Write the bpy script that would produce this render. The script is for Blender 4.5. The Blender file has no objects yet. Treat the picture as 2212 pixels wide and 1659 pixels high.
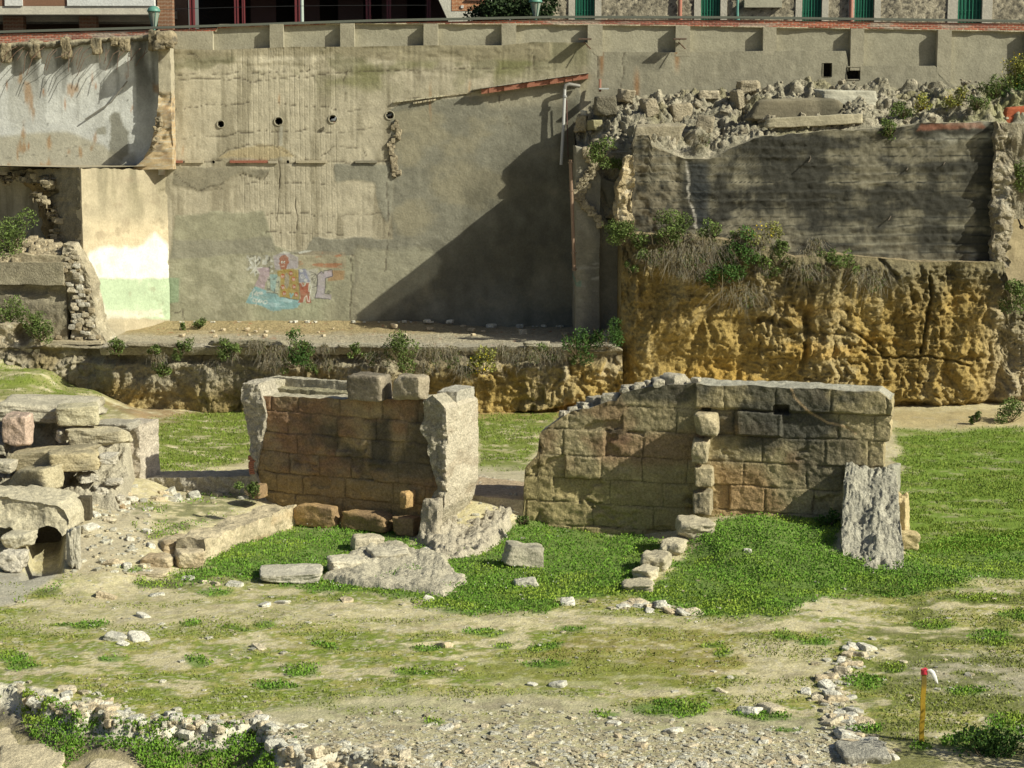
import bpy, math, random
import numpy as np
from mathutils import Vector
random.seed(7)
rng = np.random.default_rng(11)
SC = bpy.context.scene
COL = SC.collection
# ---------------------------------------------------------------- camera, sky, sun, exposure
CAMZ = 10.6; FPX = 2000.0; PITCH = math.atan(284/2000.0)
cam = bpy.data.cameras.new('camera'); camo = bpy.data.objects.new('camera', cam); COL.objects.link(camo)
camo.location = (0, 0, CAMZ); camo.rotation_euler = (math.pi/2-PITCH, 0, 0)
cam.sensor_width = 36; cam.lens = 36*FPX/1024; cam.clip_start = .5; cam.clip_end = 2000
SC.camera = camo
SUN = Vector((1, -.50, .78)).normalized()
elev = math.asin(SUN.z); 
w = bpy.data.worlds.new('World'); SC.world = w; w.use_nodes = True
nt = w.node_tree; bg = nt.nodes['Background']; sky = nt.nodes.new('ShaderNodeTexSky')
sky.sky_type = 'NISHITA'; sky.sun_disc = False; sky.sun_elevation = elev
sky.sun_rotation = math.atan2(SUN.x, SUN.y); sky.air_density = 1.0; sky.dust_density = 2.0
nt.links.new(sky.outputs[0], bg.inputs[0]); bg.inputs[1].default_value = .05
sl = bpy.data.lights.new('sun', 'SUN'); sl.energy = 4.6; sl.angle = math.radians(.55); sl.color = (1, .965, .77)
so = bpy.data.objects.new('sun', sl); COL.objects.link(so); so.rotation_euler = SUN.to_track_quat('Z', 'Y').to_euler(); so.location = (30, -20, 40)
SC.view_settings.view_transform = 'Standard'; SC.view_settings.look = 'None'; SC.view_settings.exposure = 0.32; SC.view_settings.gamma = 1
# ---------------------------------------------------------------- measuring: photograph units (2212 wide) <-> world
K = 1024/2212.0; cp, sp = math.cos(PITCH), math.sin(PITCH)
def ray(qx, qy):
    u = qx*K-512; up = 384-qy*K
    return u, FPX*cp+up*sp, -FPX*sp+up*cp
def PY(qx, qy, Y):
    a, b, c = ray(qx, qy); t = Y/b; return (a*t, Y, CAMZ+c*t)
def PZ(qx, qy, z=0):
    a, b, c = ray(qx, qy); t = (z-CAMZ)/c; return (a*t, b*t, z)
def proj(P):
    P = np.asarray(P, dtype=np.float64); x, y, z = P[..., 0], P[..., 1], P[..., 2]-CAMZ
    f = y*cp-z*sp; up = y*sp+z*cp
    return (512+FPX*x/f)/K, (384-FPX*up/f)/K
class Wall:                       # a vertical plane: s runs to the right, d comes out of the wall, z up
    def __init__(self, x, y, deg):
        self.x, self.y = x, y; a = math.radians(deg); self.t = a
        self.sx, self.sy = math.cos(a), -math.sin(a); self.nx, self.ny = -math.sin(a), -math.cos(a)
    def sz(self, qx, qy, d=0):
        a, b, c = ray(qx, qy); px, py = self.x+self.nx*d, self.y+self.ny*d
        t = (px*self.nx+py*self.ny)/(a*self.nx+b*self.ny)
        return ((a*t-px)*self.sx+(b*t-py)*self.sy, CAMZ+c*t)
    def P(self, s, d, z):
        s, d, z = np.broadcast_arrays(np.asarray(s, float), np.asarray(d, float), np.asarray(z, float))
        return np.stack([self.x+self.sx*s+self.nx*d, self.y+self.sy*s+self.ny*d, z], -1)
    def prof(self, pts, d=0):     # list of q points -> interpolator z(s)
        a = sorted(self.sz(p[0], p[1], d) for p in pts)
        S = [p[0] for p in a]; Z = [p[1] for p in a]
        return lambda s: np.interp(s, S, Z)
# ---------------------------------------------------------------- noise
def _h(ix, iy, iz, seed):
    h = (ix.astype(np.uint32)*np.uint32(374761393) + iy.astype(np.uint32)*np.uint32(668265263) + iz.astype(np.uint32)*np.uint32(2246822519) + np.uint32(seed*3266489917 % 4294967296))
    h ^= h >> np.uint32(13); h *= np.uint32(1274126177); h ^= h >> np.uint32(16); h *= np.uint32(2654435761); h ^= h >> np.uint32(15)
    return h.astype(np.float32)*np.float32(1/4294967296.0)
def vn(x, y, z=0.0, seed=0):
    x, y, z = np.broadcast_arrays(np.asarray(x, float), np.asarray(y, float), np.asarray(z, float))
    fx, fy, fz = np.floor(x), np.floor(y), np.floor(z)
    ix, iy, iz = fx.astype(np.int64), fy.astype(np.int64), fz.astype(np.int64)
    tx, ty, tz = x-fx, y-fy, z-fz
    tx = tx*tx*(3-2*tx); ty = ty*ty*(3-2*ty); tz = tz*tz*(3-2*tz)
    def c(a, b, d): return _h((ix+a) & 0xffffffff, (iy+b) & 0xffffffff, (iz+d) & 0xffffffff, seed)
    r0 = (c(0,0,0)*(1-tx)+c(1,0,0)*tx)*(1-ty)+(c(0,1,0)*(1-tx)+c(1,1,0)*tx)*ty
    if not np.any(tz): return r0*2-1
    r1 = (c(0,0,1)*(1-tx)+c(1,0,1)*tx)*(1-ty)+(c(0,1,1)*(1-tx)+c(1,1,1)*tx)*ty
    return (r0*(1-tz)+r1*tz)*2-1
def fb(x, y, z=0.0, seed=0, o=4, g=.5):
    a = 1.0; s = 0.0; t = 0.0; f = 1.0
    x = np.asarray(x, float); y = np.asarray(y, float); z = np.asarray(z, float)
    for i in range(o):
        s = s+a*vn(x*f+i*17.3, y*f+i*9.1, z*f if np.any(z) else 0.0, seed+i*7); t += a; a *= g; f *= 2.03
    return s/t
def bil(x, y, z=0.0, seed=0, o=4, g=.55):   # billowed: round knobs with sharp creases, 0..1
    a = 1.0; s = 0.0; t = 0.0; f = 1.0
    for i in range(o):
        s = s+a*np.abs(vn(np.asarray(x)*f+i*13.7, np.asarray(y)*f+i*5.1, np.asarray(z)*f if np.any(z) else 0.0, seed+i*5)); t += a; a *= g; f *= 2.1
    return s/t*1.6
def worley(x, y, seed=0):         # F1, F2, id
    x = np.asarray(x, float); y = np.asarray(y, float); fx, fy = np.floor(x), np.floor(y)
    ix, iy = fx.astype(np.int64), fy.astype(np.int64)
    f1 = np.full(x.shape, 9.0); f2 = np.full(x.shape, 9.0); idd = np.zeros(x.shape)
    z0 = np.zeros_like(ix)
    for a in (-1, 0, 1):
        for b in (-1, 0, 1):
            cx, cy = (ix+a) & 0xffffffff, (iy+b) & 0xffffffff
            hx = _h(cx, cy, z0, seed+1); hy = _h(cx, cy, z0, seed+2)
            d = np.hypot(fx+a+hx-x, fy+b+hy-y)
            c = d < f1
            f2 = np.where(c, f1, np.minimum(f2, d)); idd = np.where(c, _h(cx, cy, z0, seed+3), idd); f1 = np.where(c, d, f1)
    return f1, f2, idd
def sm(e0, e1, x):
    t = np.clip((x-e0)/(e1-e0), 0, 1); return t*t*(3-2*t)
def inpoly(x, y, poly):
    r = np.zeros(np.shape(x), bool); n = len(poly)
    for i in range(n):
        x0, y0 = poly[i]; x1, y1 = poly[(i+1) % n]
        if y0 == y1: continue
        c = ((y0 > y) != (y1 > y)) & (x < (x1-x0)*(y-y0)/(y1-y0)+x0); r ^= c
    return r
def dline(x, y, pts):             # distance to a polyline
    d = np.full(np.shape(x), 1e9)
    for (x0, y0), (x1, y1) in zip(pts[:-1], pts[1:]):
        L = (x1-x0)**2+(y1-y0)**2+1e-9; t = np.clip(((x-x0)*(x1-x0)+(y-y0)*(y1-y0))/L, 0, 1)
        d = np.minimum(d, np.hypot(x-x0-t*(x1-x0), y-y0-t*(y1-y0)))
    return d
def spoly(x, y, poly, soft=3.0):  # soft mask, soft in the same units
    i = inpoly(x, y, poly); d = dline(x, y, list(poly)+[poly[0]]); sd = np.where(i, d, -d)
    return sm(-soft, soft, sd)
def mix(c, d, m):
    m = np.asarray(m)[..., None]; return c*(1-m)+np.asarray(d, float)*m
def srgb(r, g, b):
    return tuple(((v/255+.055)/1.055)**2.4 if v > 10 else v/255/12.92 for v in (r, g, b))
# ---------------------------------------------------------------- materials
MATS = {}
def mat(name, rough=.9, var=.18, vs=9.0, bump=.5, bs=26.0, col=None, spec=.15, metal=0.0, grit=0.0, gs=22.0, bd=.03):
    if name in MATS: return MATS[name]
    m = bpy.data.materials.new(name); m.use_nodes = True; n = m.node_tree.nodes; l = m.node_tree.links
    b = n['Principled BSDF']; b.inputs['Roughness'].default_value = rough; b.inputs['Specular IOR Level'].default_value = spec; b.inputs['Metallic'].default_value = metal
    geo = n.new('ShaderNodeNewGeometry')
    n1 = n.new('ShaderNodeTexNoise'); n1.inputs['Scale'].default_value = vs; n1.inputs['Detail'].default_value = 6; n1.inputs['Roughness'].default_value = .7
    l.new(geo.outputs['Position'], n1.inputs['Vector'])
    mr = n.new('ShaderNodeMapRange'); mr.inputs[1].default_value = .25; mr.inputs[2].default_value = .75; mr.inputs[3].default_value = 1-var; mr.inputs[4].default_value = 1+var
    l.new(n1.outputs['Fac'], mr.inputs[0])
    vm = n.new('ShaderNodeVectorMath'); vm.operation = 'SCALE'
    if col is None:
        at = n.new('ShaderNodeAttribute'); at.attribute_name = 'Col'; l.new(at.outputs['Color'], vm.inputs[0])
    else:
        rg = n.new('ShaderNodeRGB'); rg.outputs[0].default_value = (*col, 1); l.new(rg.outputs[0], vm.inputs[0])
    if grit > 0:                  # sand sized specks and pits
        n3 = n.new('ShaderNodeTexNoise'); n3.inputs['Scale'].default_value = gs; n3.inputs['Detail'].default_value = 3; n3.inputs['Roughness'].default_value = .8; l.new(geo.outputs['Position'], n3.inputs['Vector'])
        m3 = n.new('ShaderNodeMapRange'); m3.inputs[1].default_value = .3; m3.inputs[2].default_value = .7; m3.inputs[3].default_value = 1-grit; m3.inputs[4].default_value = 1+grit*.8; l.new(n3.outputs['Fac'], m3.inputs[0])
        mu = n.new('ShaderNodeMath'); mu.operation = 'MULTIPLY'; l.new(mr.outputs[0], mu.inputs[0]); l.new(m3.outputs[0], mu.inputs[1]); fac = mu.outputs[0]
    else: fac = mr.outputs[0]
    l.new(fac, vm.inputs['Scale']); l.new(vm.outputs[0], b.inputs['Base Color'])
    if bump > 0:
        n2 = n.new('ShaderNodeTexNoise'); n2.inputs['Scale'].default_value = bs; n2.inputs['Detail'].default_value = 5; n2.inputs['Roughness'].default_value = .65
        l.new(geo.outputs['Position'], n2.inputs['Vector'])
        bp = n.new('ShaderNodeBump'); bp.inputs['Strength'].default_value = bump; bp.inputs['Distance'].default_value = bd
        l.new(n2.outputs['Fac'], bp.inputs['Height']); l.new(bp.outputs[0], b.inputs['Normal'])
    MATS[name] = m; return m
M_STONE = mat('weathered_stone', var=.22, vs=5, bump=.9, bs=12, grit=.30, gs=20, bd=.05)
M_CONC = mat('old_concrete', var=.16, vs=2.2, bump=.6, bs=12, grit=.16, gs=15, bd=.03)
M_AGG = mat('aggregate_concrete', var=.2, vs=8, bump=1.0, bs=16, grit=.42, gs=24, bd=.07)
M_CLAY = mat('yellow_clay', var=.25, vs=3, bump=1.0, bs=6, grit=.30, gs=14, bd=.16)
M_GROUND = mat('dry_ground', var=.2, vs=4, bump=.8, bs=18, grit=.30, gs=20, bd=.04)
M_LEAF = mat('leaves', rough=.75, var=.25, vs=3, bump=0, spec=.1)
M_RUB = mat('rubble_stone', var=.25, vs=5, bump=1.0, bs=10, grit=.38, gs=18, bd=.10)
M_BRICK = mat('brick_masonry', var=.2, vs=14, bump=.5, bs=30)
M_METAL = mat('painted_metal', rough=.5, var=.1, vs=14, bump=.1, spec=.5)
# ---------------------------------------------------------------- objects
def link(name, me, parent=None):
    o = bpy.data.objects.new(name, me); COL.objects.link(o)
    if parent is not None: o.parent = parent
    return o
def tag(o, label=None, cat=None, group=None, kind=None):
    if label: o['label'] = label
    if cat: o['category'] = cat
    if group: o['group'] = group
    if kind: o['kind'] = kind
    return o
def thing(name, label, cat, group=None, loc=(0,0,0)):
    o = link(name, None); o.location = loc; return tag(o, label, cat, group)
class MB:                         # collects vertices, faces (quads/tris as lists) and colours
    def __init__(self): self.V = []; self.Q = []; self.T = []; self.C = []; self.n = 0
    def add(self, V, F, col):
        V = np.asarray(V, float).reshape(-1, 3); F = np.asarray(F, int)
        if F.size:
            (self.Q if F.shape[1] == 4 else self.T).append(F+self.n)
        c = np.asarray(col, float)
        if c.ndim == 1: c = np.tile(c, (len(V), 1))
        self.V.append(V); self.C.append(c); self.n += len(V); return self
    def grid(self, P, C, wrap=False):
        nu, nv = P.shape[0], P.shape[1]; i = np.arange(nu*nv).reshape(nu, nv)
        F = np.stack([i[:-1,:-1], i[1:,:-1], i[1:,1:], i[:-1,1:]], -1).reshape(-1, 4)
        c = np.asarray(C, float); c = c.reshape(-1, 3) if c.ndim == 3 else c
        return self.add(P.reshape(-1, 3), F, c)
    def box(self, lo, hi, col, xf=None):
        x0, y0, z0 = lo; x1, y1, z1 = hi
        V = np.array([(x0,y0,z0),(x1,y0,z0),(x1,y1,z0),(x0,y1,z0),(x0,y0,z1),(x1,y0,z1),(x1,y1,z1),(x0,y1,z1)], float)
        F = [(0,3,2,1),(4,5,6,7),(0,1,5,4),(1,2,6,5),(2,3,7,6),(3,0,4,7)]
        V = V[np.array(F).ravel()]
        if xf: V = xf(V)
        return self.add(V, np.arange(24).reshape(6, 4), col)
    def tube(self, pts, r, col, n=8):
        pts = [Vector(p) for p in pts]; R = [r]*len(pts) if np.isscalar(r) else r
        rings = []
        for i, p in enumerate(pts):
            t = (pts[min(i+1, len(pts)-1)]-pts[max(i-1, 0)]).normalized()
            a = t.orthogonal().normalized() if i == 0 else (pa - t*pa.dot(t)).normalized()
            pa = a; b = t.cross(a)
            rings.append([p+(a*math.cos(k*2*math.pi/n)+b*math.sin(k*2*math.pi/n))*R[i] for k in range(n+1)])
        P = np.array([[list(v) for v in rr] for rr in rings]); self.grid(P, col)
        for e, rr in ((pts[0], rings[0]), (pts[-1], rings[-1])):
            V = [list(e)]+[list(v) for v in rr]; self.add(V, [(0, k+1, k+2) for k in range(n)], col)
        return self
    def build(self, name, m, parent=None, smooth=True, origin=None):
        V = np.concatenate(self.V); C = np.concatenate(self.C)
        if origin is not None: V = V-np.asarray(origin)
        me = bpy.data.meshes.new(name)
        nq = sum(len(a) for a in self.Q); ntt = sum(len(a) for a in self.T)
        li = np.concatenate([a.ravel() for a in self.Q]+[a.ravel() for a in self.T]).astype(np.int32)
        me.vertices.add(len(V)); me.vertices.foreach_set('co', V.astype(np.float32).ravel())
        me.loops.add(len(li)); me.loops.foreach_set('vertex_index', li)
        st = np.concatenate([np.arange(nq)*4, nq*4+np.arange(ntt)*3]).astype(np.int32)
        me.polygons.add(nq+ntt); me.polygons.foreach_set('loop_start', st)
        me.update(calc_edges=True); me.validate()
        me.polygons.foreach_set('use_smooth', np.full(len(me.polygons), smooth))
        at = me.color_attributes.new('Col', 'FLOAT_COLOR', 'POINT')
        at.data.foreach_set('color', np.concatenate([np.clip(C, 0, 1), np.ones((len(C), 1))], 1).astype(np.float32).ravel())
        me.materials.append(m)
        o = link(name, me, parent)
        if origin is not None: o.location = origin
        return o
def rdisp(P, amp, f, seed):       # 3D noise vector, same for coincident points
    x, y, z = P[..., 0]*f, P[..., 1]*f, P[..., 2]*f
    return np.stack([fb(x, y, z+.37, seed, 3), fb(x, y, z+.37, seed+31, 3), fb(x, y, z+.37, seed+57, 3)], -1)*amp
def solid(W, s0, s1, top, bot, d0, d1, res, front=None, colf=None, rough=.05, rf=1.6, seed=1, mb=None, s0f=None, s1f=None, resd=None, back=True, topf=None):
    """a rough block standing on wall frame W: s0..s1, z between bot(s) and top(s), depth from d0 (front) back to d1"""
    top = top if callable(top) else (lambda s, v=top: np.full(np.shape(s), float(v)))
    bot = bot if callable(bot) else (lambda s, v=bot: np.full(np.shape(s), float(v)))
    mb = mb or MB(); ns = max(2, int((s1-s0)/res)+1); a = np.linspace(0, 1, ns)
    zs = np.linspace(s0, s1, 40); H = float(np.max(top(zs)-bot(zs))); nz = max(2, int(H/res)+1); c = np.linspace(0, 1, nz)
    nd = max(2, int(abs(d0-d1)/(resd or res))+1); b = np.linspace(0, 1, nd)
    def put(A, B, Cc):
        A, B, Cc = np.broadcast_arrays(A, B, Cc)
        sn = s0+(s1-s0)*A; zt = top(sn); zb = bot(sn); z = zb+(zt-zb)*Cc
        s = sn.copy()
        if s0f is not None: s = s+(1-A)*s0f(z)
        if s1f is not None: s = s+A*s1f(z)
        d = d0+(d1-d0)*B
        if front is not None: d = d+np.where(B < 1e-6, 1, 0)*front(s, z)
        if topf is not None: z = z+np.where(Cc > 1-1e-6, 1, 0)*topf(s, d)
        P = W.P(s, d, z); P = P+rdisp(P, rough, rf, seed)+rdisp(P, rough*.5, rf*4, seed+5)
        fl = np.where(B < 1e-6, 0, np.where(Cc > 1-1e-6, 1, 2))
        C = colf(s, d, z, P, fl) if colf else np.tile((.4, .36, .28), P.shape[:-1]+(1,))
        return P, C
    mb.grid(*put(a[:, None], 0.0, c[None, :]))
    mb.grid(*put(a[:, None], b[None, :], 1.0))
    mb.grid(*put(0.0, b[::-1][:, None], c[None, :]))
    mb.grid(*put(1.0, b[:, None], c[None, :]))
    if back: mb.grid(*put(a[::-1][:, None], 1.0, c[None, :]))
    return mb
def cubedirs(n):
    t = np.tan(np.linspace(-1, 1, n)*math.pi/4); A, B = np.meshgrid(t, t, indexing='ij'); O = np.ones_like(A); out = []
    for f in ((A, B, O), (-A, B, -O), (O, A, B), (-O, -A, B), (-A, O, B), (A, -O, B)):
        D = np.stack(f, -1); out.append(D/np.linalg.norm(D, axis=-1, keepdims=True))
    return out
def stone(seed, n=10, cuts=8, box=.9, rough=.05, sharp=14.0):
    """unit angular stone, about 2 x 2 x 2: returns six (n,n,3) grids"""
    r = np.random.default_rng(seed); N = []
    for ax in range(3):
        for sgn in (-1, 1):
            v = np.zeros(3); v[ax] = sgn; v += r.normal(0, .09 if box < .94 else .035, 3); v /= np.linalg.norm(v); N.append((v, box*r.uniform(.9, 1.05)))
    for i in range(cuts):
        v = r.normal(0, 1, 3); v /= np.linalg.norm(v); N.append((v, r.uniform(1.0, 1.32)))
    out = []
    for D in cubedirs(n):
        acc = np.zeros(D.shape[:2])
        for v, d in N:
            k = np.maximum(D@v, 1e-3)/d; acc += k**sharp
        rr = acc**(-1/sharp); P = D*rr[..., None]
        q = fb(P[..., 0]*1.7+seed, P[..., 1]*1.7, P[..., 2]*1.7+.31, seed, 4)
        out.append(P*(1+rough*q*2)[..., None])
    return out
def stone_color(P, seed, base, mott=.25, dark=None):
    a = fb(P[..., 0]*1.3+seed, P[..., 1]*1.3, P[..., 2]*1.3+.2, seed, 4); c = np.asarray(base)*(1+mott*a)[..., None]
    if dark is not None: c = mix(c, dark, sm(.05, .35, fb(P[..., 0]*.9, P[..., 1]*.9, P[..., 2]*.9+seed*.7, seed+3, 4))*.8)
    return c
def place_stone(name, label, cat, box, Y, depth, base, yaw=0, roll=0, seed=1, n=22, cuts=7, boxy=.95, rough=.05, mott=.3, dark=None, group=None, m=None, parent=None, tilt=0, sharp=16.0, sink=0):
    """a stone whose picture box is box=(x0,y0,x1,y1) in photograph units at distance Y"""
    x0, y0, x1, y1 = box
    if Y is None: Y = zfix((x0+x1)/2, y1)[1]+depth*.45
    cx, cy, cz = PY((x0+x1)/2, (y0+y1)/2, Y); px = Y/FPX*K
    el = (CAMZ-cz)/Y; Wd = (x1-x0)*px; a = math.radians(yaw)
    Hh = max((y1-y0)*px-depth*el, .12)*1.02/boxy
    Lw = max((Wd-abs(math.sin(a))*depth)/max(math.cos(a), .3), .15)
    Lw *= 1.02/boxy
    G = stone(seed, n, cuts, boxy, rough, sharp); mb = MB(); ca, sa = math.cos(-a), math.sin(-a); cr, sr = math.cos(math.radians(roll)), math.sin(math.radians(roll)); ct, st = math.cos(math.radians(tilt)), math.sin(math.radians(tilt))
    for P in G:
        p = P*np.array((Lw/2, depth/2, Hh/2))
        x, y, z = p[..., 0], p[..., 1], p[..., 2]
        x, z = x*cr-z*sr, x*sr+z*cr
        y, z = y*ct-z*st, y*st+z*ct
        x, y = x*ca-y*sa, x*sa+y*ca
        q = np.stack([x, y, z], -1); q = q+rdisp(q+np.array((cx, cy, cz)), .035, 3.2, seed)
        mb.grid(q, stone_color(q, seed, base, mott, dark))
    o = mb.build(name, m or M_STONE, parent); o.location = (cx, cy+depth*.0, cz-sink)
    if parent is None: tag(o, label, cat, group)
    return o
# ================================================================ retaining wall (Y = 74)
YW = 74.0; RW = Wall(0, YW, 0)
def qs(qx): return RW.sz(qx, 400)[0]
def sdet(lo, hi, res, dense):      # axis with a denser stretch
    out = [lo]
    while out[-1] < hi:
        out.append(out[-1]+(res*.4 if dense and dense[0] <= out[-1] <= dense[1] else res))
    return np.array(out)
CREAM = np.array((.475, .43, .33)); PLAST = np.array((.225, .217, .175)); BEIGE = np.array((.33, .30, .215))
TOPLINE = [(-120, 78), (0, 71), (375, 61), (800, 47), (1200, 39), (1600, 40), (2212, 48), (2400, 51)]
BRKBOT = [(-120, 104), (0, 98), (345, 76), (376, 66), (466, 66), (470, 52), (780, 49), (1200, 51), (1467, 54), (1900, 61), (2212, 66), (2400, 69)]
ztop = RW.prof(TOPLINE); zbb = RW.prof(BRKBOT)
PANEL = [(-120, 100), (374, 100), (376, 106), (470, 108), (640, 101), (770, 101), (917, 98), (1084, 98), (1150, 91), (1268, 92), (1290, 112), (1487, 113), (1643, 110), (1828, 110), (1832, 143), (2020, 142), (2060, 186), (2400, 186)]
zpan = RW.prof(PANEL)
def wall_color(s, z, P):
    qx, qy = proj(P); wq = fb(P[..., 0]*1.1, P[..., 2]*1.1, 0, 3, 4)*9; wr = fb(P[..., 0]*1.1, P[..., 2]*1.1, 0, 13, 4)*9
    x, y = qx+wq, qy+wr; X, Z = P[..., 0], P[..., 2]
    n1 = fb(X*.5, Z*.5, 0, 21, 5); n2 = fb(X*2.2, Z*.35, 0, 22, 4); n3 = fb(X*.35, Z*1.5, 0, 23, 4); n4 = fb(X*3, Z*3, 0, 24, 4)
    C = np.tile(CREAM, X.shape+(1,))*(1+.22*n1+.14*n4)[..., None]
    board = np.abs(((X/.19+.15*vn(X*.7, Z*.4, 0, 5)) % 1)-.5)       # upright shuttering boards
    C *= (1-.20*sm(.42, .5, board)*sm(-.3, .4, n1+.2))[..., None]
    C = mix(C, (.23, .205, .145), sm(-.05, .3, n2)*.6)
    C = mix(C, (.20, .19, .12), sm(-.1, .15, n3+.3*n4)*sm(240, 110, qy)*.9)          # moss bands near the top
    C = mix(C, (.17, .175, .07), sm(-.05, .25, fb(X*.6, Z*.9, 0, 33, 5))*spoly(qx, qy, [(500, 150), (1180, 110), (1180, 150), (1000, 190), (700, 200)], 25)*.65)
    C = mix(C, (.30, .265, .185), spoly(x, y, [(372, 100), (1190, 88), (1190, 130), (900, 133), (700, 118), (372, 125)], 4)*.75)
    lay = np.zeros(X.shape)
    def pl(poly, col, soft=2.5, k=1.0, raise_=.025):
        nonlocal C, lay
        m = spoly(x, y, poly, soft); C = mix(C, np.asarray(col)*(1+.24*n1+.22*n2+.16*n4)[..., None], m*k); lay = np.maximum(lay, m*raise_)
    pl([(374, 356), (584, 366), (565, 388), (522, 376), (470, 398), (430, 414), (374, 402)], (.29, .265, .20))
    pl([(720, 356), (846, 356), (846, 452), (836, 478), (818, 446), (806, 400), (776, 390), (722, 390)], PLAST*1.15)
    pl([(372, 462), (572, 456), (596, 530), (640, 548), (750, 545), (770, 560), (770, 720), (366, 720)], (.33, .32, .235))
    pl([(372, 520), (590, 512), (600, 545), (372, 560)], PLAST*1.2, 4, .8, 0)
    pl([(674, 512), (860, 516), (860, 546), (764, 548), (600, 548), (660, 540)], PLAST*1.1)
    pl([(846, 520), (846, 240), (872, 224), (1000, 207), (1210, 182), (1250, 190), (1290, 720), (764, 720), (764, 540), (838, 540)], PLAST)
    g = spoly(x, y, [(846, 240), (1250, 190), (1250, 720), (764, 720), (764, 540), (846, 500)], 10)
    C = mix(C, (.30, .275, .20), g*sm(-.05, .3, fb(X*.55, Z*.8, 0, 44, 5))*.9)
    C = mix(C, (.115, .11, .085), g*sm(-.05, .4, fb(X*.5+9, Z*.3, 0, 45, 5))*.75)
    C = mix(C, (.36, .33, .25), spoly(x, y, [(1040, 205), (1210, 188), (1250, 200), (1210, 225), (1060, 232)], 12)*.7)
    C = mix(C, (.36, .345, .26), spoly(x, y, [(768, 540), (930, 536), (950, 560), (940, 600), (880, 640), (770, 712)], 8)*.7)
    C = mix(C, (.24, .31, .24), spoly(x, y, [(940, 600), (1150, 605), (1060, 640), (960, 660)], 16)*.45*sm(-.1, .3, n1))
    # right-hand stretch
    R = sm(1262, 1282, qx+wq*.4)*sm(40, 50, qy); C = mix(C, np.array((.315, .295, .23))*(1+.2*n1+.2*n2+.08*n4)[..., None], R)
    C = mix(C, (.20, .19, .145), R*sm(.05, .4, n2)*.4); C = mix(C, (.36, .33, .25), R*sm(.2, .5, fb(X*.4, Z*1.2, 0, 47, 4))*.35)
    for rx, ry in ((1375, 165), (1297, 115), (1462, 100)):
        C = mix(C, (.30, .15, .06), sm(9, 0, np.abs(qx-rx+n2*6))*sm(50, 0, np.abs(qy-ry-20))*.75)
    C = mix(C, (.12, .115, .09), spoly(x, y, [(1355, 118), (1440, 118), (1435, 160), (1375, 150)], 6)*.5*sm(-.1, .3, n4))
    # painted green skirting and its worn white patch beside the corner
    C = mix(C, (.26, .37, .24), spoly(qx, qy+wr*.3, [(360, 600), (388, 601), (386, 652), (362, 655)], 2)*.7)
    C = mix(C, (.28, .33, .22), spoly(x, y, [(390, 595), (760, 610), (760, 690), (395, 700)], 20)*.3*sm(-.2, .3, n1))
    C = mix(C, (.46, .44, .34), spoly(x, y, [(395, 570), (540, 560), (570, 640), (470, 695), (400, 690)], 14)*.55*sm(-.2, .3, n4+n1))
    # rust and damp runs
    for rx, ry, L in ((396, 325-0, 18), (930, 220, 60), (604, 215, 20), (1015, 190, 30)):
        C = mix(C, (.33, .15, .05), sm(4, 0, np.abs(qx-rx+n4*3))*sm(L, 0, np.abs(qy-ry))*.5)
    for rx, y0, y1, ww in ((602, 272, 345, 5), (842, 258, 345, 5)):
        C = mix(C, (.44, .43, .37), sm(ww, ww-3, np.abs(qx-rx+n4*2-5))*sm(y0-4, y0+2, qy)*sm(y1+6, y1-6, qy)*.6)
        C = mix(C, (.15, .13, .10), sm(3, 1, np.abs(qx-rx+n4*2))*sm(y0-4, y0+2, qy)*sm(y1+40, y1-6, qy)*.6)
    C = mix(C, (.40, .33, .20), spoly(x, y, [(470, 340), (490, 326), (560, 313), (610, 316), (640, 340), (560, 343)], 2)*.8)
    # cracks
    cr = np.zeros(X.shape)
    for pts, wd in CRACKS:
        if wd < 0: continue
        d = dline(qx+fb(X*2.5, Z*2.5, 0, 61, 3)*7, qy+fb(X*2.5, Z*2.5, 0, 62, 3)*7, pts); cr = np.maximum(cr, sm(wd*.8+.9, wd*.2, d)*sm(-.5, .1, fb(X*1.7, Z*1.7, 0, 63, 3)+wd*.25-.05))
    C = mix(C, (.09, .075, .055), cr*.8)
    C = graffiti(C, qx, qy, X, Z)
    return C, lay-cr*.02
CRACKS = [([(846, 250), (842, 345), (838, 420), (842, 500), (832, 585)], 1.6), ([(602, 345), (604, 410), (598, 480)], .8), ([(380, 172), (470, 168), (560, 175), (760, 155), (930, 150), (1180, 148)], 1.1),
    ([(374, 298), (460, 292), (560, 284), (840, 280)], .9), ([(380, 160), (600, 158), (680, 148)], .8), ([(374, 350), (842, 350)], 1.6), ([(570, 462), (700, 466), (840, 458)], 1.0),
    ([(575, 500), (650, 508), (740, 505)], .9), ([(470, 340), (488, 326), (545, 312), (600, 318), (640, 338)], 1.3), ([(430, 412), (470, 398), (522, 375), (566, 388), (580, 370)], 1.3),
    ([(380, 375), (430, 415), (560, 395), (700, 400)], .6), ([(695, 338), (720, 318), (780, 320), (790, 335)], 1.0), ([(376, 675), (396, 668), (400, 690)], 1.3), ([(1075, 205), (1088, 240), (1100, 275)], .8),
    ([(854, 228), (900, 212), (1000, 205), (1060, 195)], 1.6), ([(372, 240), (470, 225), (600, 222), (780, 240)], .7), ([(640, 430), (644, 500)], .7), ([(760, 545), (757, 690)], 1.6),
    ([(400, 115), (425, 118), (432, 128)], 1.4), ([(745, 155), (748, 230)], .6), ([(1150, 110), (1155, 150), (1172, 185)], .8), ([(1340, 88), (1400, 87)], 1.3), ([(1290, 112), (1290, 170)], 1.0), ([(1345, 112), (1345, 185)], .7)]
GX = lambda x: 501.5+x*.12866                 # zoomed graffiti picture -> photograph units
GY = lambda y: 515.0+y*.12866
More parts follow.
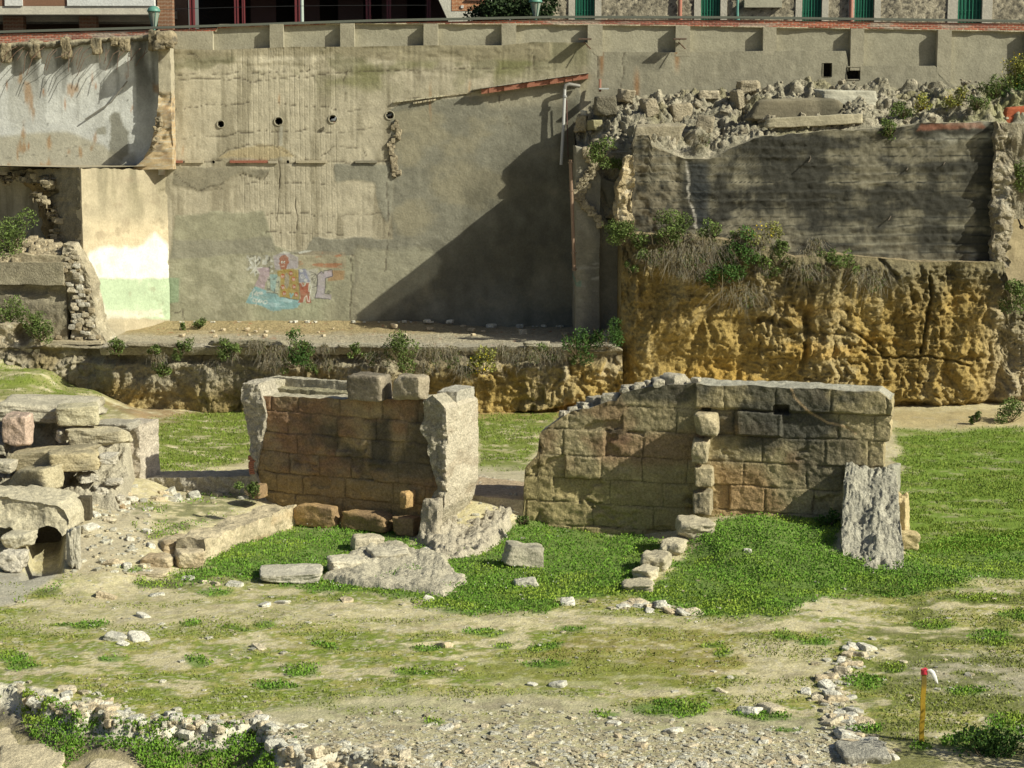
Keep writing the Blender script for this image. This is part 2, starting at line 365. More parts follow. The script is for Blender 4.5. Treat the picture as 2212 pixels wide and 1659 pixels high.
def graffiti(C, qx, qy, X, Z):
    reg = (qx > 490) & (qx < 770) & (qy > 525) & (qy < 690)
    if not reg.any(): return C
    x = (qx[reg]-501.5)/.12866; y = (qy[reg]-515.0)/.12866; c = C[reg]; Xr, Zr = X[reg], Z[reg]
    n = fb(Xr*7, Zr*7, 0, 71, 3); nn = fb(Xr*2.5, Zr*9, 0, 72, 3); wx = x+n*9; wy = y+fb(Xr*7, Zr*7, 0, 74, 3)*9
    def P(poly, col, k=.85, soft=7):
        nonlocal c; c = mix(c, col, spoly(wx, wy, poly, soft)*k*(.85+.3*nn))
    def L(pts, col, wd=8, k=.85):
        nonlocal c; c = mix(c, col, sm(wd+7, wd-5, dline(wx, wy, pts))*k)
    white, black, lil = (.62, .63, .60), (.05, .05, .06), (.40, .36, .44)
    P([(250, 270), (690, 280), (690, 560), (560, 560), (430, 480), (250, 480)], (.30, .29, .24), .6)
    sp = sm(.12, .3, fb(Xr*11, Zr*11, 0, 77, 2)); m = spoly(x, y, [(250, 290), (690, 280), (690, 560), (560, 580), (250, 620)], 25)
    c = mix(c, black, m*sp*.75); c = mix(c, white, m*sm(.16, .35, fb(Xr*10+5, Zr*10, 0, 78, 2))*.7)
    P([(690, 290), (820, 250), (960, 250), (1110, 320), (1110, 500), (720, 520)], lil, .75)
    P([(1110, 230), (1350, 210), (1900, 230), (1920, 500), (1110, 500)], (.33, .27, .19), .5)
    c = mix(c, (.36, .13, .06), spoly(x, y, [(1130, 330), (1500, 300), (1520, 220), (1830, 260), (1850, 500), (1500, 480), (1130, 440)], 20)*sm(.05, .3, nn)*.7)
    c = mix(c, (.38, .20, .08), spoly(x, y, [(1600, 530), (1890, 540), (1880, 690), (1610, 720)], 12)*.6)
    P([(800, 245), (880, 215), (985, 240), (960, 258), (840, 262)], white, .9); P([(1115, 235), (1240, 195), (1350, 205), (1300, 225), (1130, 260)], white, .9)
    P([(405, 480), (625, 490), (625, 660), (560, 740), (540, 860), (440, 820), (370, 790), (430, 700), (460, 620)], (.42, .32, .40), .85)
    P([(390, 810), (470, 830), (560, 870), (760, 930), (800, 985), (1110, 1030), (1150, 1090), (1090, 1170), (870, 1190), (690, 1225), (560, 1160), (430, 1110), (230, 1080), (320, 900)], (.19, .40, .48), .9)
    c = mix(c, (.45, .60, .64), spoly(x, y, [(300, 850), (1100, 1040), (1050, 1160), (600, 1160), (260, 1060)], 30)*sm(.1, .4, nn)*.6)
    P([(600, 640), (800, 640), (800, 780), (770, 930), (570, 915), (590, 700)], (.42, .45, .38), .8); P([(630, 600), (760, 600), (720, 900), (650, 860)], (.25, .45, .50), .7)
    c = mix(c, black, spoly(x, y, [(600, 650), (800, 640), (790, 780), (770, 910), (570, 910)], 10)*sp*.6)
    P([(760, 545), (960, 505), (1120, 530), (1125, 1030), (800, 980), (820, 640), (760, 620)], (.34, .25, .07), .95)
    P([(890, 600), (915, 575), (955, 640), (955, 790), (910, 850), (880, 780)], (.30, .29, .28), .8)
    P([(1115, 520), (1230, 510), (1310, 580), (1320, 740), (1120, 740)], (.24, .26, .40), .9)
    P([(1120, 735), (1190, 740), (1215, 800), (1245, 730), (1310, 735), (1280, 890), (1300, 900), (1330, 1080), (1250, 1085), (1240, 980), (1200, 1075), (1100, 1080), (1150, 1010)], (.34, .055, .035), .95)
    P([(1240, 540), (1450, 490), (1430, 600), (1430, 1000), (1330, 1030), (1300, 900), (1330, 800)], (.46, .45, .42), .7)
    P([(1430, 590), (1500, 550), (1540, 590), (1545, 540), (1680, 530), (1690, 640), (1570, 670), (1550, 930), (1670, 950), (1660, 1020), (1400, 1000), (1430, 830)], (.40, .36, .44), .9)
    P([(800, 400), (790, 340), (830, 290), (900, 280), (945, 320), (950, 390), (930, 440), (900, 525), (820, 520), (800, 460)], (.30, .095, .04), .95, 4)
    P([(778, 405), (800, 405), (806, 440), (785, 425)], (.30, .095, .04), .9, 4); P([(940, 380), (965, 385), (945, 425), (935, 415)], (.30, .095, .04), .9, 4)
    c = mix(c, white, sm(20, 14, np.hypot(x-838, (y-398)*.75))); c = mix(c, white, sm(17, 12, np.hypot(x-878, (y-398)*.75))); c = mix(c, (.05, .03, .03), np.maximum(sm(9, 5, np.hypot(x-842, y-402)), sm(9, 5, np.hypot(x-880, y-402))))
    L([(822, 468), (872, 466)], (.6, .5, .45), 5)
    L([(388, 300), (388, 620)], white, 9); L([(280, 495), (500, 490)], white, 9); L([(310, 400), (470, 590)], white, 6); L([(465, 390), (310, 590)], white, 6)
    L([(600, 690), (640, 690), (640, 870), (760, 880)], black, 4, .6); L([(575, 910), (770, 920)], black, 4); L([(800, 978), (1110, 1030)], black, 4); L([(1120, 530), (1130, 1030)], black, 4, .7)
    L([(1430, 610), (1500, 555), (1530, 590), (1540, 540), (1680, 530), (1690, 630), (1570, 665), (1555, 920), (1620, 935)], black, 6); L([(1430, 610), (1435, 790), (1395, 1000), (1640, 1020)], black, 6)
    L([(1300, 560), (1410, 590), (1435, 700), (1425, 800)], black, 5); L([(1325, 620), (1410, 600), (1330, 690)], black, 4); L([(1340, 690), (1400, 670), (1380, 760), (1340, 700)], black, 4); L([(1330, 820), (1420, 800)], black, 4)
    L([(1130, 740), (1165, 745), (1185, 800), (1225, 790), (1245, 735), (1305, 740), (1280, 890), (1310, 880), (1300, 1060), (1275, 1050), (1250, 960), (1215, 1000), (1200, 1070)], white, 6)
    L([(1310, 740), (1330, 820), (1310, 900)], white, 6)
    for cx, cy, r in ((1160, 540, 25), (1180, 630, 40), (1230, 695, 30), (1620, 895, 32)):
        a = np.linspace(0, 9.5, 22); L([(cx+r*(1-t/11)*math.cos(t), cy+r*(1-t/11)*math.sin(t)) for t in a], white if cx < 1600 else black, 4, .9)
    for cx, cy in ((850, 630), (1030, 680), (985, 585), (850, 815), (1040, 810), (875, 920), (1075, 940)):
        c = mix(c, (.36, .09, .04), sm(38, 26, np.hypot(x-cx, (y-cy)*.8))); L([(cx-14, cy-10), (cx-4, cy+22)], white, 5); L([(cx+10, cy-5), (cx+18, cy+18)], white, 5)
    L([(975, 930), (985, 985), (1020, 930)], (.2, .42, .5), 12)
    # the painted tags in the blue cloud
    L([(370, 850), (385, 860), (340, 900), (345, 980), (310, 1000)], white, 5); L([(380, 950), (415, 890), (440, 970), (370, 930), (450, 915)], white, 5); L([(460, 905), (510, 900), (465, 935), (515, 930)], white, 5); L([(400, 925), (510, 925)], white, 4)
    for cx, cy, r in ((375, 1040, 26), (420, 1045, 22), (560, 1065, 30), (470, 1050, 22)):
        L([(cx+r*math.cos(t), cy+r*math.sin(t)) for t in np.linspace(0, 6.3 if r != 22 else 5, 12)], white, 5)
    L([(405, 1075), (400, 1130)], white, 5); L([(445, 1070), (455, 1035), (480, 1075)], white, 5)
    L([(500, 1035), (530, 1090)], white, 5)
    C = C.copy(); C[reg] = C[reg]*.10+c*.90; return C
HOLES = [(477, 268, 7.5), (602, 262, 8.5), (719, 257, 8.5), (842, 249, 8.5), (461, 350, 3.5), (622, 350, 3.5)]
def build_retaining():
    root = thing('retaining_wall', 'long tall concrete retaining wall with peeling plaster, upright shuttering marks and a painted graffiti', 'retaining wall', loc=(0, YW, 2.3))
    def child(mb, name, m=M_CONC, **k): 
        o = mb.build(name, m, root, **k); o.location = (0, -YW, -2.3); return o
    S = sdet(qs(-130), qs(2400), .05, (qs(505), qs(735))); zlo = 1.6; zl, zh = RW.sz(600, 675)[1], RW.sz(600, 530)[1]
    Zp = sdet(zlo, 11.4, .05, (zl, zh)); t = (Zp-zlo)/(Zp[-1]-zlo)
    s = np.broadcast_to(S[:, None], (len(S), len(t))); zt = zpan(S)[:, None]; z = zlo+(zt-zlo)*t[None, :]
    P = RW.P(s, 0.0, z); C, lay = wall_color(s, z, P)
    X, Z = P[..., 0], P[..., 2]
    board = np.abs(((X/.19+.15*vn(X*.7, Z*.4, 0, 5)) % 1)-.5); qx, qy = proj(P)
    P[..., 1] -= lay+.012*fb(X*6, Z*6, 0, 81, 4)+.006*fb(X*.8, Z*.8, 0, 82, 3)+.012*(1-sm(.42, .5, board))*(qx < 1262)*(lay < .012)
    # weathered ledge and broken band under the buttresses
    P[..., 1] -= .025*sm(.0, .12, fb(X*.9, Z*4.5, 0, 84, 5))*sm(185, 130, qy)*(qx < 1190)*(qx > 376)
    nu, nv = P.shape[:2]; i = np.arange(nu*nv).reshape(nu, nv)
    F = np.stack([i[:-1,:-1], i[1:,:-1], i[1:,1:], i[:-1,1:]], -1).reshape(-1, 4)
    cq = P.reshape(-1, 3)[F].mean(1); fx, fy = proj(cq); keep = np.ones(len(F), bool)
    for hx, hy, hr in HOLES: keep &= np.hypot(fx-hx, fy-hy) > hr*.93
    for x0, y0, x1, y1 in ((1778, 137, 1796, 165), (1830, 146, 1857, 172)): keep &= ~((fx > x0) & (fx < x1) & (fy > y0) & (fy < y1))
    mb = MB(); mb.add(P.reshape(-1, 3), F[keep], C.reshape(-1, 3)); 
    # ledge on top of the lower wall, back to the recessed panels
    L = np.stack([P[:, -1], P[:, -1]+np.array((0, .36, 0))], 1); mb.grid(L, np.stack([C[:, -1], C[:, -1]], 1))
    child(mb, 'wall_face')
    # hole linings
    for hx, hy, hr in HOLES:
        c = PY(hx, hy, YW); r = hr*K*YW/FPX; hb = MB(); a = np.linspace(0, 2*math.pi, 25)
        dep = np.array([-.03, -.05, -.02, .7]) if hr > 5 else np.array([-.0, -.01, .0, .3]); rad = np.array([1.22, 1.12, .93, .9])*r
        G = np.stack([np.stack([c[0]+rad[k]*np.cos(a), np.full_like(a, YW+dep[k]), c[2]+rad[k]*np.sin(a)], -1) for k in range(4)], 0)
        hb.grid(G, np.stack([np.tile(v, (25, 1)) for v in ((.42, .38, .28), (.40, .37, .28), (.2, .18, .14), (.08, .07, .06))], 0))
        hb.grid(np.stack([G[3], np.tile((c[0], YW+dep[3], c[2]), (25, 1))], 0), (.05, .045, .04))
        if hr > 5: child(hb, 'drain_hole')
        else: child(hb, 'weep_hole')
    for x0, y0, x1, y1 in ((1777, 136, 1797, 166), (1829, 145, 1858, 173)):
        a, b = PY(x0, y0, YW), PY(x1, y1, YW); hb = MB(); D = .6
        q = [(a[0], a[2]), (b[0], a[2]), (b[0], b[2]), (a[0], b[2]), (a[0], a[2])]
        hb.grid(np.array([[(x, YW-.02, z), (x, YW+D, z)] for x, z in q]), (.16, .15, .12))
        hb.add([(a[0], YW+D, a[2]), (b[0], YW+D, a[2]), (b[0], YW+D, b[2]), (a[0], YW+D, b[2])], [(0, 1, 2, 3)], (.06, .055, .05)); child(hb, 'drain_hole')
    # pigeon roosting in two of the pipes is a separate thing; recessed upper panels
    S2 = np.arange(qs(376), qs(2400), .06); t2 = np.linspace(0, 1, 26); s = np.broadcast_to(S2[:, None], (len(S2), 26)); z = (zpan(S2)-.1)[:, None]*(1-t2)+zbb(S2)[:, None]*t2
    P = RW.P(s, -.30, z); X, Z = P[..., 0], P[..., 2]; n1 = fb(X*.6, Z*1.2, 0, 91, 5); P[..., 1] -= .015*fb(X*2, Z*2, 0, 92, 3)
    C = np.array((.335, .315, .245))*(1+.16*n1+.08*fb(X*3, Z*3, 0, 93, 3))[..., None]; C = mix(C, (.42, .38, .28), (t2 > .93)[None, :]*sm(.0, .2, fb(X*2, Z*2, 0, 94, 3))*.8)
    mb = MB(); mb.grid(P, C); child(mb, 'upper_panel')
    for x0, x1 in ((374, 466), (588, 617), (738.6, 769), (917, 947.6), (1084, 1115), (1268, 1300), (1456, 1487), (1643, 1671.5), (1830.6, 1859), (2016.6, 2046), (2206, 2240)):
        b = MB(); sA, sB = qs(x0), qs(x1); b = solid(RW, sA, sB, lambda s: zbb(s)-.02, lambda s: zpan(s)-.15, .003, -.33, .05, rough=.008, rf=3, seed=int(x0),
            colf=lambda s, d, z, P, fl: np.array((.335, .31, .24))*(1+.15*fb(P[..., 0]*1.2, P[..., 2]*1.2, 0, 95, 5))[..., None]*np.where(fl == 2, 1.25, 1)[..., None]); child(b, 'buttress')  # side faces paler: sunlit brightness put into the colour
    # brick parapet on top and its stone coping line
    S3 = np.arange(qs(-130), qs(2400), .035); t3 = np.linspace(0, 1, 22); s = np.broadcast_to(S3[:, None], (len(S3), 22)); z = (zbb(S3)-.02)[:, None]*(1-t3)+(ztop(S3)-.04)[:, None]*t3
    P = RW.P(s, -.20, z); X, Z = P[..., 0], P[..., 2]; row = np.floor((ztop(s)-Z)/.075); jx = np.abs((X/.26+.5*(row % 2)) % 1-.5); jz = np.abs(((ztop(s)-Z)/.075) % 1-.5)
    bid = _h((np.floor(X/.26+.5*(row % 2)).astype(np.int64)+9000) & 0xffffffff, row.astype(np.int64)+50, row.astype(np.int64)*0, 5)
    C = np.array((.36, .12, .075))*(.7+.6*bid)[..., None]; C = mix(C, (.45, .40, .33), np.maximum(sm(.40, .48, jx), sm(.34, .46, jz))*.75); C = mix(C, (.42, .39, .33), sm(.1, .4, fb(X*.8, Z*4, 0, 97, 4))*.75); C = mix(C, (.22, .10, .09), sm(.1, .5, fb(X*.5, Z*2, 0, 98, 3))*.5)
    P[..., 1] += .015*np.maximum(sm(.40, .48, jx), sm(.34, .46, jz))+.02*fb(X*1.5, Z*3, 0, 99, 3)
    mb = MB(); mb.grid(P, C); L = np.stack([P[:, -1], P[:, -1]+np.array((0, .4, 0))], 1); mb.grid(L, (.3, .13, .09)); L = np.stack([P[:, 0]+np.array((0, .4, 0)), P[:, 0]], 1); mb.grid(L, (.3, .25, .18)); child(mb, 'brick_parapet', M_BRICK)
    # broken mortar lip under the bricks
    mb = MB(); S4 = np.arange(qs(470), qs(2400), .06)
    lipz = zbb(S4)-.02; k = fb(S4*1.6, 0*S4, 0, 101, 4); dd = .05+.06*k; hh = .035+.05*np.maximum(k, 0)
    dd = dd-.24; G = np.stack([RW.P(S4, -.31, lipz-hh), RW.P(S4, dd, lipz-hh*.6), RW.P(S4, dd, lipz+.02), RW.P(S4, -.3, lipz+.03)], 1); mb.grid(G, (.42, .37, .27)); child(mb, 'mortar_lip', M_STONE)
    # ledge of broken floor slab at mid height, with red tile edge
    mb = MB()
    for x0, x1, y, c in ((373, 395, 349, (.30, .13, .09)), (400, 440, 349, (.45, .40, .3)), (497, 578, 349, (.32, .13, .09)), (580, 600, 350, (.4, .36, .28)), (640, 705, 349, (.42, .37, .27)), (768, 815, 349, (.25, .23, .18))):
        a, b2 = PY(x0, y-2.5, YW), PY(x1, y+2.8, YW); mb.box((a[0], YW-.10, b2[2]), (b2[0], YW+.05, a[2]), c)
    child(mb, 'tile_ledge', M_BRICK, smooth=False)
    # stepped line of the vanished roof: flashing with a red tile edge
    mb = MB()
    def bar(q0, q1, dz, dep, col):
        a, b2 = PY(*q0, YW), PY(*q1, YW); n = 14
        for i in range(n):
            f0, f1 = i/n, (i+1)/n; x0 = a[0]+(b2[0]-a[0])*f0; x1 = a[0]+(b2[0]-a[0])*f1; z0 = a[2]+(b2[2]-a[2])*f0; z1 = a[2]+(b2[2]-a[2])*f1; j = dep*(1+.12*math.sin(i*2.3))
            V = np.array([(x0, YW-j, z0-dz), (x1, YW-j, z1-dz), (x1, YW-j, z1), (x0, YW-j, z0), (x0, YW+.05, z0-dz), (x1, YW+.05, z1-dz), (x1, YW+.05, z1), (x0, YW+.05, z0)])
            mb.add(V[np.array([(0, 1, 2, 3), (3, 2, 6, 7), (4, 5, 1, 0), (0, 3, 7, 4), (1, 5, 6, 2)]).ravel()], np.arange(20).reshape(5, 4), col)
    bar((1040, 193), (1270, 160), .17, .30, (.34, .15, .10)); bar((1022, 192), (1272, 156), .035, .38, (.36, .33, .26)); child(mb, 'roof_flashing', M_BRICK, smooth=False)
    mb = MB(); bar((850, 219), (960, 205), .05, .12, (.5, .46, .34)); bar((893, 221), (942, 213), .06, .12, (.48, .42, .3)); bar((960, 206), (1040, 196), .04, .07, (.42, .37, .27)); child(mb, 'broken_slab_edge', M_STONE, smooth=False)
    # ragged tooth line of old masonry at the right of the roof slope
    mb = MB()
    for i in range(26):
        f = i/25; y = 262+f*115; G = stone(300+i, 7, 6, .9, .06); r0 = rng.uniform(.06, .14); c = PY(850+rng.normal(0, 5)+6*math.sin(f*9), y, YW-.02)
        for p in G: mb.grid(p*np.array((r0, .10, r0*rng.uniform(.7, 1.3)))+np.array(c), np.array((.40, .34, .24))*rng.uniform(.5, 1.1))
    child(mb, 'broken_wall_stub', M_STONE)
    return root
RETW = build_retaining()
# rail running along the parapet
mb = MB()
for k in range(60):
    s0, s1 = qs(-130+k*42.2), qs(-130+(k+1)*42.2)
    mb.box((0, 0, 0), (1, 1, 1), (.12, .13, .11), xf=lambda V: np.stack([s0+(s1-s0)*V[:, 0], YW+.13+V[:, 1]*.3, np.where(V[:, 0] < .5, ztop(s0), ztop(s1))+.005+V[:, 2]*(.085 if True else 0)], -1))
tag(mb.build('parapet_coping', M_METAL, None, smooth=False), 'thin dark grey green coping capping the brick parapet along the whole street edge', 'coping')
# ================================================================ street and buildings above
STZ = 12.6
mb = MB(); mb.add([(-60, 74.4, STZ), (60, 74.4, STZ), (60, 120, STZ), (-60, 120, STZ)], [(0, 1, 2, 3)], (.10, .10, .10)); tag(mb.build('street', M_GROUND), kind='structure')
def stonewall_color(X, Z):
    f1, f2, idd = worley(X*4.2, Z*5.0, 5); C = np.array((.36, .32, .24))*(.65+.7*idd)[..., None]; return mix(C, (.13, .12, .10), sm(.10, .02, f2-f1)), f2-f1
YB = 85.0; BW = Wall(0, YB, 0)
sb = thing('stone_building', 'rough rubble stone building with green barred windows in white surrounds above the retaining wall', 'building', loc=(12, YB, STZ))
def bchild(root, mb, name, m, loc, par=None, **k):
    o = mb.build(name, m, par or root, **k)
    if par is None: o.location = -Vector(root.location)
    return o
bs = lambda q: BW.sz(q, 20)[0]
OPEN = [(1242, 1285), (1513, 1556), (1732, 1775), (1845, 1888), (2068, 2121)]
S = np.arange(bs(1170), bs(2420), .09); Z = np.arange(STZ-.3, 15.6, .09); X, ZZ = np.meshgrid(S, Z, indexing='ij'); C, e = stonewall_color(X, ZZ); P = np.stack([X, YB-.06*sm(0, .25, e), ZZ], -1)
i = np.arange(X.size).reshape(X.shape); F = np.stack([i[:-1,:-1], i[1:,:-1], i[1:,1:], i[:-1,1:]], -1).reshape(-1, 4); cx = P.reshape(-1, 3)[F].mean(1)[:, 0]; kp = np.ones(len(F), bool)
for a, b in OPEN: kp &= ~((cx > bs(a)) & (cx < bs(b)))
mb = MB(); mb.add(P.reshape(-1, 3), F[kp], C.reshape(-1, 3)); mb.box((bs(1170), YB+.5, STZ), (bs(2420), YB+8, 15.6), (.3, .27, .2)); mb.box((bs(1170), YB-.1, 15.6), (bs(2420), YB+8, 19.0), (.3, .27, .2)); bchild(sb, mb, 'wall', M_STONE, 0)
for a, b in OPEN:
    w = thing('window', None, None); w.parent = sb; w.location = Vector((bs((a+b)/2), YB, STZ))-sb.location
    def wc(mb, nm, m):
        o = mb.build(nm, m, w, smooth=False); o.location = -Vector((bs((a+b)/2), YB, STZ)); return o
    mb = MB(); mb.box((bs(a), YB+.18, STZ), (bs(b), YB+.2, 15.6), (.012, .11, .07)); wc(mb, 'shutter', M_METAL)
    mb = MB(); n = 7
    for k in range(n): x = bs(a)+(bs(b)-bs(a))*(k+.5)/n; mb.box((x-.014, YB+.05, STZ), (x+.014, YB+.08, 15.6), (.02, .2, .12))
    for z in (13.35, 14.3): mb.box((bs(a), YB+.085, z), (bs(b), YB+.1, z+.03), (.03, .16, .10))
    wc(mb, 'bars', M_METAL); mb = MB(); mb.box((bs(a)-.27-(.15 if a > 2000 else 0), YB-.1, STZ), (bs(a), YB+.25, 15.6), (.50, .47, .40)); mb.box((bs(b), YB-.1, STZ), (bs(b)+.27+(.15 if a > 2000 else 0), YB+.25, 15.6), (.50, .47, .40)); wc(mb, 'frame', M_CONC)
mb = MB(); mb.box((bs(1606), YB-.35, 14.42), (bs(1687), YB, 14.75), (.42, .40, .31)); bchild(sb, mb, 'stone_sill', M_CONC, 0, smooth=False)
for q, c, nm in ((1468, (.42, .17, .12), 'salmon'), (1592, (.12, .30, .26), 'teal'), (1837, (.42, .19, .14), 'salmon pink')):
    mb = MB(); mb.tube([(bs(q), YB-.2, STZ), (bs(q), YB-.2, 15.6)], .085 if nm != 'teal' else .06, c); mb.tube([(bs(q), YB-.2, 13.9), (bs(q), YB-.2, 13.98)], .11, c); bchild(sb, mb, 'downpipe', M_METAL, 0)
# apartment block at the left
YA = 83.0; AW = Wall(0, YA, 0); asx = lambda q: AW.sz(q, 30)[0]; az = lambda q, y: AW.sz(q, y)[1]
ab = thing('apartment_block', 'apartment block with cream balcony soffits on brick piers above a dark recessed ground floor', 'building', loc=(-15, YA, STZ))
mb = MB()
mb.box((asx(-160), YA+4, STZ-.2), (asx(372), YA+4.2, 16), (.20, .13, .09)); bchild(ab, mb, 'back_wall', M_BRICK, 0, smooth=False)
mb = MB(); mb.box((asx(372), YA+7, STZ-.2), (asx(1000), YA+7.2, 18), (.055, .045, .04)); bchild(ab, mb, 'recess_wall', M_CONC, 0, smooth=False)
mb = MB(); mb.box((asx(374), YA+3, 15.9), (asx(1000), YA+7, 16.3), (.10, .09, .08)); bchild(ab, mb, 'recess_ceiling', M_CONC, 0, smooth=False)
mb = MB(); mb.box((asx(-160), YA-1.0, 14.02), (asx(348), YA+4, 14.35), (.60, .56, .47)); bchild(ab, mb, 'balcony_slab', M_CONC, 0, smooth=False)
mb = MB(); mb.box((asx(-160), YA+.8, 13.80), (asx(348), YA+1.1, 14.015), (.50, .46, .38)); mb.box((asx(-160), YA+2.9, 13.78), (asx(348), YA+3.1, 14.015), (.50, .46, .38)); bchild(ab, mb, 'soffit_beam', M_CONC, 0, smooth=False)
def brickcol(X, Z):
    row = np.floor(Z/.075); j = np.maximum(sm(.4, .47, np.abs((X/.25+.5*(row % 2)) % 1-.5)), sm(.33, .45, np.abs((Z/.075) % 1-.5))); return mix(np.tile((.24, .12, .07), X.shape+(1,))*(1+.25*fb(X*5, Z*9, 0, 3, 2))[..., None], (.34, .28, .21), j*.6)
def pier(x0, x1, y0, z0, z1, nm, par):
    mb = MB(); zz = np.arange(z0, z1+.01, .05)
    for (u0, v0), (u1, v1) in (((x0, y0), (x1, y0)), ((x1, y0), (x1, y0+.5)), ((x0, y0+.5), (x0, y0))):
        t = np.linspace(0, 1, 24); x = u0+(u1-u0)*t; y = v0+(v1-v0)*t; X, Z = np.meshgrid(x, zz, indexing='ij'); Y = np.broadcast_to(y[:, None], X.shape); mb.grid(np.stack([X, Y, Z], -1), brickcol(X+Y, Z))
    return bchild(par, mb, nm, M_BRICK, 0)
pier(asx(3), asx(47), YA+.2, STZ, 14.02, 'brick_pier', ab); pier(asx(168), asx(205), YA+.2, STZ, 14.02, 'brick_pier', ab); pier(asx(344), asx(376), YA-.4, STZ, 18, 'brick_pier', ab)
mb = MB(); mb.box((asx(25), YA-1.06, 14.36), (asx(63), YA-.8, 15.6), (.72, .72, .70)); bchild(ab, mb, 'balcony_parapet', M_CONC, 0, smooth=False); mb = MB(); mb.box((asx(158), YA-1.06, 14.36), (asx(344), YA-.8, 15.6), (.70, .71, .70)); bchild(ab, mb, 'balcony_parapet', M_CONC, 0, smooth=False)
mb = MB(); mb.box((asx(-160), YA-1.0, 14.36), (asx(25), YA-.78, 15.4), (.25, .14, .09)); mb.box((asx(63), YA-1.0, 14.36), (asx(158), YA-.78, 15.4), (.25, .14, .09)); bchild(ab, mb, 'brick_infill', M_BRICK, 0, smooth=False)
for q, wd in ((402, 12), (500, 10), (515, 6), (635, 14), (790, 12), (835, 10), (923, 9)):
    x = asx(q); h = wd*.0175/2; mb = MB(); mb.box((x-h, YA+1.5, STZ), (x-h*.3, YA+1.7, 18), (.17, .035, .04)); mb.box((x-h*.3, YA+1.58, STZ), (x+h*.3, YA+1.62, 18), (.13, .03, .035)); mb.box((x+h*.3, YA+1.5, STZ), (x+h, YA+1.7, 18), (.17, .035, .04)); bchild(ab, mb, 'steel_column', M_METAL, 0, smooth=False)
mb = MB(); mb.box((asx(376), YA+5.6, STZ), (asx(960), YA+5.62, 13.6), (.05, .04, .04))
for k in range(9): mb.box((asx(505)+k*1.9, YA+5.4, STZ), (asx(505)+k*1.9+1.1, YA+5.5, 15), (.085, .035, .03))
bchild(ab, mb, 'shopfront_panels', M_METAL, 0, smooth=False)
mb = MB(); mb.tube([(asx(649), YA+.6, STZ), (asx(649), YA+.6, 18)], .075, (.45, .52, .47)); bchild(ab, mb, 'downpipe', M_METAL, 0)
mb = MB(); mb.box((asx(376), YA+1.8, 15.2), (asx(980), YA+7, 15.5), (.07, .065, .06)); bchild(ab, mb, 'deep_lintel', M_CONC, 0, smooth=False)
# white and brick house end in the middle
hs = thing('corner_house', 'white rendered house corner with an orange brick panel left of the dark tree', 'building', loc=(asx(1000), YA, STZ))
x0, x1, x2 = asx(935), asx(973), asx(1060); mb = MB()
def prism(mb, poly, y0, y1, col):
    n = len(poly); V = [(x, y0, z) for x, z in poly]+[(x, y1, z) for x, z in poly]
    for i in range(n): j = (i+1) % n; mb.add([V[i], V[j], V[j+n], V[i+n]], [(0, 1, 2, 3)], col)
    for i in range(1, n-1): mb.add([V[0], V[i], V[i+1]], [(0, 1, 2)], col)
prism(mb, [(asx(973), 13.6), (asx(1062), 13.6), (asx(1066), 18), (asx(940), 18), (asx(948), az(948, 0))], YA-.2, YA+6, (.62, .60, .52)); prism(mb, [(asx(974), STZ), (asx(1060), STZ), (asx(1060), 13.6), (asx(974), 13.6)], YA-.2, YA+6, (.62, .60, .52)); bchild(hs, mb, 'wall', M_CONC, 0, smooth=False)
mb = MB(); zz = np.arange(az(1000, 24), 16, .03); xx = np.arange(asx(976), asx(1052), .03); X, Z = np.meshgrid(xx, zz, indexing='ij'); mb.grid(np.stack([X, np.full_like(X, YA-.215), Z], -1), brickcol(X, Z)*np.array((1.9, 1.7, 1.5))); bchild(hs, mb, 'brick_panel', M_BRICK, 0)
mb = MB(); mb.box((asx(1008), YA-.3, az(1000, 1.5)), (asx(1045), YA-.2, az(1000, -2)), (.4, .2, .14)); mb.box((asx(996), YA-.26, az(1000, 18)), (asx(1002), YA-.2, az(1000, 12)), (.7, .7, .68)); bchild(hs, mb, 'ledge', M_CONC, 0, smooth=False)
# dark tree between the buildings
def leafcloud(mb, c, rad, n, size, col, seed, flat=1.0, var=.35, up=.3):
    r = np.random.default_rng(seed); v = r.normal(0, 1, (n, 3)); v /= np.linalg.norm(v, axis=1)[:, None]; rr = r.uniform(.25, 1, n)**.5
    lump = 1+.35*vn(v[:, 0]*2.2+seed, v[:, 1]*2.2, v[:, 2]*2.2+.4, seed)
    P = v*(rr*lump)[:, None]*np.array(rad)+np.array(c); return leaves(mb, P, size, col, r, var, up)
def leaves(mb, P, size, col, r, var=.35, up=.3, elong=1.6):
    n = len(P); a = r.normal(0, 1, (n, 3)); a[:, 2] += up; a /= np.linalg.norm(a, axis=1)[:, None]; b = np.cross(a, r.normal(0, 1, (n, 3))); b /= np.linalg.norm(b, axis=1)[:, None]+1e-9
    sz = size*r.uniform(.6, 1.4, n); a = a*(sz*elong*.5)[:, None]; b = b*(sz*.5)[:, None]
    V = np.stack([P-a, P-b*.9, P+a, P+b*.9], 1).reshape(-1, 3); c = np.asarray(col, float)
    if c.ndim == 1: c = np.tile(c, (n, 1))
    c = c*(1+var*(r.uniform(-1, 1, (n, 1))))
    mb.add(V, np.arange(4*n).reshape(n, 4), np.repeat(c, 4, 0)); return mb
t = thing('tree', 'dark evergreen tree crown showing between the brick corner house and the stone building', 'tree', loc=(PY(1105, 40, 80)[0], 80, STZ))
mb = MB(); mb.tube([(0, 0, 0), (.1, 0, 1.0), (0, .1, 2.4)], [.16, .12, .06], (.08, .06, .04)); mb.build('trunk', M_STONE, t)
mb = MB()
for k in range(9): leafcloud(mb, (rng.uniform(-1.1, 1.2), rng.uniform(-.7, .7), rng.uniform(.9, 3.2)), (.8, .8, .6), 700, .10, (.03, .05, .02), 40+k)
mb.build('crown', M_LEAF, t)
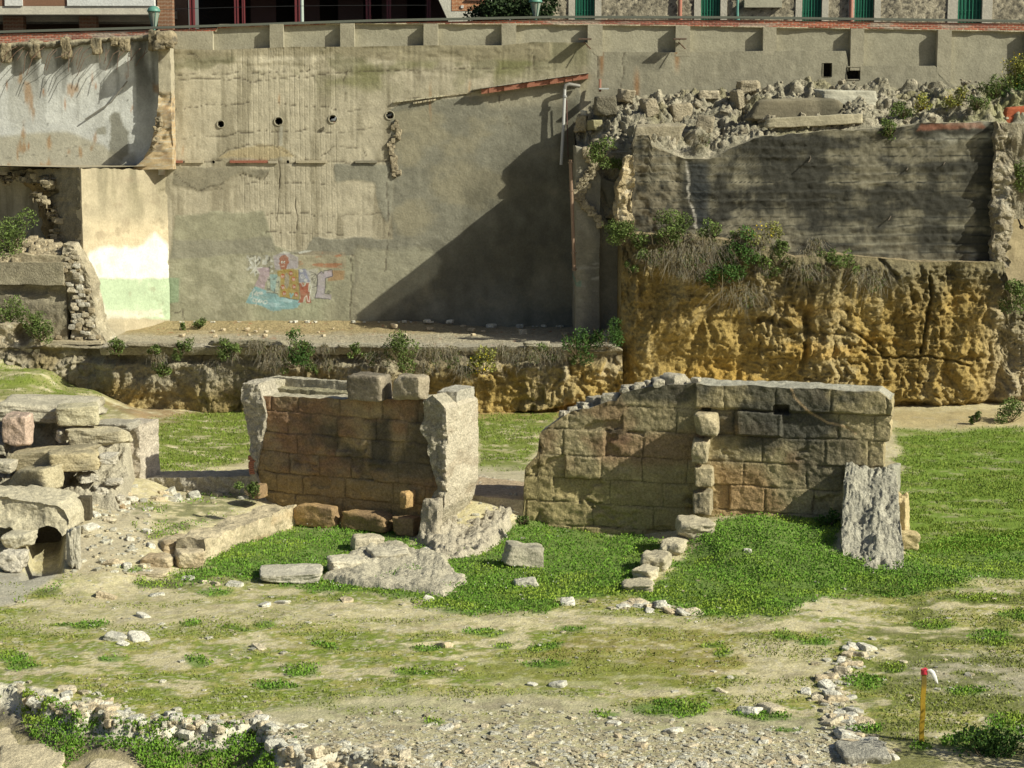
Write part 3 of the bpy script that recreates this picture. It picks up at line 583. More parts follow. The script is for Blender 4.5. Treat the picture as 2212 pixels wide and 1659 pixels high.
# street lamps
def lamp(qx, label, hy):
    c = PY(qx, hy, 75.2); r = thing('street_lamp', label, 'street lamp', 'teal street lamps behind the parapet', loc=(c[0], 75.2, STZ)); h = c[2]-STZ
    TE = (.10, .26, .21)
    mb = MB(); mb.tube([(0, 0, 0), (0, 0, h-.62)], .05, TE, 10); mb.tube([(0, 0, 0), (0, 0, .5)], .09, TE, 10); mb.tube([(0, 0, h-.64), (0, 0, h-.56)], [.05, .10], TE, 10); mb.build('pole', M_METAL, r)
    mb = MB(); a = np.linspace(0, 2*math.pi, 21); R = [.10, .25, .25, .22, .15, .05, .0]; Zs = [.0, .0, .03, .10, .17, .21, .215]
    mb.grid(np.array([[(R[k]*math.cos(t), R[k]*math.sin(t), h-.02+Zs[k]) for t in a] for k in range(7)]), TE); mb.build('lamp_cap', M_METAL, r)
    mb = MB(); mb.grid(np.array([[(R2*math.cos(t), R2*math.sin(t), z) for t in a] for R2, z in ((.08, h-.56), (.20, h-.03))]), (.28, .32, .27)); mb.build('lamp_glass', M_METAL, r)
    for k in range(4):
        t0 = k*math.pi/2+.5; mb = MB(); mb.tube([(.085*math.cos(t0), .085*math.sin(t0), h-.56), (.215*math.cos(t0), .215*math.sin(t0), h-.02)], .014, TE, 6); mb.build('strut', M_METAL, r)
lamp(332, 'teal street lamp with a domed cap in front of the brick piered apartment block', 24); lamp(1157, 'teal street lamp beside the dark tree and the stone building', 4)
# cable strung in front of the shopfront
mb = MB(); mb.tube([PY(332+k*10, 21-3*math.sin(k/60*math.pi)-k*.16, 81) for k in range(60)], .012, (.03, .03, .03), 4); tag(mb.build('cable', M_METAL), 'thin black cable strung across the dark recessed shopfront', 'cable')
# ================================================================ left side: white wall, pilaster, bright corner wall, broken masonry
WL = Wall(0, 73.7, 0); ls = lambda q: WL.sz(q, 300)[0]
def white_color(s, d, z, P, fl):
    qx, qy = proj(P); X, Z = P[..., 0], P[..., 2]; n1 = fb(X*.6, Z*.5, 0, 121, 5); n2 = fb(X*2.0, Z*.28, 0, 122, 5); n4 = fb(X*4, Z*4, 0, 124, 4)
    C = np.array((.60, .61, .60))*(1+.16*n1+.08*n4)[..., None]
    C = mix(C, (.25, .25, .23), sm(-.1, .3, n2)*.8*sm(340, 150, qy)); C = mix(C, (.09, .09, .08), sm(-.05, .3, n2+.1)*sm(230, 105, qy+n1*40)*.9)
    C = mix(C, (.40, .37, .28), spoly(qx+n1*14, qy+n1*10, [(-80, 300), (60, 288), (145, 284), (220, 310), (280, 370), (-80, 380)], 6)*.8)
    C = mix(C, (.22, .215, .18), spoly(qx+n4*5+n1*9, qy+n4*5, [(233, 262), (243, 241), (258, 243), (262, 268), (278, 285), (276, 330), (262, 352), (234, 330)], 3)*.9)
    C = mix(C, (.25, .235, .18), spoly(qx+n4*5, qy, [(235, 325), (290, 330), (298, 366), (238, 366)], 5)*.6)
    C = mix(C, (.27, .26, .21), spoly(qx+n4*6, qy+n4*4, [(203, 276), (228, 274), (226, 290), (208, 290)], 2)*.8)
    C = mix(C, (.55, .55, .52), spoly(qx+n1*9, qy, [(30, 120), (60, 110), (80, 230), (40, 290), (10, 240)], 14)*.5); C = mix(C, (.56, .56, .53), spoly(qx+n1*9, qy, [(150, 110), (180, 100), (190, 200), (155, 220)], 12)*.5)
    ru = sm(.42, .6, fb(X*2.6+3, Z*.9, 0, 127, 3)); C = mix(C, (.34, .17, .05), ru*.6*sm(120, 150, qy))
    for rx, ry, L in ((62, 316, 14), (94, 200, 14), (200, 170, 22), (207, 186, 12), (274, 165, 14), (141, 225, 20), (148, 330, 12), (15, 185, 16), (285, 235, 12)):
        C = mix(C, (.36, .15, .04), sm(3.2, 0, np.abs(qx-rx+n4*4))*sm(L, 0, np.abs(qy-ry))*.8)
    C = mix(C, (.08, .08, .07), sm(2.6, 1.2, np.min([np.hypot(qx-a, qy-b) for a, b in ((51, 270), (51, 181), (97, 178), (103, 269), (213, 202), (22, 340), (145, 337), (167, 337), (53, 222), (276, 218))], axis=0))*.7)
    C = mix(C, (.16, .15, .13), sm(1.1, .2, dline(qx, qy+n1*2, [(-60, 352), (90, 332), (180, 313), (300, 295)]))*.45)
    return C
ww = thing('plastered_wall', 'pale grey white plastered wall with rust spots and dark streaks, left of the broken brick pilaster', 'wall', loc=(ls(160), 73.7, 8))
def rel(mb, root, nm, m): o = mb.build(nm, m, root); o.location = -Vector(root.location); return o
ztl = WL.prof([(-130, 104), (0, 98), (60, 92), (100, 93), (200, 86), (300, 80), (345, 74)])
mb = solid(WL, ls(-130), ls(352), lambda s: ztl(s)-.03+.06*fb(s*3, s*0, 0, 5, 3), WL.sz(0, 378)[1], 0, -.28, .06, rough=.012, rf=1.0, colf=white_color); rel(mb, ww, 'wall_face', M_CONC)
# broken slab edge along its top and the stubs of the beams
mb = MB(); S = np.arange(ls(-130), ls(372), .05); k = fb(S*1.3, S*0, 0, 6, 4); k2 = fb(S*5, S*0, 0, 7, 3); zc = ztl(S)-.02
for a in (0,):
    dd = .30+.22*k+.07*k2; hh = .16+.16*np.maximum(k, -.3)+.05*k2
    G = np.stack([WL.P(S, 0.0, zc-hh), WL.P(S, dd*.6, zc-hh*.95), WL.P(S, dd, zc-hh*.3), WL.P(S, dd*.9, zc+.03), WL.P(S, -.2, zc+.08)], 1); G = G+rdisp(G, .05, 5, 9); C = np.tile((.17, .155, .12), G.shape[:-1]+(1,)); C[:, 3:] = (.33, .29, .20); mb.grid(G, C*(1+.3*k2)[:, None, None])
rel(mb, ww, 'broken_slab_edge', M_STONE)
for i, (q, y, h) in enumerate(((14, 115, 34), (76, 107, 30), (143, 102, 36), (210, 100, 28), (270, 96, 22), (333, 86, 36), (250, 90, 16))):
    mb = MB()
    for G in stone(60+i, 14, 9, .86, .14): mb.grid(G*np.array((.21, .26, h*.012))+rdisp(G, .03, 4, i), stone_color(G, 60+i, (.27, .225, .15), .5, (.10, .09, .065)))
    o = mb.build('beam_stub', M_STONE, ww); o.location = Vector(PY(q, y, 73.5))-ww.location
mb = MB()
for i in range(26):
    q = rng.uniform(0, 340); y0 = 104+rng.uniform(-8, 10); p = Vector(PY(q, y0, 73.4)); dx = rng.uniform(-.7, .1); mb.tube([p, p+Vector((dx*.5, -.25, -.22)), p+Vector((dx, -.3, -rng.uniform(.3, .9)))], .012, (.14, .08, .05), 4)
rel(mb, ww, 'rusty_rebar', M_METAL)
mb = MB(); mb.tube([PY(275, 175, 73.55), PY(240, 175+46, 73.55), PY(184, 258, 73.55)], .03, (.20, .19, .17), 6); rel(mb, ww, 'wire_channel', M_METAL)
# pilaster with its brick core flaring at the foot
pil = thing('brick_pilaster', 'tall rendered pilaster broken open to its pale brick core where it flares at the foot', 'pilaster', loc=(ls(360), 73, 8))
WP = Wall(0, 73.2, 0); psx = lambda q: WP.sz(q, 300)[0]; pz = lambda y: WP.sz(360, y)[1]
def brick_color(s, d, z, P, fl):
    qx, qy = proj(P); X, Z = P[..., 0]+P[..., 1], P[..., 2]; row = np.floor(Z/.085); j = np.maximum(sm(.41, .48, np.abs((X/.27+.5*(row % 2)) % 1-.5)), sm(.30, .45, np.abs((Z/.085) % 1-.5)))
    C = np.tile((.46, .35, .21), X.shape+(1,))*(1+.22*fb(X*4, Z*12, 0, 3, 2))[..., None]; C = mix(C, (.45, .42, .34), j*.8); C = mix(C, (.36, .22, .12), sm(.15, .4, fb(X*3, Z*6, 0, 8, 3))*.4)
    pm = sm(218, 190, qy+8*fb(X*2, Z*2, 0, 9, 3)); C = mix(C, np.array((.42, .38, .29)), pm)
    return mix(C, (.12, .10, .08), sm(.25, .5, fb(X*2.5, Z*2.5, 0, 19, 4))*.6)
lefts = lambda z: -np.interp(z, [pz(372), pz(362), pz(345), pz(320), pz(295), pz(250), pz(200), pz(90)], [1.25, 1.0, .62, .40, .26, .1, 0, 0])
mb = solid(WP, psx(346), psx(372), pz(70), WP.sz(360, 366)[1], 0, -.75, .05, rough=.03, rf=3, seed=12, colf=brick_color, s0f=lefts,
    front=lambda s, z: -.10*sm(.1, .4, fb(s*3, z*3, 0, 3, 3))*(z < pz(200)) + .02)
rel(mb, pil, 'brick_core', M_BRICK)
for i, (q, y, r0) in enumerate(((360, 84, .36), (347, 98, .25), (367, 96, .18), (344, 258, .13), (341, 278, .13), (345, 268, .1), (338, 300, .1), (330, 318, .08))):
    mb = MB()
    for G in stone(160+i, 14, 8, .9, .1): mb.grid(G*np.array((r0, .3, r0*.8))+np.array(PY(q, y, 72.85)), stone_color(G, 60+i, (.30, .25, .17), .5, (.11, .10, .08)))
    rel(mb, pil, 'broken_lump', M_STONE)
# bright wall turned to the sun, and the dark broken face beside it
WBr = Wall(-12.7, 74.0, -48.6); WDk = Wall(-15.24, 71.1, 37)
def bright_color(s, d, z, P, fl):
    qx, qy = proj(P); X, Z = s, z; n1 = fb(X*.7, Z*.5, 0, 131, 5); n2 = fb(X*2.4, Z*.3, 0, 132, 5); n4 = fb(X*3.5, Z*3.5, 0, 134, 4); wy = qy+n4*5; wx = qx+n4*5
    C = np.array((.43, .375, .27))*(1+.12*n1+.10*n4)[..., None]; C = mix(C, (.24, .215, .15), sm(-.1, .3, n2)*sm(510, 380, qy)*.85); C = mix(C, (.28, .25, .17), spoly(wx, wy, [(228, 400), (310, 395), (318, 470), (262, 500), (232, 450)], 16)*.6*sm(-.3, .2, n2))
    C = mix(C, (.62, .52, .36), spoly(wx, wy, [(192, 480), (370, 480), (370, 560), (186, 560)], 22)*.6)
    C = mix(C, np.array((.74, .73, .68))*(1+.12*n2)[..., None], spoly(wx+n1*10, wy+n1*8, [(196, 548), (222, 536), (300, 534), (338, 506), (366, 530), (370, 606), (222, 602), (186, 600)], 6))
    gr = spoly(wx, qy+n4*4+n1*3, [(180, 602), (372, 601), (372, 690), (226, 684), (182, 668)], 2.5); C = mix(C, np.array((.44, .54, .38))*(1+.2*n1)[..., None], gr)
    C = mix(C, (.66, .66, .54), gr*sm(.0, .35, fb(X*.8, Z*.6, 0, 136, 4))*.8); C = mix(C, (.66, .64, .54), spoly(wx, wy, [(210, 640), (228, 660), (232, 720), (214, 720)], 3)*.8); C = mix(C, (.60, .59, .50), spoly(wx, wy, [(228, 672), (350, 668), (352, 682), (232, 690)], 3)*.8)
    C = mix(C, (.22, .17, .12), sm(.3, .6, fb(X*2.2, Z*2.2, 0, 139, 4))*.35)
    return C
cw = thing('corner_wall', 'tall sunlit corner wall painted white and pale green at its foot', 'wall', loc=(-14, 72.6, 2.3))
zb = WBr.prof([(186, 735), (372, 712)]); zt = WBr.prof([(178, 362), (300, 366), (372, 366)])
mb = solid(WBr, WBr.sz(179, 500)[0], 0.05, lambda s: zt(s)+.05*fb(s*4, s*0, 0, 4, 3), lambda s: zb(s)-.2, 0, -.45, .045, rough=.02, rf=1.4, seed=3, colf=bright_color, front=lambda s, z: -.05*sm(.2, .5, fb(s*2.5, z*2.5, 0, 139, 4))*sm(-1.0, -.3, s)); rel(mb, cw, 'sunlit_face', M_CONC)
HOLE = [(-160, 378), (30, 384), (62, 392), (95, 388), (105, 402), (122, 412), (88, 425), (92, 440), (112, 462), (122, 482), (126, 508), (120, 520), (138, 532), (150, 545), (-160, 560)]
def dark_color(s, d, z, P, fl):
    qx, qy = proj(P); n1 = fb(s*.9, z*.9, 0, 141, 5); n4 = fb(s*5, z*5, 0, 142, 4); C = np.array((.235, .21, .155))*(1+.25*n1+.3*n4)[..., None]
    C = mix(C, (.34, .28, .17), sm(.1, .45, fb(s*2, z*2, 0, 143, 4))*.5); hm = spoly(qx+n4*4, qy+n4*4, HOLE, 4); C = mix(C, np.array((.26, .20, .11))*(1+.5*n4)[..., None], hm)
    return C
def dark_front(s, z):
    P = WDk.P(s, 0.0, z); qx, qy = proj(P); n4 = fb(s*2, z*2, 0, 145, 4); h = spoly(qx+n4*7, qy+n4*7, HOLE, 5)
    return -h*(1.1+.35*fb(s*.9, z*1.6, 0, 146, 4)-.5*sm(430, 395, qy))+.05*fb(s*6, z*6, 0, 147, 3)
mb = solid(WDk, WDk.sz(-150, 500)[0], -.10, lambda s: WDk.prof([(-150, 372), (0, 371), (60, 366), (179, 362)])(s)+.05*fb(s*4, s*0, 0, 4, 3), 1.0, 0, -2.2, .05, rough=.04, rf=2.2, seed=33, colf=dark_color, front=dark_front, resd=.2); rel(mb, cw, 'broken_face', M_STONE)
mb = MB(); a = PY(179, 362, 71.15); mb.add([(a[0], 71.15, a[2]), (-12.6, 73.9, a[2]-.02), (-12.6, 74.1, a[2]), (-24, 74.1, a[2]), (-20, 74.0, a[2])], [(0, 1, 2), (0, 2, 3), (0, 3, 4)], (.36, .32, .24)); rel(mb, cw, 'flat_top', M_CONC)
mb = MB()
for i in range(60):
    q = [(100, 392), (106, 402), (82, 424), (70, 388), (55, 384), (96, 440), (118, 470), (124, 500), (120, 518), (112, 455), (15, 386), (130, 520)][i % 12]; r0 = rng.uniform(.07, .2)
    for G in stone(400+i, 7, 7, .9, .07): mb.grid(G*np.array((r0, r0, r0*rng.uniform(.5, .9)))+np.array(PY(q[0]+rng.normal(0, 5), q[1]+rng.normal(0, 5), 71.9+(.0 if q[0] > 80 else .9)+rng.uniform(-.1, .3))), np.array((.42, .36, .25))*rng.uniform(.5, 1.25))
rel(mb, cw, 'exposed_stones', M_STONE)
# strip of flint footing climbing down the corner
W6 = Wall(0, 70.05, 0); s6 = lambda q: W6.sz(q, 600)[0]; z6 = lambda y: W6.sz(170, y)[1]
def rubble_color(seed, a=(.47, .40, .28), b=(.30, .25, .17), c=(.60, .56, .46), sc=5.0):
    def f(s, d, z, P, fl):
        bb = bil((P[..., 0]+P[..., 1]*.6)*sc*.8, (P[..., 2]+P[..., 1]*.3)*sc*.8, 0, seed, 4); idd = fb(P[..., 0]*sc, P[..., 2]*sc, P[..., 1]*2+.1, seed+8, 3); C = np.asarray(a)*(.85+.4*idd)[..., None]; C = mix(C, c, sm(.2, .45, idd)*.6); C = mix(C, b, sm(.30, .08, bb)*.8)
        return C*(1+.2*fb(P[..., 0]*3, P[..., 2]*3, P[..., 1]*3+.3, seed, 4))[..., None]
    return f
def rubble_front(seed, amp=.10, sc=5.0):
    def f(s, z):
        return amp*1.6*(bil(s*sc*.35, z*sc*.35, 0, seed+9, 5, .6)-.5)+amp*1.2*fb(s*1.2, z*1.2, 0, seed, 3)
    return f
mb = solid(W6, s6(138), s6(196), lambda s: np.interp(s, [s6(138), s6(160), s6(196)], [z6(528), z6(532), z6(600)]), z6(840), .15, -1.2, .045, rough=.10, rf=1.6, seed=15, colf=rubble_color(15, (.52, .46, .34), (.36, .30, .2)), front=rubble_front(15), s1f=lambda z: np.interp(z, [z6(820), z6(760), z6(700), z6(600)], [1.0, .75, .25, 0]), s0f=lambda z: np.interp(z, [z6(830), z6(760), z6(700), z6(640)], [-.2, .15, .3, 0]), resd=.1)
o = mb.build('rubble_buttress', M_RUB); tag(o, 'ragged buttress of pale rubble concrete running down below the green and white corner wall', 'wall')
mb = MB()
for i in range(170):
    y = rng.uniform(545, 830); q = np.interp(y, [540, 640, 700, 760, 830], [152, 168, 175, 178, 170])+rng.normal(0, 1)*np.interp(y, [540, 700, 830], [9, 14, 30]); r0 = rng.uniform(.05, .15)
    for G in stone(2500+i, 6, 8, .88, .08): mb.grid(G*np.array((r0, r0*.8, r0*.7))+np.array(PY(q, y, 69.72)), np.array(((.52, .46, .35), (.60, .56, .48), (.42, .35, .24))[i % 3])*rng.uniform(.7, 1.1))
c = mb.build('embedded_stones', M_RUB, o)
# lower masonry left of it
W5 = Wall(-17.5, 69.8, 4); s5 = lambda q, y=600: W5.sz(q, y)[0]; z5 = lambda y: W5.sz(60, y)[1]
lm = thing('masonry_wall', 'grey masonry wall of large rendered blocks below the dark hollow at the left', 'wall', loc=(-17, 71, 3))
def lm_color(seed, base=(.30, .27, .20)):
    return lambda s, d, z, P, fl: mix(np.asarray(base)*(1+.2*fb(s*1.0, z*1.0, 0, seed, 5)+.18*fb(s*5, z*5, 0, seed+1, 3))[..., None], (.44, .38, .26), (fl == 1)*.8)
mb = solid(W5, s5(-140), s5(138), z5(566), z5(614), .1, -.8, .05, rough=.03, seed=5, colf=lm_color(5)); rel(mb, lm, 'render_band', M_STONE)
mb = solid(W5, s5(-140), s5(140), z5(612), z5(745), -.12, -1.2, .05, rough=.03, seed=6, colf=lm_color(6, (.27, .24, .175)), front=lambda s, z: -.18*sm(-.1, .25, fb(s*1.1, z*2.6, 0, 77, 4))*sm(z5(660), z5(630), z)+.04*fb(s*5, z*5, 0, 8, 3)); rel(mb, lm, 'lower_course', M_STONE)
mb = solid(W5, s5(-140), s5(142), lambda s: z5(552)+.12*fb(s*2, s*0, 0, 3, 3), z5(570), -.05, -1.4, .06, rough=.05, seed=8, colf=lm_color(8, (.40, .35, .25))); rel(mb, lm, 'shelf', M_STONE)
mb = MB()
for i in range(150):
    q = rng.uniform(-60, 150); t = rng.random(); y = 566-t*50*(1-abs(q-70)/230); yy = 69.9+t*1.5; r0 = rng.uniform(.06, .22)
    for G in stone(500+i, 6, 7, .9, .07): mb.grid(G*np.array((r0, r0, r0*.7))+np.array(PY(q, y-3, yy)), np.array((.47, .40, .28))*rng.uniform(.6, 1.25))
rel(mb, lm, 'loose_masonry', M_RUB)
for i, (b, lab) in enumerate((((150, 548, 172, 568), 'x'), ((8, 566, 40, 577), 'x'))): pass
W4 = Wall(0, 69.0, 0); s4 = lambda q: W4.sz(q, 700)[0]; z4 = lambda y: W4.sz(60, y)[1]
mb = solid(W4, s4(-140), s4(84), lambda s: z4(702)+.15*fb(s*1.3, s*0, 0, 3, 3), z4(790), .05, -1.6, .05, rough=.09, seed=9, colf=rubble_color(19, (.50, .43, .31)), front=lambda s, z: rubble_front(19, .06)(s, z)-.7*np.exp(-(((s-s4(48))/.28)**2+((z-z4(722))/.30)**2)**2), resd=.1)
tag(mb.build('rubble_footing', M_RUB), 'low pale rubble footing with a round hollow at the far left below the masonry', 'wall')
mb = solid(W4, s4(60), s4(212), z4(740), z4(746), -.3, -1.2, .06, rough=.03, seed=10, colf=lm_color(10, (.42, .37, .27))); tag(mb.build('stone_ledge', M_STONE), 'thin stone ledge below the grey masonry wall', 'ledge')
# ================================================================ pillar wall standing out from the retaining wall
YP = 69.95; PW = Wall(0, YP, 0); pss = lambda q: PW.sz(q, 500)[0]; pzz = lambda y: PW.sz(1290, y)[1]
pw = thing('pillar_wall', 'grey board marked concrete wall end beside the brown drainpipe with broken stones up its side', 'wall', loc=(pss(1288), YP, 2.3))
def pil_color(s, d, z, P, fl):
    n1 = fb(s*1.2+d, z*.9, 0, 151, 5); n4 = fb(s*5+d*5, z*5, 0, 152, 4); bd = np.abs(((z/.17) % 1)-.5); C = np.array((.31, .29, .235))*(1+.2*n1+.15*n4)[..., None]; C = mix(C, (.15, .14, .12), sm(.44, .5, bd)*.4)
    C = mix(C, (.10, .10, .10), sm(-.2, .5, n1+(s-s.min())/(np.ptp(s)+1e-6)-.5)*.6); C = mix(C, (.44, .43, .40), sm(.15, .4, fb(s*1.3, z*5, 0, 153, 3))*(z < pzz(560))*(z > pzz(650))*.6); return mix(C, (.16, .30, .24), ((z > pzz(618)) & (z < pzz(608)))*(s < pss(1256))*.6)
ptop = PW.prof([(1244, 318), (1262, 322), (1276, 345), (1296, 380), (1330, 392)])
def psl(z): return -.10*sm(pzz(400), pzz(340), z)*0
mb = solid(PW, pss(1245), pss(1296), lambda s: ptop(s), 2.0, 0, -4.03, .05, rough=.035, rf=2.2, seed=21, colf=pil_color, resd=.12, topf=lambda s, d: 0*s); rel(mb, pw, 'wall_end', M_CONC)
mb = solid(PW, pss(1294), pss(1338), lambda s: np.interp(s, [pss(1294), pss(1338)], [pzz(382), pzz(400)]), 2.0, -.35, -4.5, .06, rough=.05, rf=2, seed=22, colf=lambda s, d, z, P, fl: np.array((.21, .20, .165))*(1+.3*fb(s*2, z*1.2, 0, 4, 5))[..., None], front=lambda s, z: -.5*sm(.12, 0, np.abs((s-pss(1312))-(pzz(455)-z)*.35))*sm(pzz(500), pzz(480), z)*sm(pzz(400), pzz(420), z), resd=.3); rel(mb, pw, 'recessed_slab', M_CONC)
mb = MB()
for i in range(70):
    f = i/69; yy = 322+f*165; q = 1262+18*math.sin(f*8)+f*14+rng.normal(0, 4); r0 = rng.uniform(.06, .18)
    for G in stone(600+i, 7, 7, .9, .08): mb.grid(G*np.array((r0, .14, r0*.8))+np.array(PY(q, yy, YP-.02)), np.array((.44, .38, .27))*rng.uniform(.6, 1.15))
rel(mb, pw, 'exposed_rubble', M_RUB)
# sunlit column of torn masonry at the left end of the dark wall
W8 = Wall(0, 69.1, 0); s8 = lambda q: W8.sz(q, 400)[0]; z8 = lambda y: W8.sz(1355, y)[1]
mb = solid(W8, s8(1336), s8(1366), z8(338), z8(500), .25, -1.0, .04, rough=.12, rf=2.4, seed=31, colf=rubble_color(31, (.60, .49, .31), (.33, .25, .14), (.66, .60, .48), 4), front=rubble_front(31, .16, 4), s0f=lambda z: -.06+.28*sm(z8(420), z8(340), z)+.08*fb(z*3, z*0, 0, 3, 3)); tag(mb.build('masonry_column', M_RUB), 'sunlit column of torn yellow and cream masonry at the left end of the black stained wall', 'wall')
# black stained wall
YK = 69.3; KW = Wall(0, YK, 1.5); ks = lambda q: KW.sz(q, 400)[0]; kz = lambda q, y: KW.sz(q, y)[1]
KTOP = [(1362, 330), (1372, 292), (1402, 290), (1408, 315), (1440, 330), (1480, 342), (1534, 344), (1600, 312), (1635, 297), (1760, 285), (1905, 277), (1990, 268), (2147, 263), (2184, 285), (2300, 300)]
def black_color(s, d, z, P, fl):
    qx, qy = proj(P); n1 = fb(s*.35, z*.5, 0, 161, 5); n2 = fb(s*.5, z*2.4, 0, 162, 5); n3 = fb(s*2.2, z*.3, 0, 163, 5); n4 = fb(s*5, z*5, 0, 164, 4)
    n5 = fb(s*1.7, z*2.2, 0, 168, 6, .65); C = np.array((.24, .22, .165))*(1+.35*n2+.35*n4+.3*n5)[..., None]; C = mix(C, (.040, .040, .036), sm(-.32, .16, n1*.7+n3*.5+n2*.55+n5*.32)*.93)
    C = mix(C, (.04, .045, .05), spoly(qx+n4*4, qy, [(1482, 345), (1530, 350), (1535, 500), (1508, 500), (1492, 430)], 9)*.9)
    C = mix(C, (.50, .47, .42), sm(3.5, 1, dline(qx+n4*6, qy+n4*4, [(1482, 350), (1488, 390), (1486, 430), (1498, 455), (1502, 490)]))*.9)
    C = mix(C, (.34, .33, .28), sm(.25, .5, fb(s*.7, z*1.5, 0, 166, 4))*sm(1980, 2080, qx)*.8); C = mix(C, (.30, .28, .21), sm(.1, .4, fb(s*.6, z*2, 0, 167, 4))*sm(470, 500, qy)*.6)
    C = mix(C, (.24, .21, .15), sm(1480, 1465, qx+n4*4)*.7*sm(-.4, .2, n2+n4)); C = mix(C, (.035, .035, .03), sm(1.2, .3, np.abs(((z/.165+.1*n1) % 1)-.5)*6)*.0+sm(.42, .5, np.abs(((z/.30+.12*fb(s*.6, z*0, 0, 9, 3)) % 1)-.5))*.95+sm(.36, .5, np.abs(((z/.13) % 1)-.5))*.3*sm(-.6, .0, fb(s*.5, z*3, 0, 10, 3)))
    C = mix(C, (.35, .14, .09), spoly(qx, qy+n4*4, [(1990, 268), (2120, 264), (2130, 276), (1980, 282)], 3)*.5)
    return mix(C, (.40, .36, .27), (fl == 1)*.8)
def black_front(s, z):
    n1 = fb(s*.5, z*2.4, 0, 162, 5); bd = ((z/.30+.12*fb(s*.6, z*0, 0, 9, 3)) % 1); P = KW.P(s, 0.0, z); qx, qy = proj(P)
    return .05*bd*sm(-.3, .3, fb(s*.4, z*1.5, 0, 169, 3))+.02*n1+.03*fb(s*5, z*6, 0, 165, 5)-.02*sm(.15, .3, fb(s*1.2, z*2.5, 0, 190, 5))-.07*sm(-.3, .3, fb(s*1.6, z*1.6, 0, 170, 4))*sm(1480, 1462, qx)
bw = thing('stained_wall', 'huge concrete wall with horizontal shuttering lines stained black on top of the yellow cliff', 'wall', loc=(ks(1780), YK, 5.3))
kt = KW.prof(KTOP)
mb = solid(KW, ks(1366), ks(2150), lambda s: kt(s)+.06*fb(s*2.5, s*0, 0, 3, 3), 4.9, 0, -.9, .045, rough=.03, rf=1.5, seed=41, colf=black_color, front=black_front, resd=.1); rel(mb, bw, 'wall_face', M_CONC)
mb = solid(KW, ks(2142), ks(2184), lambda s: np.interp(s, [ks(2142), ks(2160), ks(2184)], [kt(ks(2142)), kt(ks(2150))-.05, kt(ks(2184))-.6]), 4.9, .35, -.9, .04, rough=.12, rf=2.2, seed=42, colf=rubble_color(43, (.40, .35, .26), (.16, .14, .10), (.56, .52, .43), 3.6), front=rubble_front(43, .2, 3.6), s1f=lambda z: .22*fb(z*2, z*0, 0, 3, 4), s0f=lambda z: .12*fb(z*3, z*0, 0, 13, 4)); rel(mb, bw, 'torn_end', M_RUB)
mb = MB()
for i, (q, y, sx, sz_) in enumerate(((2032, 458, .05, .36),)): mb.tube([PY(2012, 448, YK-.05), PY(2014, 452, YK-.2), PY(2033, 492, YK-.12)], .045, (.10, .09, .08), 6)
rel(mb, bw, 'bent_iron_bar', M_METAL)
mb = MB()
for q, y in ((1748, 325), (1960, 342), (2040, 330), (1921, 450)):
    mb.tube([PY(q, y, YK-.05), PY(q+3, y+18, YK-.35), PY(q-2, y+26, YK-.5)], .02, (.10, .08, .06), 5)
rel(mb, bw, 'rusty_rebar', M_METAL)
# right edge: pale terraces beyond the torn end
W9 = Wall(0, 71.5, 0); s9 = lambda q: W9.sz(q, 400)[0]; z9 = lambda y: W9.sz(2200, y)[1]
re_ = thing('terrace_wall', 'cream and ochre rendered terrace walls at the right edge beyond the torn wall end', 'wall', loc=(s9(2230), 71.5, 3))
for x0, x1, y0, y1, D, c, nm in ((2176, 2420, 430, 640, 0, (.50, .42, .27), 'lower_render'), (2176, 2420, 265, 340, -.6, (.40, .35, .27), 'upper_render'), (2178, 2420, 340, 440, -1.2, (.17, .15, .10), 'earth_back')):
    mb = solid(W9, s9(x0), s9(x1), z9(y0), z9(y1), D, D-1.2, .08, rough=.04, seed=x0, colf=(lambda cc: lambda s, d, z, P, fl: np.asarray(cc)*(1+.2*fb(s, z, 0, 3, 5))[..., None])(c)); rel(mb, re_, nm, M_CONC)
mb = MB()
for G in stone(77, 20, 3, .95, .05): mb.grid(G*np.array((.7, .4, .42))+np.array(PY(2206, 253, 70.3)), stone_color(G, 5, (.42, .12, .06), .3))
tag(mb.build('brick_lump', M_BRICK), 'red brick lump lying on the rubble at the right edge', 'rubble')
mb = MB(); mb.tube([PY(2187, 440, 70.2), PY(2206, 490, 70.0)], .03, (.06, .05, .05), 6); mb.tube([PY(2205, 489, 70.0), PY(2208, 492, 69.9)], .07, (.06, .05, .05), 8); tag(mb.build('iron_bar', M_METAL), 'dark iron bar leaning on the cream wall at the right edge', 'bar')
# ================================================================ rubble slope behind the black wall (heightfield)
xa, xb = PY(1248, 250, 70)[0], PY(2330, 250, 74)[0]; X1 = np.arange(xa, xb, .05); Y1 = np.arange(69.6, 74.15, .05); X, Y = np.meshgrid(X1, Y1, indexing='ij')
zf = np.interp(X1, [KW.P(ks(q), 0, 0)[0] for q in (1240, 1362, 1410, 1480, 1534, 1640, 1905, 2147, 2300)], [PY(1255, 335, 69.6)[2], PY(1362, 330, 69.6)[2], PY(1410, 312, 69.6)[2], PY(1480, 345, 69.6)[2], PY(1534, 345, 69.6)[2], PY(1640, 300, 69.6)[2], PY(1905, 278, 69.6)[2], PY(2147, 265, 69.6)[2], PY(2300, 270, 69.6)[2]])
zbk = np.interp(X1, [PY(q, 200, 74)[0] for q in (1240, 1275, 1400, 1600, 1750, 1900, 2050, 2212, 2330)], [PY(q, y, 74)[2] for q, y in ((1240, 215), (1275, 196), (1400, 192), (1600, 186), (1750, 172), (1900, 172), (2050, 182), (2212, 184), (2330, 184))])
t = (Y-69.6)/(74.15-69.6); base = zf[:, None]*(1-t)+zbk[:, None]*t
f1, f2, idd = worley(X*1.15, Y*1.15, 7); g1, g2, id2 = worley(X*3.4, Y*3.4, 8); n = fb(X*.6, Y*.6, 0, 171, 5)
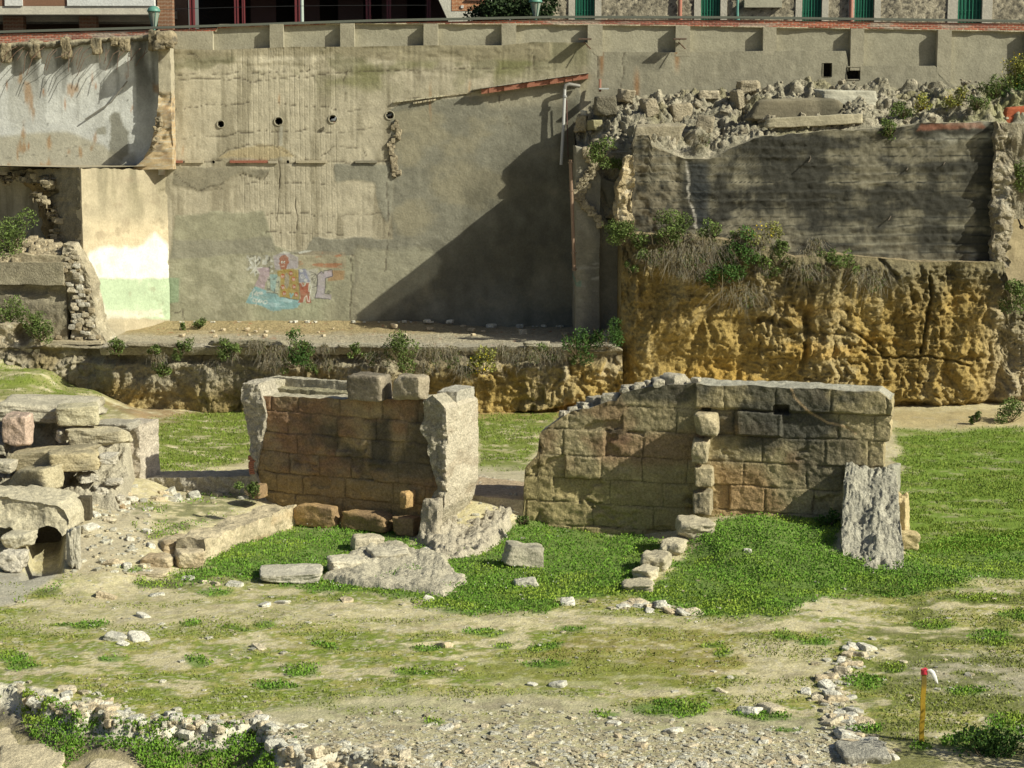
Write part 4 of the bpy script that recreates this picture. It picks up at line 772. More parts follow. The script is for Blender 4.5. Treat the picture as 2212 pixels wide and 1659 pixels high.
bb = bil(X*.9, Y*1.1, 0, 178, 5, .62); lum = 1.25*(bb-.5)+.30*n+.12*(sm(0, .4, g2-g1)-.5)*(.4+id2)+.08*fb(X*7, Y*7, 0, 172, 4)
base = base-.22*sm(.5, 1, t); edge = sm(0, .12, t)*sm(1.0, .9, t); hump = .5*np.exp(-((X-PY(1700, 220, 72)[0])/1.4)**2)*np.exp(-((t-.45)/.25)**2)
Z = base+lum*edge*.9+.15*edge*sm(0, 1, t)-2.2*sm(1.5, 0, X-xa+.3*fb(Y*1.5, Y*0, 0, 5, 3))*sm(0, .15, t)*np.sqrt(np.clip(1.02-t, 0, 1))
C = np.array((.32, .295, .225))*(1+.40*fb(X*3, Y*3, Z*3+.1, 173, 4))[..., None]; C = mix(C, (.14, .12, .09), sm(.35, .12, bb)*.6); C = mix(C, (.50, .45, .35), (id2 > .7)*sm(.05, .3, g2-g1)*.7); C = mix(C, (.24, .22, .12), sm(.1, .4, fb(X*.8, Y*.8, 0, 175, 4))*.6)  # crevices darkened as shade within the rubble colour
qx, qy = proj(np.stack([X, Y, Z], -1)); C = mix(C, (.30, .30, .14), sm(1880, 2000, qx)*.6*sm(-.2, .3, fb(X*1.5, Y*1.5, 0, 176, 4)))
kx = sm(PY(1368, 300, 69.6)[0], PY(1350, 300, 69.6)[0], X); Y = Y*(1-kx)+kx*(70.5+(Y-69.6)*.802); mb = MB(); dsp = (Z-base)*.75; Pn = np.stack([X+.25*fb(X*1.5, Y*1.5, 0, 181, 4)*edge, Y-dsp*.55, base+dsp*.75], -1); mb.grid(Pn, C); mb.grid(np.stack([np.stack([X[0], Y[0], Z[0]], -1), np.stack([X[0], Y[0], Z[0]*0+4], -1)], 0), (.2, .18, .13)); tt = np.linspace(0, 1, 40)[None, :]; fe = Pn[:, 0]; SK = np.stack([fe[:, 0:1]+0*tt, fe[:, 1:2]+0*tt, 6.5+(fe[:, 2:3]-6.5)*tt], -1); SK[..., 1] -= .35*(bil(SK[..., 0]*1.4, SK[..., 2]*1.2, 0, 191, 4)-.4)*(1-tt**8); mb.grid(SK, np.array((.30, .27, .20))*(1+.35*fb(SK[..., 0]*2, SK[..., 2]*2, 0, 192, 5))[..., None])
tag(mb.build('rubble_slope', M_RUB), 'slope of broken concrete and earth rubble between the grey wall and the black stained wall', 'rubble', kind='stuff')
RS = (X1, Y1, Z)
def slope_z(x, y): 
    i = int(np.clip((x-xa)/.05, 0, len(X1)-1)); j = int(np.clip((y-69.6)/.05, 0, len(Y1)-1)); return Z_s[i, j]
Z_s = Z
base_ch = []
for k in range(8):
    mb = MB()
    for G in stone(700+k, 9, 9, .88, .10): mb.grid(G, stone_color(G, 700+k, (.37, .33, .25), .5, (.20, .175, .13)))
    o = mb.build('rubble_chunk', M_RUB); base_ch.append(o)
CHL = ['broken concrete chunk lying on the rubble slope behind the black stained wall']
for i in range(260):
    if i < 8: o = base_ch[i]
    else: o = base_ch[i % 8].copy(); COL.objects.link(o)
    x = rng.uniform(xa+.3, PY(2150, 250, 72)[0]); y = rng.uniform(69.8, 73.2); r0 = min(.19, .04+rng.exponential(.04)); o.location = (x, y, slope_z(x, y)-r0*.1); o.scale = (r0*rng.uniform(.8, 1.5), r0, r0*rng.uniform(.5, .9)); o.rotation_euler = (rng.uniform(-.5, .5), rng.uniform(-.5, .5), rng.uniform(0, 6.3))
    tag(o, ('big', 'middling', 'small')[0 if r0 > .18 else (1 if r0 > .11 else 2)]+' concrete chunk '+('high' if y > 72.4 else ('low' if y < 71 else 'halfway up'))+' on the rubble slope '+('above the pillar' if x < 4.5 else ('left of the triangular slab' if x < 9 else ('near the triangular slab' if x < 13 else 'right of the beam'))), 'rubble chunk', 'chunks on the rubble slope')
def slopeY(q, y):
    for Yv in np.arange(69.75, 73.95, .05):
        x, _, z_ = PY(q, y, Yv)
        if z_ <= slope_z(x, Yv)+.02: return float(min(Yv+.25, 73.5))
    return 73.5
# larger broken pieces of concrete there
place_stone('concrete_slab', 'triangular dark board marked concrete slab propped on the rubble slope', 'slab', (1625, 213, 1815, 262), slopeY(1700, 262), .5, (.22, .195, .14), yaw=0, roll=0, seed=801, cuts=5, boxy=.9, dark=(.12, .11, .08), m=M_CONC)
place_stone('concrete_beam', 'long pale concrete beam lying along the top of the black stained wall', 'beam', (1662, 250, 1862, 272), 69.9, .4, (.40, .36, .26), yaw=4, roll=3, seed=802, cuts=2, boxy=.98, rough=.03, m=M_CONC)
place_stone('concrete_block', 'squared mossy concrete block jutting out above the green bush', 'block', (1268, 258, 1302, 282), 72.6, .7, (.36, .33, .20), yaw=-20, seed=803, cuts=1, boxy=.98, m=M_CONC)
place_stone('concrete_boulder', 'rounded lump of concrete hanging over the drainpipe corner', 'rubble', (1240, 248, 1272, 285), 73.1, .7, (.38, .32, .21), yaw=10, seed=804, cuts=9, boxy=.85, m=M_AGG, rough=.1)
place_stone('white_stone', 'smooth white stone perched at the corner above the drainpipe', 'stone', (1254, 238, 1268, 252), 73.1, .3, (.62, .58, .48), seed=805, cuts=8, boxy=.8)
place_stone('concrete_lump', 'dark round concrete lump sheltering a hollow near the corner of the rubble slope', 'rubble', (1284, 208, 1330, 248), slopeY(1307, 248), .8, (.22, .20, .15), seed=806, cuts=9, boxy=.85, m=M_AGG)
place_stone('concrete_ledge', 'flat pale mortar shelf on the rubble left of the yellow bush', 'slab', (1772, 196, 1880, 225), slopeY(1826, 225), .8, (.46, .44, .36), roll=-2, seed=807, cuts=4, boxy=.92, m=M_CONC)
place_stone('wall_remnant', 'pale remnant of brick and render standing on the left end of the black stained wall', 'wall', (1370, 268, 1470, 312), 70.2, .6, (.34, .30, .22), seed=808, cuts=5, boxy=.93, dark=(.3, .16, .10), m=M_STONE)
place_stone('pale_boulder', 'pale squared boulder on the slope under the small square opening', 'stone', (1508, 196, 1552, 214), slopeY(1530, 214), .6, (.48, .42, .31), seed=809, cuts=6)
for i, (b, lab) in enumerate((((1575, 195, 1610, 240), 'tall grey concrete lump halfway up the rubble slope'), ((1440, 225, 1500, 262), 'broad grey concrete lump low on the rubble slope'), ((1380, 215, 1425, 250), 'grey concrete lump on the rubble near its left end'), ((1500, 250, 1545, 290), 'cream concrete lump above the cleft in the black wall'), ((1590, 175, 1640, 200), 'rounded lump of concrete against the retaining wall'), ((1330, 195, 1372, 222), 'tilted earth covered slab under the rust stain'))):
    place_stone('concrete_lump', lab, 'rubble', b, slopeY((b[0]+b[2])/2, b[3]), .7, (.38, .33, .24), yaw=rng.uniform(-30, 30), roll=rng.uniform(-20, 20), seed=820+i, cuts=9, boxy=.85, rough=.10, m=M_AGG, dark=(.18, .16, .12))
# ================================================================ cliffs
def cliff(name, label, path, top, zb, depth, seed, colf, tall):
    # path in world x,y ; top(x)
    L = np.array(path); seg = np.hypot(*np.diff(L, axis=0).T); cs = np.concatenate([[0], np.cumsum(seg)]); res = .045
    s = np.arange(0, cs[-1], res); px = np.interp(s, cs, L[:, 0]); py = np.interp(s, cs, L[:, 1]); H = top(px)
    nz = int((H.max()-zb)/.042)+1; t = np.linspace(0, 1, nz); S = np.broadcast_to(s[:, None], (len(s), nz)); PX = np.broadcast_to(px[:, None], S.shape); PYy = np.broadcast_to(py[:, None], S.shape); Z = zb+(H[:, None]-zb)*t[None, :]
    w1 = fb(S*.5, Z*.5, 0, seed, 3)*.8; u = S+w1; v = Z+fb(S*.5, Z*.5, 0, seed+1, 3)*.8
    a = fb(u*.55, v*.22, 0, seed+2, 3); r1 = 1-np.abs(fb(u*1.15, v*.42, 0, seed+3, 2))*2.2; r2 = 1-np.abs(fb(u*2.6, v*1.0, 0, seed+4, 2))*2.2
    f1, f2, i1 = worley(u*2.6, v*1.5, seed+5); g1, g2, i2 = worley(u*6.5, v*5.0, seed+6); mm = sm(-.35, .35, fb(u*.4, v*.5, 0, seed+8, 3))
    k = 1.0 if tall else .8
    w2 = .25*fb(S*1.6, Z*1.6, 0, seed+11, 3); w3 = .25*fb(S*1.6, Z*1.6, 0, seed+12, 3); b1 = bil((u+w2)*.9, (v+w3)*.42, 0, seed+13, 3, .6); b2 = bil((S+w2)*2.4, (Z+w3)*1.5, 0, seed+14, 4, .62); b3 = np.abs(vn((S+w2)*7, (Z+w3)*6, 0, seed+15))
    f1 = b2; d = k*(.36*a+.46*(b1-.4)+.40*(b2-.45)*(.55+.7*mm)+.15*b3*(.3+mm)+.09*np.abs(vn(S*13, Z*11, 0, seed+16))+.05*fb(S*12, Z*16, 0, seed+7, 3)-.10*sm(.30, .5, np.abs(fb(S*.5, Z*2.2, 0, seed+17, 4))))
    return S, PX, PYy, Z, t, d, (a, r1, r2, f1, f2, i1, mm, u, v, g1, g2, i2)
def cliff_mesh(name, S, PX, PYy, Z, d, C, label, topdepth, topcol):
    P = np.stack([PX, PYy-d, Z], -1); mb = MB(); mb.grid(P, C)
    e = P[:, -1]; n = 12; back = np.stack([e+np.array((0, topdepth*k/n, .0))*1.0 for k in range(n+1)], 1); back[..., 2] += .04*fb(back[..., 0]*3, back[..., 1]*3, 0, 5, 3)*(np.arange(n+1) > 0); mb.grid(back, topcol)
    for c in (P[0], P[-1]): mb.grid(np.stack([c, c+np.array((0, 2.5, 0))], 0), C[0].mean(0))
    return tag(mb.build(name, M_CLAY), label, None, kind='structure')
yel = np.array((.38, .275, .10)); yel2 = np.array((.35, .285, .155)); gry = np.array((.35, .31, .225))
x_of = lambda q, Y: PY(q, 500, Y)[0]
# low cliff below the terrace
path = [(x_of(-190, 69.0), 69.0), (x_of(190, 68.6), 68.7), (x_of(240, 68.3), 68.3), (x_of(480, 68.0), 68.1), (x_of(900, 67.8), 67.8), (x_of(1350, 67.7), 67.7)]
S, PX, PYy, Z, t, d, (a, r1, r2, f1, f2, i1, mm, u, v, g1, g2, i2) = cliff('cliff', '', path, lambda x: 2.12+.1*fb(x*2, x*0, 0, 3, 3), -.6, 2, 210, None, False)
q0, y0 = proj(np.stack([PX, PYy, Z], -1))
d = d*sm(2.2, 1.6, Z)*.9+.06*fb(S*3, Z*3, 0, 4, 4)-.22*sm(1.55, 1.8, Z)*sm(2.12, 2.0, Z); foot = np.interp(q0, [-190, 205, 480, 700, 1030, 1200, 1330], [900, 900, 892, 905, 902, 880, 852])
d = d-.42*sm(-2, 4, y0-foot)*sm(1000, 1060, q0)-.25*sm(-4, 3, y0-foot)*sm(1000, 900, q0); d += .5*sm(6, 30, y0-foot)*sm(1000, 1060, q0)
C = mix(np.tile(yel, S.shape+(1,)), yel2, sm(-.2, .4, a)*.8)*(1+.15*r2)[..., None]; C = mix(C, gry, sm(.9, 1.7, Z+.5*fb(S*.7, Z*.7, 0, 9, 4)+np.interp(q0, [230, 700, 1000, 1300], [.45, .3, -.2, -.5])))
C = mix(C, (.45, .24, .05), sm(-6, 4, y0-foot)*sm(980, 1050, q0)*.85); C = mix(C, (.24, .18, .07), sm(.05, .4, fb(S*.5+4, Z*.8, 0, 12, 4))*.6); C = mix(C, (.46, .41, .31), (i1 > .72)*sm(.8, 1.5, Z)*.5)
C = mix(C, (.12, .10, .07), sm(1.6, 1.9, Z+.2*fb(S*1.5, Z, 0, 15, 3))*sm(-.4, .1, fb(S*.6, S*0, 0, 14, 3))*.75)  # shade under the terrace lip put into the cliff colour
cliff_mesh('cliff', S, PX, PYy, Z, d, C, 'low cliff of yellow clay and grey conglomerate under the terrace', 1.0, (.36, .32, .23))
# tall cliff under the black wall
path = [(x_of(1338, 69.3), 70.5), (x_of(1344, 68.4), 68.7), (x_of(1375, 68), 68.1), (x_of(1700, 68.0), 68.1), (x_of(2100, 68.2), 68.2), (x_of(2190, 68.5), 68.6), (x_of(2330, 69.0), 69.2)]
tp = lambda x: np.interp(x, [x_of(q, 68.2) for q in (1336, 1350, 1500, 1650, 1720, 1800, 1990, 2175, 2195, 2330)], [PY(q, y, 68.2)[2] for q, y in ((1336, 506), (1350, 505), (1500, 510), (1650, 528), (1720, 556), (1800, 548), (1990, 566), (2175, 566), (2195, 640), (2330, 655))])
S, PX, PYy, Z, t, d, (a, r1, r2, f1, f2, i1, mm, u, v, g1, g2, i2) = cliff('cliff', '', path, tp, -.6, 2, 250, None, True)
q0, y0 = proj(np.stack([PX, PYy, Z], -1)); H = tp(PX)
d = d*sm(0, .35, H-Z)*.8-.35*sm(.42, .15, Z+.08*fb(S, S*0, 0, 5, 3))+.55*sm(.1, -.2, Z)
for pts, dp, wd in (([(2005, 600), (2010, 640), (2000, 700), (1990, 760)], .3, 5), ([(1730, 800), (1742, 740), (1750, 660), (1765, 590)], .28, 12), ([(1900, 560), (1935, 600)], .25, 6), ([(1860, 760), (1920, 775), (2000, 770), (2090, 790)], .22, 4), ([(1820, 700), (1870, 740), (1900, 762)], .2, 5), ([(1640, 690), (1700, 700)], .22, 9)):
    dl = dline(q0+a*10, y0+r2*5, pts); d = d-dp*sm(wd, wd*.2, dl)
d += .35*np.exp(-(((q0-1775)/26)**2+((y0-775)/40)**2))+.4*np.exp(-(((q0-1440)/40)**2+((y0-700)/50)**2))+.3*np.exp(-(((q0-1905)/30)**2+((y0-850)/40)**2))-.35*np.exp(-(((q0-1420)/45)**2+((y0-610)/30)**2))-.4*np.exp(-(((q0-2055)/18)**2+((y0-640)/90)**2))
C = mix(np.tile(yel*.95, S.shape+(1,)), yel2*1.02, sm(-.2, .4, a+.5*r2-.3)*.8)*(1+.15*r2)[..., None]
C = mix(C, (.50, .31, .07), sm(.1, .4, fb(S*.35, Z*.9, 0, 19, 4))*.5); C = mix(C, (.25, .18, .07), sm(.05, .4, fb(S*.4+4, Z*.6, 0, 22, 5))*.65)
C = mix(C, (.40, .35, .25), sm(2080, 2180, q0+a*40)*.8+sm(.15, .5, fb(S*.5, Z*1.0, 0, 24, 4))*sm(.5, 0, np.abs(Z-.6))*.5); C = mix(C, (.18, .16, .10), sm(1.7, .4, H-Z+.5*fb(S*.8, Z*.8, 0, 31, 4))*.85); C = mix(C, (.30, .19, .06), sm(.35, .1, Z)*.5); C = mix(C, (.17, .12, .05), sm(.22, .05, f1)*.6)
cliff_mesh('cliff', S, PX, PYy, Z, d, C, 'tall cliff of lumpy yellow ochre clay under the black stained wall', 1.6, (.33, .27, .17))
# terrace floor
X1 = np.arange(x_of(212, 68), x_of(1338, 67.8), .06); Y1 = np.arange(67.75, 74.3, .06); X, Y = np.meshgrid(X1, Y1, indexing='ij'); lipf = .12*fb(X*1.2, Y*0, 0, 41, 4); Y2 = Y-lipf*sm(68.5, 67.8, Y)
bank = .30*sm(72.6, 74, Y+.3*fb(X*.5, Y*0, 0, 3, 3))*sm(-1, -4, X); mound = .55*sm(x_of(1270, 70), x_of(1335, 70), X)*sm(68.2, 69.5, Y)
Z = 2.26+.03*fb(X*1.5, Y*1.5, 0, 42, 4)+bank*.7+mound+.03*fb(X*7, Y*7, 0, 43, 3)
C = np.array((.42, .375, .28))*(1+.16*fb(X*1.3, Y*1.3, 0, 44, 5))[..., None]; C = mix(C, (.37, .29, .15), sm(71.0, 72.3, Y+fb(X*.8, Y*.8, 0, 45, 4))*sm(3, -6, X)*.85); C = mix(C, (.30, .20, .09), sm(.0, .3, fb(X*1.5, Y*1.5, 0, 46, 4))*sm(x_of(1200, 70), x_of(1300, 70), X)*.7); C = mix(C, (.38, .13, .07), sm(.62, .7, fb(X*9, Y*5, 0, 47, 2))*.7)
C = mix(C, (.42, .39, .33), sm(69.3, 68.4, Y)*.5)
P = np.stack([X, Y2, Z], -1); mb = MB(); mb.grid(P, C); f = P[:, 0]; mb.grid(np.stack([f+np.array((0, .15, -.28)), f+np.array((0, .02, -.1)), f], 1), (.33, .30, .23)); tag(mb.build('terrace_floor', M_RUB), kind='structure')
for i, (x0, x1, y0, y1, c, lab) in enumerate(((455, 610, 733, 748, (.33, .30, .22), 'thin broken slab edge of the terrace above the low cliff'), (735, 870, 740, 752, (.40, .37, .29), 'pale broken slab edge of the terrace in the middle'), (1130, 1188, 737, 746, (.46, .42, .32), 'short pale stone set in the terrace edge near the yellow flowers'), (270, 400, 737, 750, (.36, .32, .24), 'slab edge of the terrace at its left end'))):
    place_stone('terrace_slab', lab, 'slab', (x0, y0, x1, y1), 67.7, .5, c, seed=850+i, cuts=2, boxy=.98, rough=.04, m=M_AGG)
# ================================================================ pipes on the walls
dp = thing('drainpipe', 'pale grey plastic drainpipe hanging tilted from a bend under the red roof flashing', 'drainpipe', loc=PY(1216, 360, 73.6))
mb = MB(); A = PY(1220, 190, 73.62); Bq = PY(1212, 356, 73.62); mb.tube([A, PY(1217, 270, 73.62), Bq], .058, (.50, .50, .50), 12); mb.tube([PY(1219.5, 206, 73.62), PY(1219.3, 210, 73.62)], .095, (.3, .3, .3), 12); rel(mb, dp, 'pipe', M_METAL)
mb = MB(); mb.tube([PY(1220, 192, 73.62), PY(1222, 184, 73.62), PY(1230, 182, 73.65), PY(1252, 186, 73.8)], .07, (.22, .21, .19), 10); rel(mb, dp, 'bend', M_METAL)
mb = MB(); mb.tube([PY(1224, 215, 73.7), PY(1226, 300, 73.7), PY(1227, 340, 73.7)], .02, (.12, .06, .05), 5); rel(mb, dp, 'cable', M_METAL)
dp2 = thing('drainpipe', 'rusty brown drainpipe running down the shaded side of the pillar wall', 'drainpipe', loc=PY(1240, 590, 69.6))
mb = MB(); mb.tube([PY(1232, 345, 69.7), PY(1236, 450, 69.7), PY(1240.5, 585, 69.7)], .06, (.26, .17, .12), 10); rel(mb, dp2, 'pipe', M_METAL)
for y in (350, 410, 545, 580):
    mb = MB(); q = 1232+(y-345)*.0355; mb.tube([PY(q, y, 69.7), PY(q, y+3, 69.7)], .085, (.20, .14, .10), 10); mb.tube([PY(q, y+1, 69.7), PY(q+6, y+1, 69.8)], .02, (.2, .14, .1), 5); rel(mb, dp2, 'pipe_clip', M_METAL)
for i, (q, y) in enumerate(((1262, 85), (1466, 85))):
    r = thing('iron_bracket', ['rusty iron bracket on the grey wall above the red roof flashing', 'rusty iron bracket on the grey wall at the second buttress right of the flashing'][i], 'bracket', 'iron brackets on the retaining wall', loc=PY(q, y, 73.9))
    mb = MB(); mb.box((-.22, -.45, -.02), (.25, 0, .03), (.12, .08, .06)); mb.tube([(.0, 0, -.1), (.22, -.35, -.35)], .02, (.16, .08, .05), 5); mb.tube([(0, 0, .0), (.0, -.4, -.02)], .03, (.14, .08, .05), 5); mb.build('bracket', M_METAL, r)
r = thing('floodlight', 'small floodlight bracket with a white lamp at the top corner of the rubble slope', 'lamp', loc=PY(1296, 192, 73.7))
mb = MB(); mb.box((-.05, -.5, -.02), (.3, -.0, .03), (.5, .52, .52)); mb.tube([(0, 0, .35), (0, -.05, -.1)], .05, (.25, .12, .08), 6); mb.build('bracket', M_METAL, r)
for i, (q, y) in enumerate(((719, 262), (842, 251))):
    Y = 73.75 if i == 0 else 74.1; r = thing('pigeon', ['grey pigeon perched on the lip of the third wall pipe', 'grey pigeon sitting inside the rightmost wall pipe'][i], 'pigeon', loc=PY(q+(0 if i else 1), y, Y)); mb = MB(); mb.tube([(-.13, .02, .0), (-.05, 0, .04), (.03, 0, .05), (.07, 0, .10), (.09, -.01, .15), (.13, -.01, .145)], [.012, .05, .055, .035, .028, .006], (.22, .23, .25), 10); mb.tube([(.02, 0, .03), (.03, 0, -.05)], .008, (.4, .15, .12), 5); mb.build('body', M_LEAF, r)
# ================================================================ ground (one sheet, heights from control points)
CT = [(-200,1650,0),(0,1500,0),(0,1400,0),(300,1450,0),(700,1450,0),(1100,1600,0),(1100,1400,0),(1600,1450,0),(2100,1450,0),(2300,1650,0),(1700,1650,0),(100,1300,.05),(-100,1250,.2),(300,1290,0),(600,1290,0),(900,1300,0),(1200,1300,0),(1500,1330,0),(1900,1330,0),(2250,1300,0),
 (0,1190,.28),(30,1220,.15),(150,1230,.2),(230,1180,.4),(250,1120,.65),(300,1090,.62),(420,1085,.5),(520,1072,.5),(480,1120,.42),(380,1130,.5),(400,1066,.48),(440,1200,.1),(560,1160,.05),(640,1150,.05),(800,1170,.0),(700,1220,0),(900,1200,0),(1150,1180,0),(1300,1190,-.05),(1420,1190,-.05),
 (60,1060,.95),(180,1060,.9),(280,1040,.85),(60,950,1.0),(200,950,.9),(330,1020,.55),(450,1010,.45),(540,1000,.4),(400,950,.1),(500,930,0),(350,910,.1),(250,890,.4),(120,860,.9),(0,850,1.1),(-150,850,1.2),(60,800,1.4),(0,765,1.75),(120,770,1.5),(180,840,.8),(240,860,.3),(330,880,.05),(450,900,-.05),(-150,765,1.8),
 (600,880,0),(900,900,0),(1050,1000,.25),(1100,1060,.5),(1060,1050,.7),(1150,960,0),(1250,900,0),
 (1540,1130,.72),(1650,1130,.72),(1780,1130,.70),(1600,1190,.42),(1740,1190,.40),(1500,1220,.15),(1600,1260,.1),(1780,1260,.1),(1830,1280,.02),
 (2000,1180,0),(2100,1100,0),(2000,1020,0),(2200,1000,0),(2000,930,0),(2200,930,.05),(1950,900,.12),(2100,900,.15),(2240,900,.15),(2300,1150,0)]
CP = np.array([PZ(*c) for c in CT]); CP = np.concatenate([CP, [(x, y, 0) for x in (-30, 30) for y in (25, 40, 60)]+[(0, 70, 0), (10, 72, 0), (0, 24, 0), (-10, 27, 0), (10, 27, 0)]])
RIM = [(-60, 1478), (38, 1498), (104, 1531), (170, 1548), (208, 1534), (249, 1566), (333, 1573), (381, 1569), (468, 1576), (554, 1566), (589, 1593), (610, 1625), (660, 1640), (732, 1628), (820, 1652), (900, 1665), (1000, 1700)]
RIMW = [PZ(*r, 0)[:2] for r in RIM]; DPOLY = RIMW+[(3, 26), (-14, 26)]
PITW = [PZ(*p)[:2] for p in ((66, 1150, .3), (140, 1150, .3), (134, 1245, .1), (50, 1262, .1))]
def gh(x, y):
    x = np.asarray(x, float); y = np.asarray(y, float); n = np.zeros(x.shape); d = np.zeros(x.shape)
    for cx, cy, cz in CP:
        w = 1/(((x-cx)**2+((y-cy)*.75)**2+.25)**2); n += w*cz; d += w
    h = n/d
    h = h+.05*fb(x*.45, y*.45, 0, 301, 4)+.018*fb(x*2.2, y*2.2, 0, 302, 3)
    near = (y < 40) & (x < 6)
    i = inpoly(x, y, DPOLY); dd = dline(x+.12*fb(x*2, y*2, 0, 303, 3), y+.2*fb(x*1.8, y*1.8, 0, 304, 4), RIMW); sd = np.where(i, dd, -dd)
    h = h-.24*sm(-.03, .12, sd)-.28*sm(.1, .9, sd)+.13*(bil(x*3.2, y*3.2, 0, 305, 5, .65)-.45)*sm(.75, .1, dd)
    i = inpoly(x, y, PITW); dd = dline(x, y, list(PITW)+[PITW[0]]); h = h-.42*sm(-.05, .12, np.where(i, dd, -dd))
    return h
def zfix(qx, qy):                 # ground point seen at a picture position
    z = 0.0
    for _ in range(12):
        x, y, _z = PZ(qx, qy, z); z = .5*z+.5*float(gh(np.array([x]), np.array([y]))[0])
    x, y, _z = PZ(qx, qy, z); return (x, y, float(gh(np.array([x]), np.array([y]))[0]))
LUSH = [[(440,1200),(520,1165),(630,1135),(760,1140),(830,1140),(920,1180),(960,1200),(1120,1125),(1190,1125),(1440,1170),(1400,1230),(1350,1275),(1400,1260),(1470,1200),(1540,1120),(1650,1112),(1812,1112),(1818,1185),(1840,1212),(1930,1212),(1950,1190),(1990,1160),(2100,1160),(2300,1150),(2300,1235),(2100,1255),(1960,1290),(1810,1285),(1720,1310),(1690,1335),(1500,1332),(1420,1310),(1340,1285),(1240,1290),(1180,1322),(1060,1325),(930,1312),(800,1275),(700,1280),(560,1258),(480,1250),(390,1252),(380,1235),(450,1225)]]
SPARSE = [[(290,1090),(400,1075),(520,1050),(570,1080),(500,1115),(440,1135),(330,1160),(290,1130)], [(310,1230),(380,1240),(480,1255),(470,1275),(300,1275)], [(30,1300),(100,1262),(140,1240),(120,1290),(50,1310)]]
LAWN = [[(320,915),(400,900),(530,885),(545,1000),(420,1015),(315,1020)], [(1940,935),(2300,920),(2300,1190),(1985,1190),(1950,1100)], [(1028,900),(1220,880),(1180,950),(1135,1010),(1028,1015)], [(-100,775),(130,800),(220,850),(235,905),(0,860),(-100,860)]]
DITCH = [[(45,1500),(170,1550),(260,1568),(470,1578),(590,1600),(610,1680),(330,1690),(280,1625),(200,1612),(130,1660),(90,1625),(60,1570),(30,1530)]]
TUFT = [(185,1352,50,13),(430,1432,32,16),(655,1448,52,16),(1420,1527,80,20),(1480,1535,60,18),(1010,1318,60,14),(1270,1282,60,10),(1185,1395,40,10),(1060,1365,60,9),(1100,1390,25,8),(1240,1355,40,8),(1180,1438,60,10),(1700,1370,30,12),(1760,1385,50,12),(1560,1410,30,9),(2020,1350,60,14),(2090,1495,50,10),(2140,1380,60,20),(2120,1600,80,25),(2190,1570,60,30),(1870,1470,50,20),(1850,1570,60,15),(1930,1440,40,12),(2100,1290,90,14),(2200,1330,60,16),(20,1420,40,16),(300,1232,40,10),(330,1262,40,10),(410,1350,30,8),(560,1350,30,8),(700,1400,40,7),(500,1360,40,6),(590,1480,60,8),(880,1445,50,9),(930,1400,40,7),(120,1350,30,6),(40,1440,40,14),(470,1285,40,8),(2060,1600,30,14),(1990,1610,30,10),(940,1560,30,9),(1700,1580,40,9),(1640,1545,70,12),(1540,1390,40,7),(240,1420,40,8),(1300,1540,40,7)]
def gmask(qx, qy, X, Y):
    wx = qx+fb(X*.8, Y*.8, 0, 311, 4)*28; wy = qy+fb(X*.8, Y*.8, 0, 312, 4)*13; L = np.zeros(qx.shape); W = L.copy(); Sp = L.copy(); D = L.copy(); T = L.copy()
    for p in LUSH: L = np.maximum(L, spoly(wx+fb(X*3, Y*3, 0, 313, 3)*26, wy+fb(X*3, Y*3, 0, 314, 3)*12, p, 9))
    for p in SPARSE: Sp = np.maximum(Sp, spoly(wx, wy, p, 8))
    for p in LAWN: W = np.maximum(W, spoly(wx, wy, p, 12))
    for p in DITCH: D = np.maximum(D, spoly(wx, wy, p, 6))
    for a, b, rx, ry in TUFT: T = np.maximum(T, sm(1.1, .5, np.hypot((wx-a)/rx, (wy-b)/ry)))
    return L, Sp, W, D, T
def axis(lo, a, b, hi, res, grow=1.35):
    m = np.arange(a, b+res, res); o = [m[0]]; st = res
    while o[-1] > lo: st *= grow; o.append(o[-1]-st)
    p = [m[-1]]; st = res
    while p[-1] < hi: st *= grow; p.append(p[-1]+st)
    return np.concatenate([np.array(o[1:])[::-1], m, np.array(p[1:])])
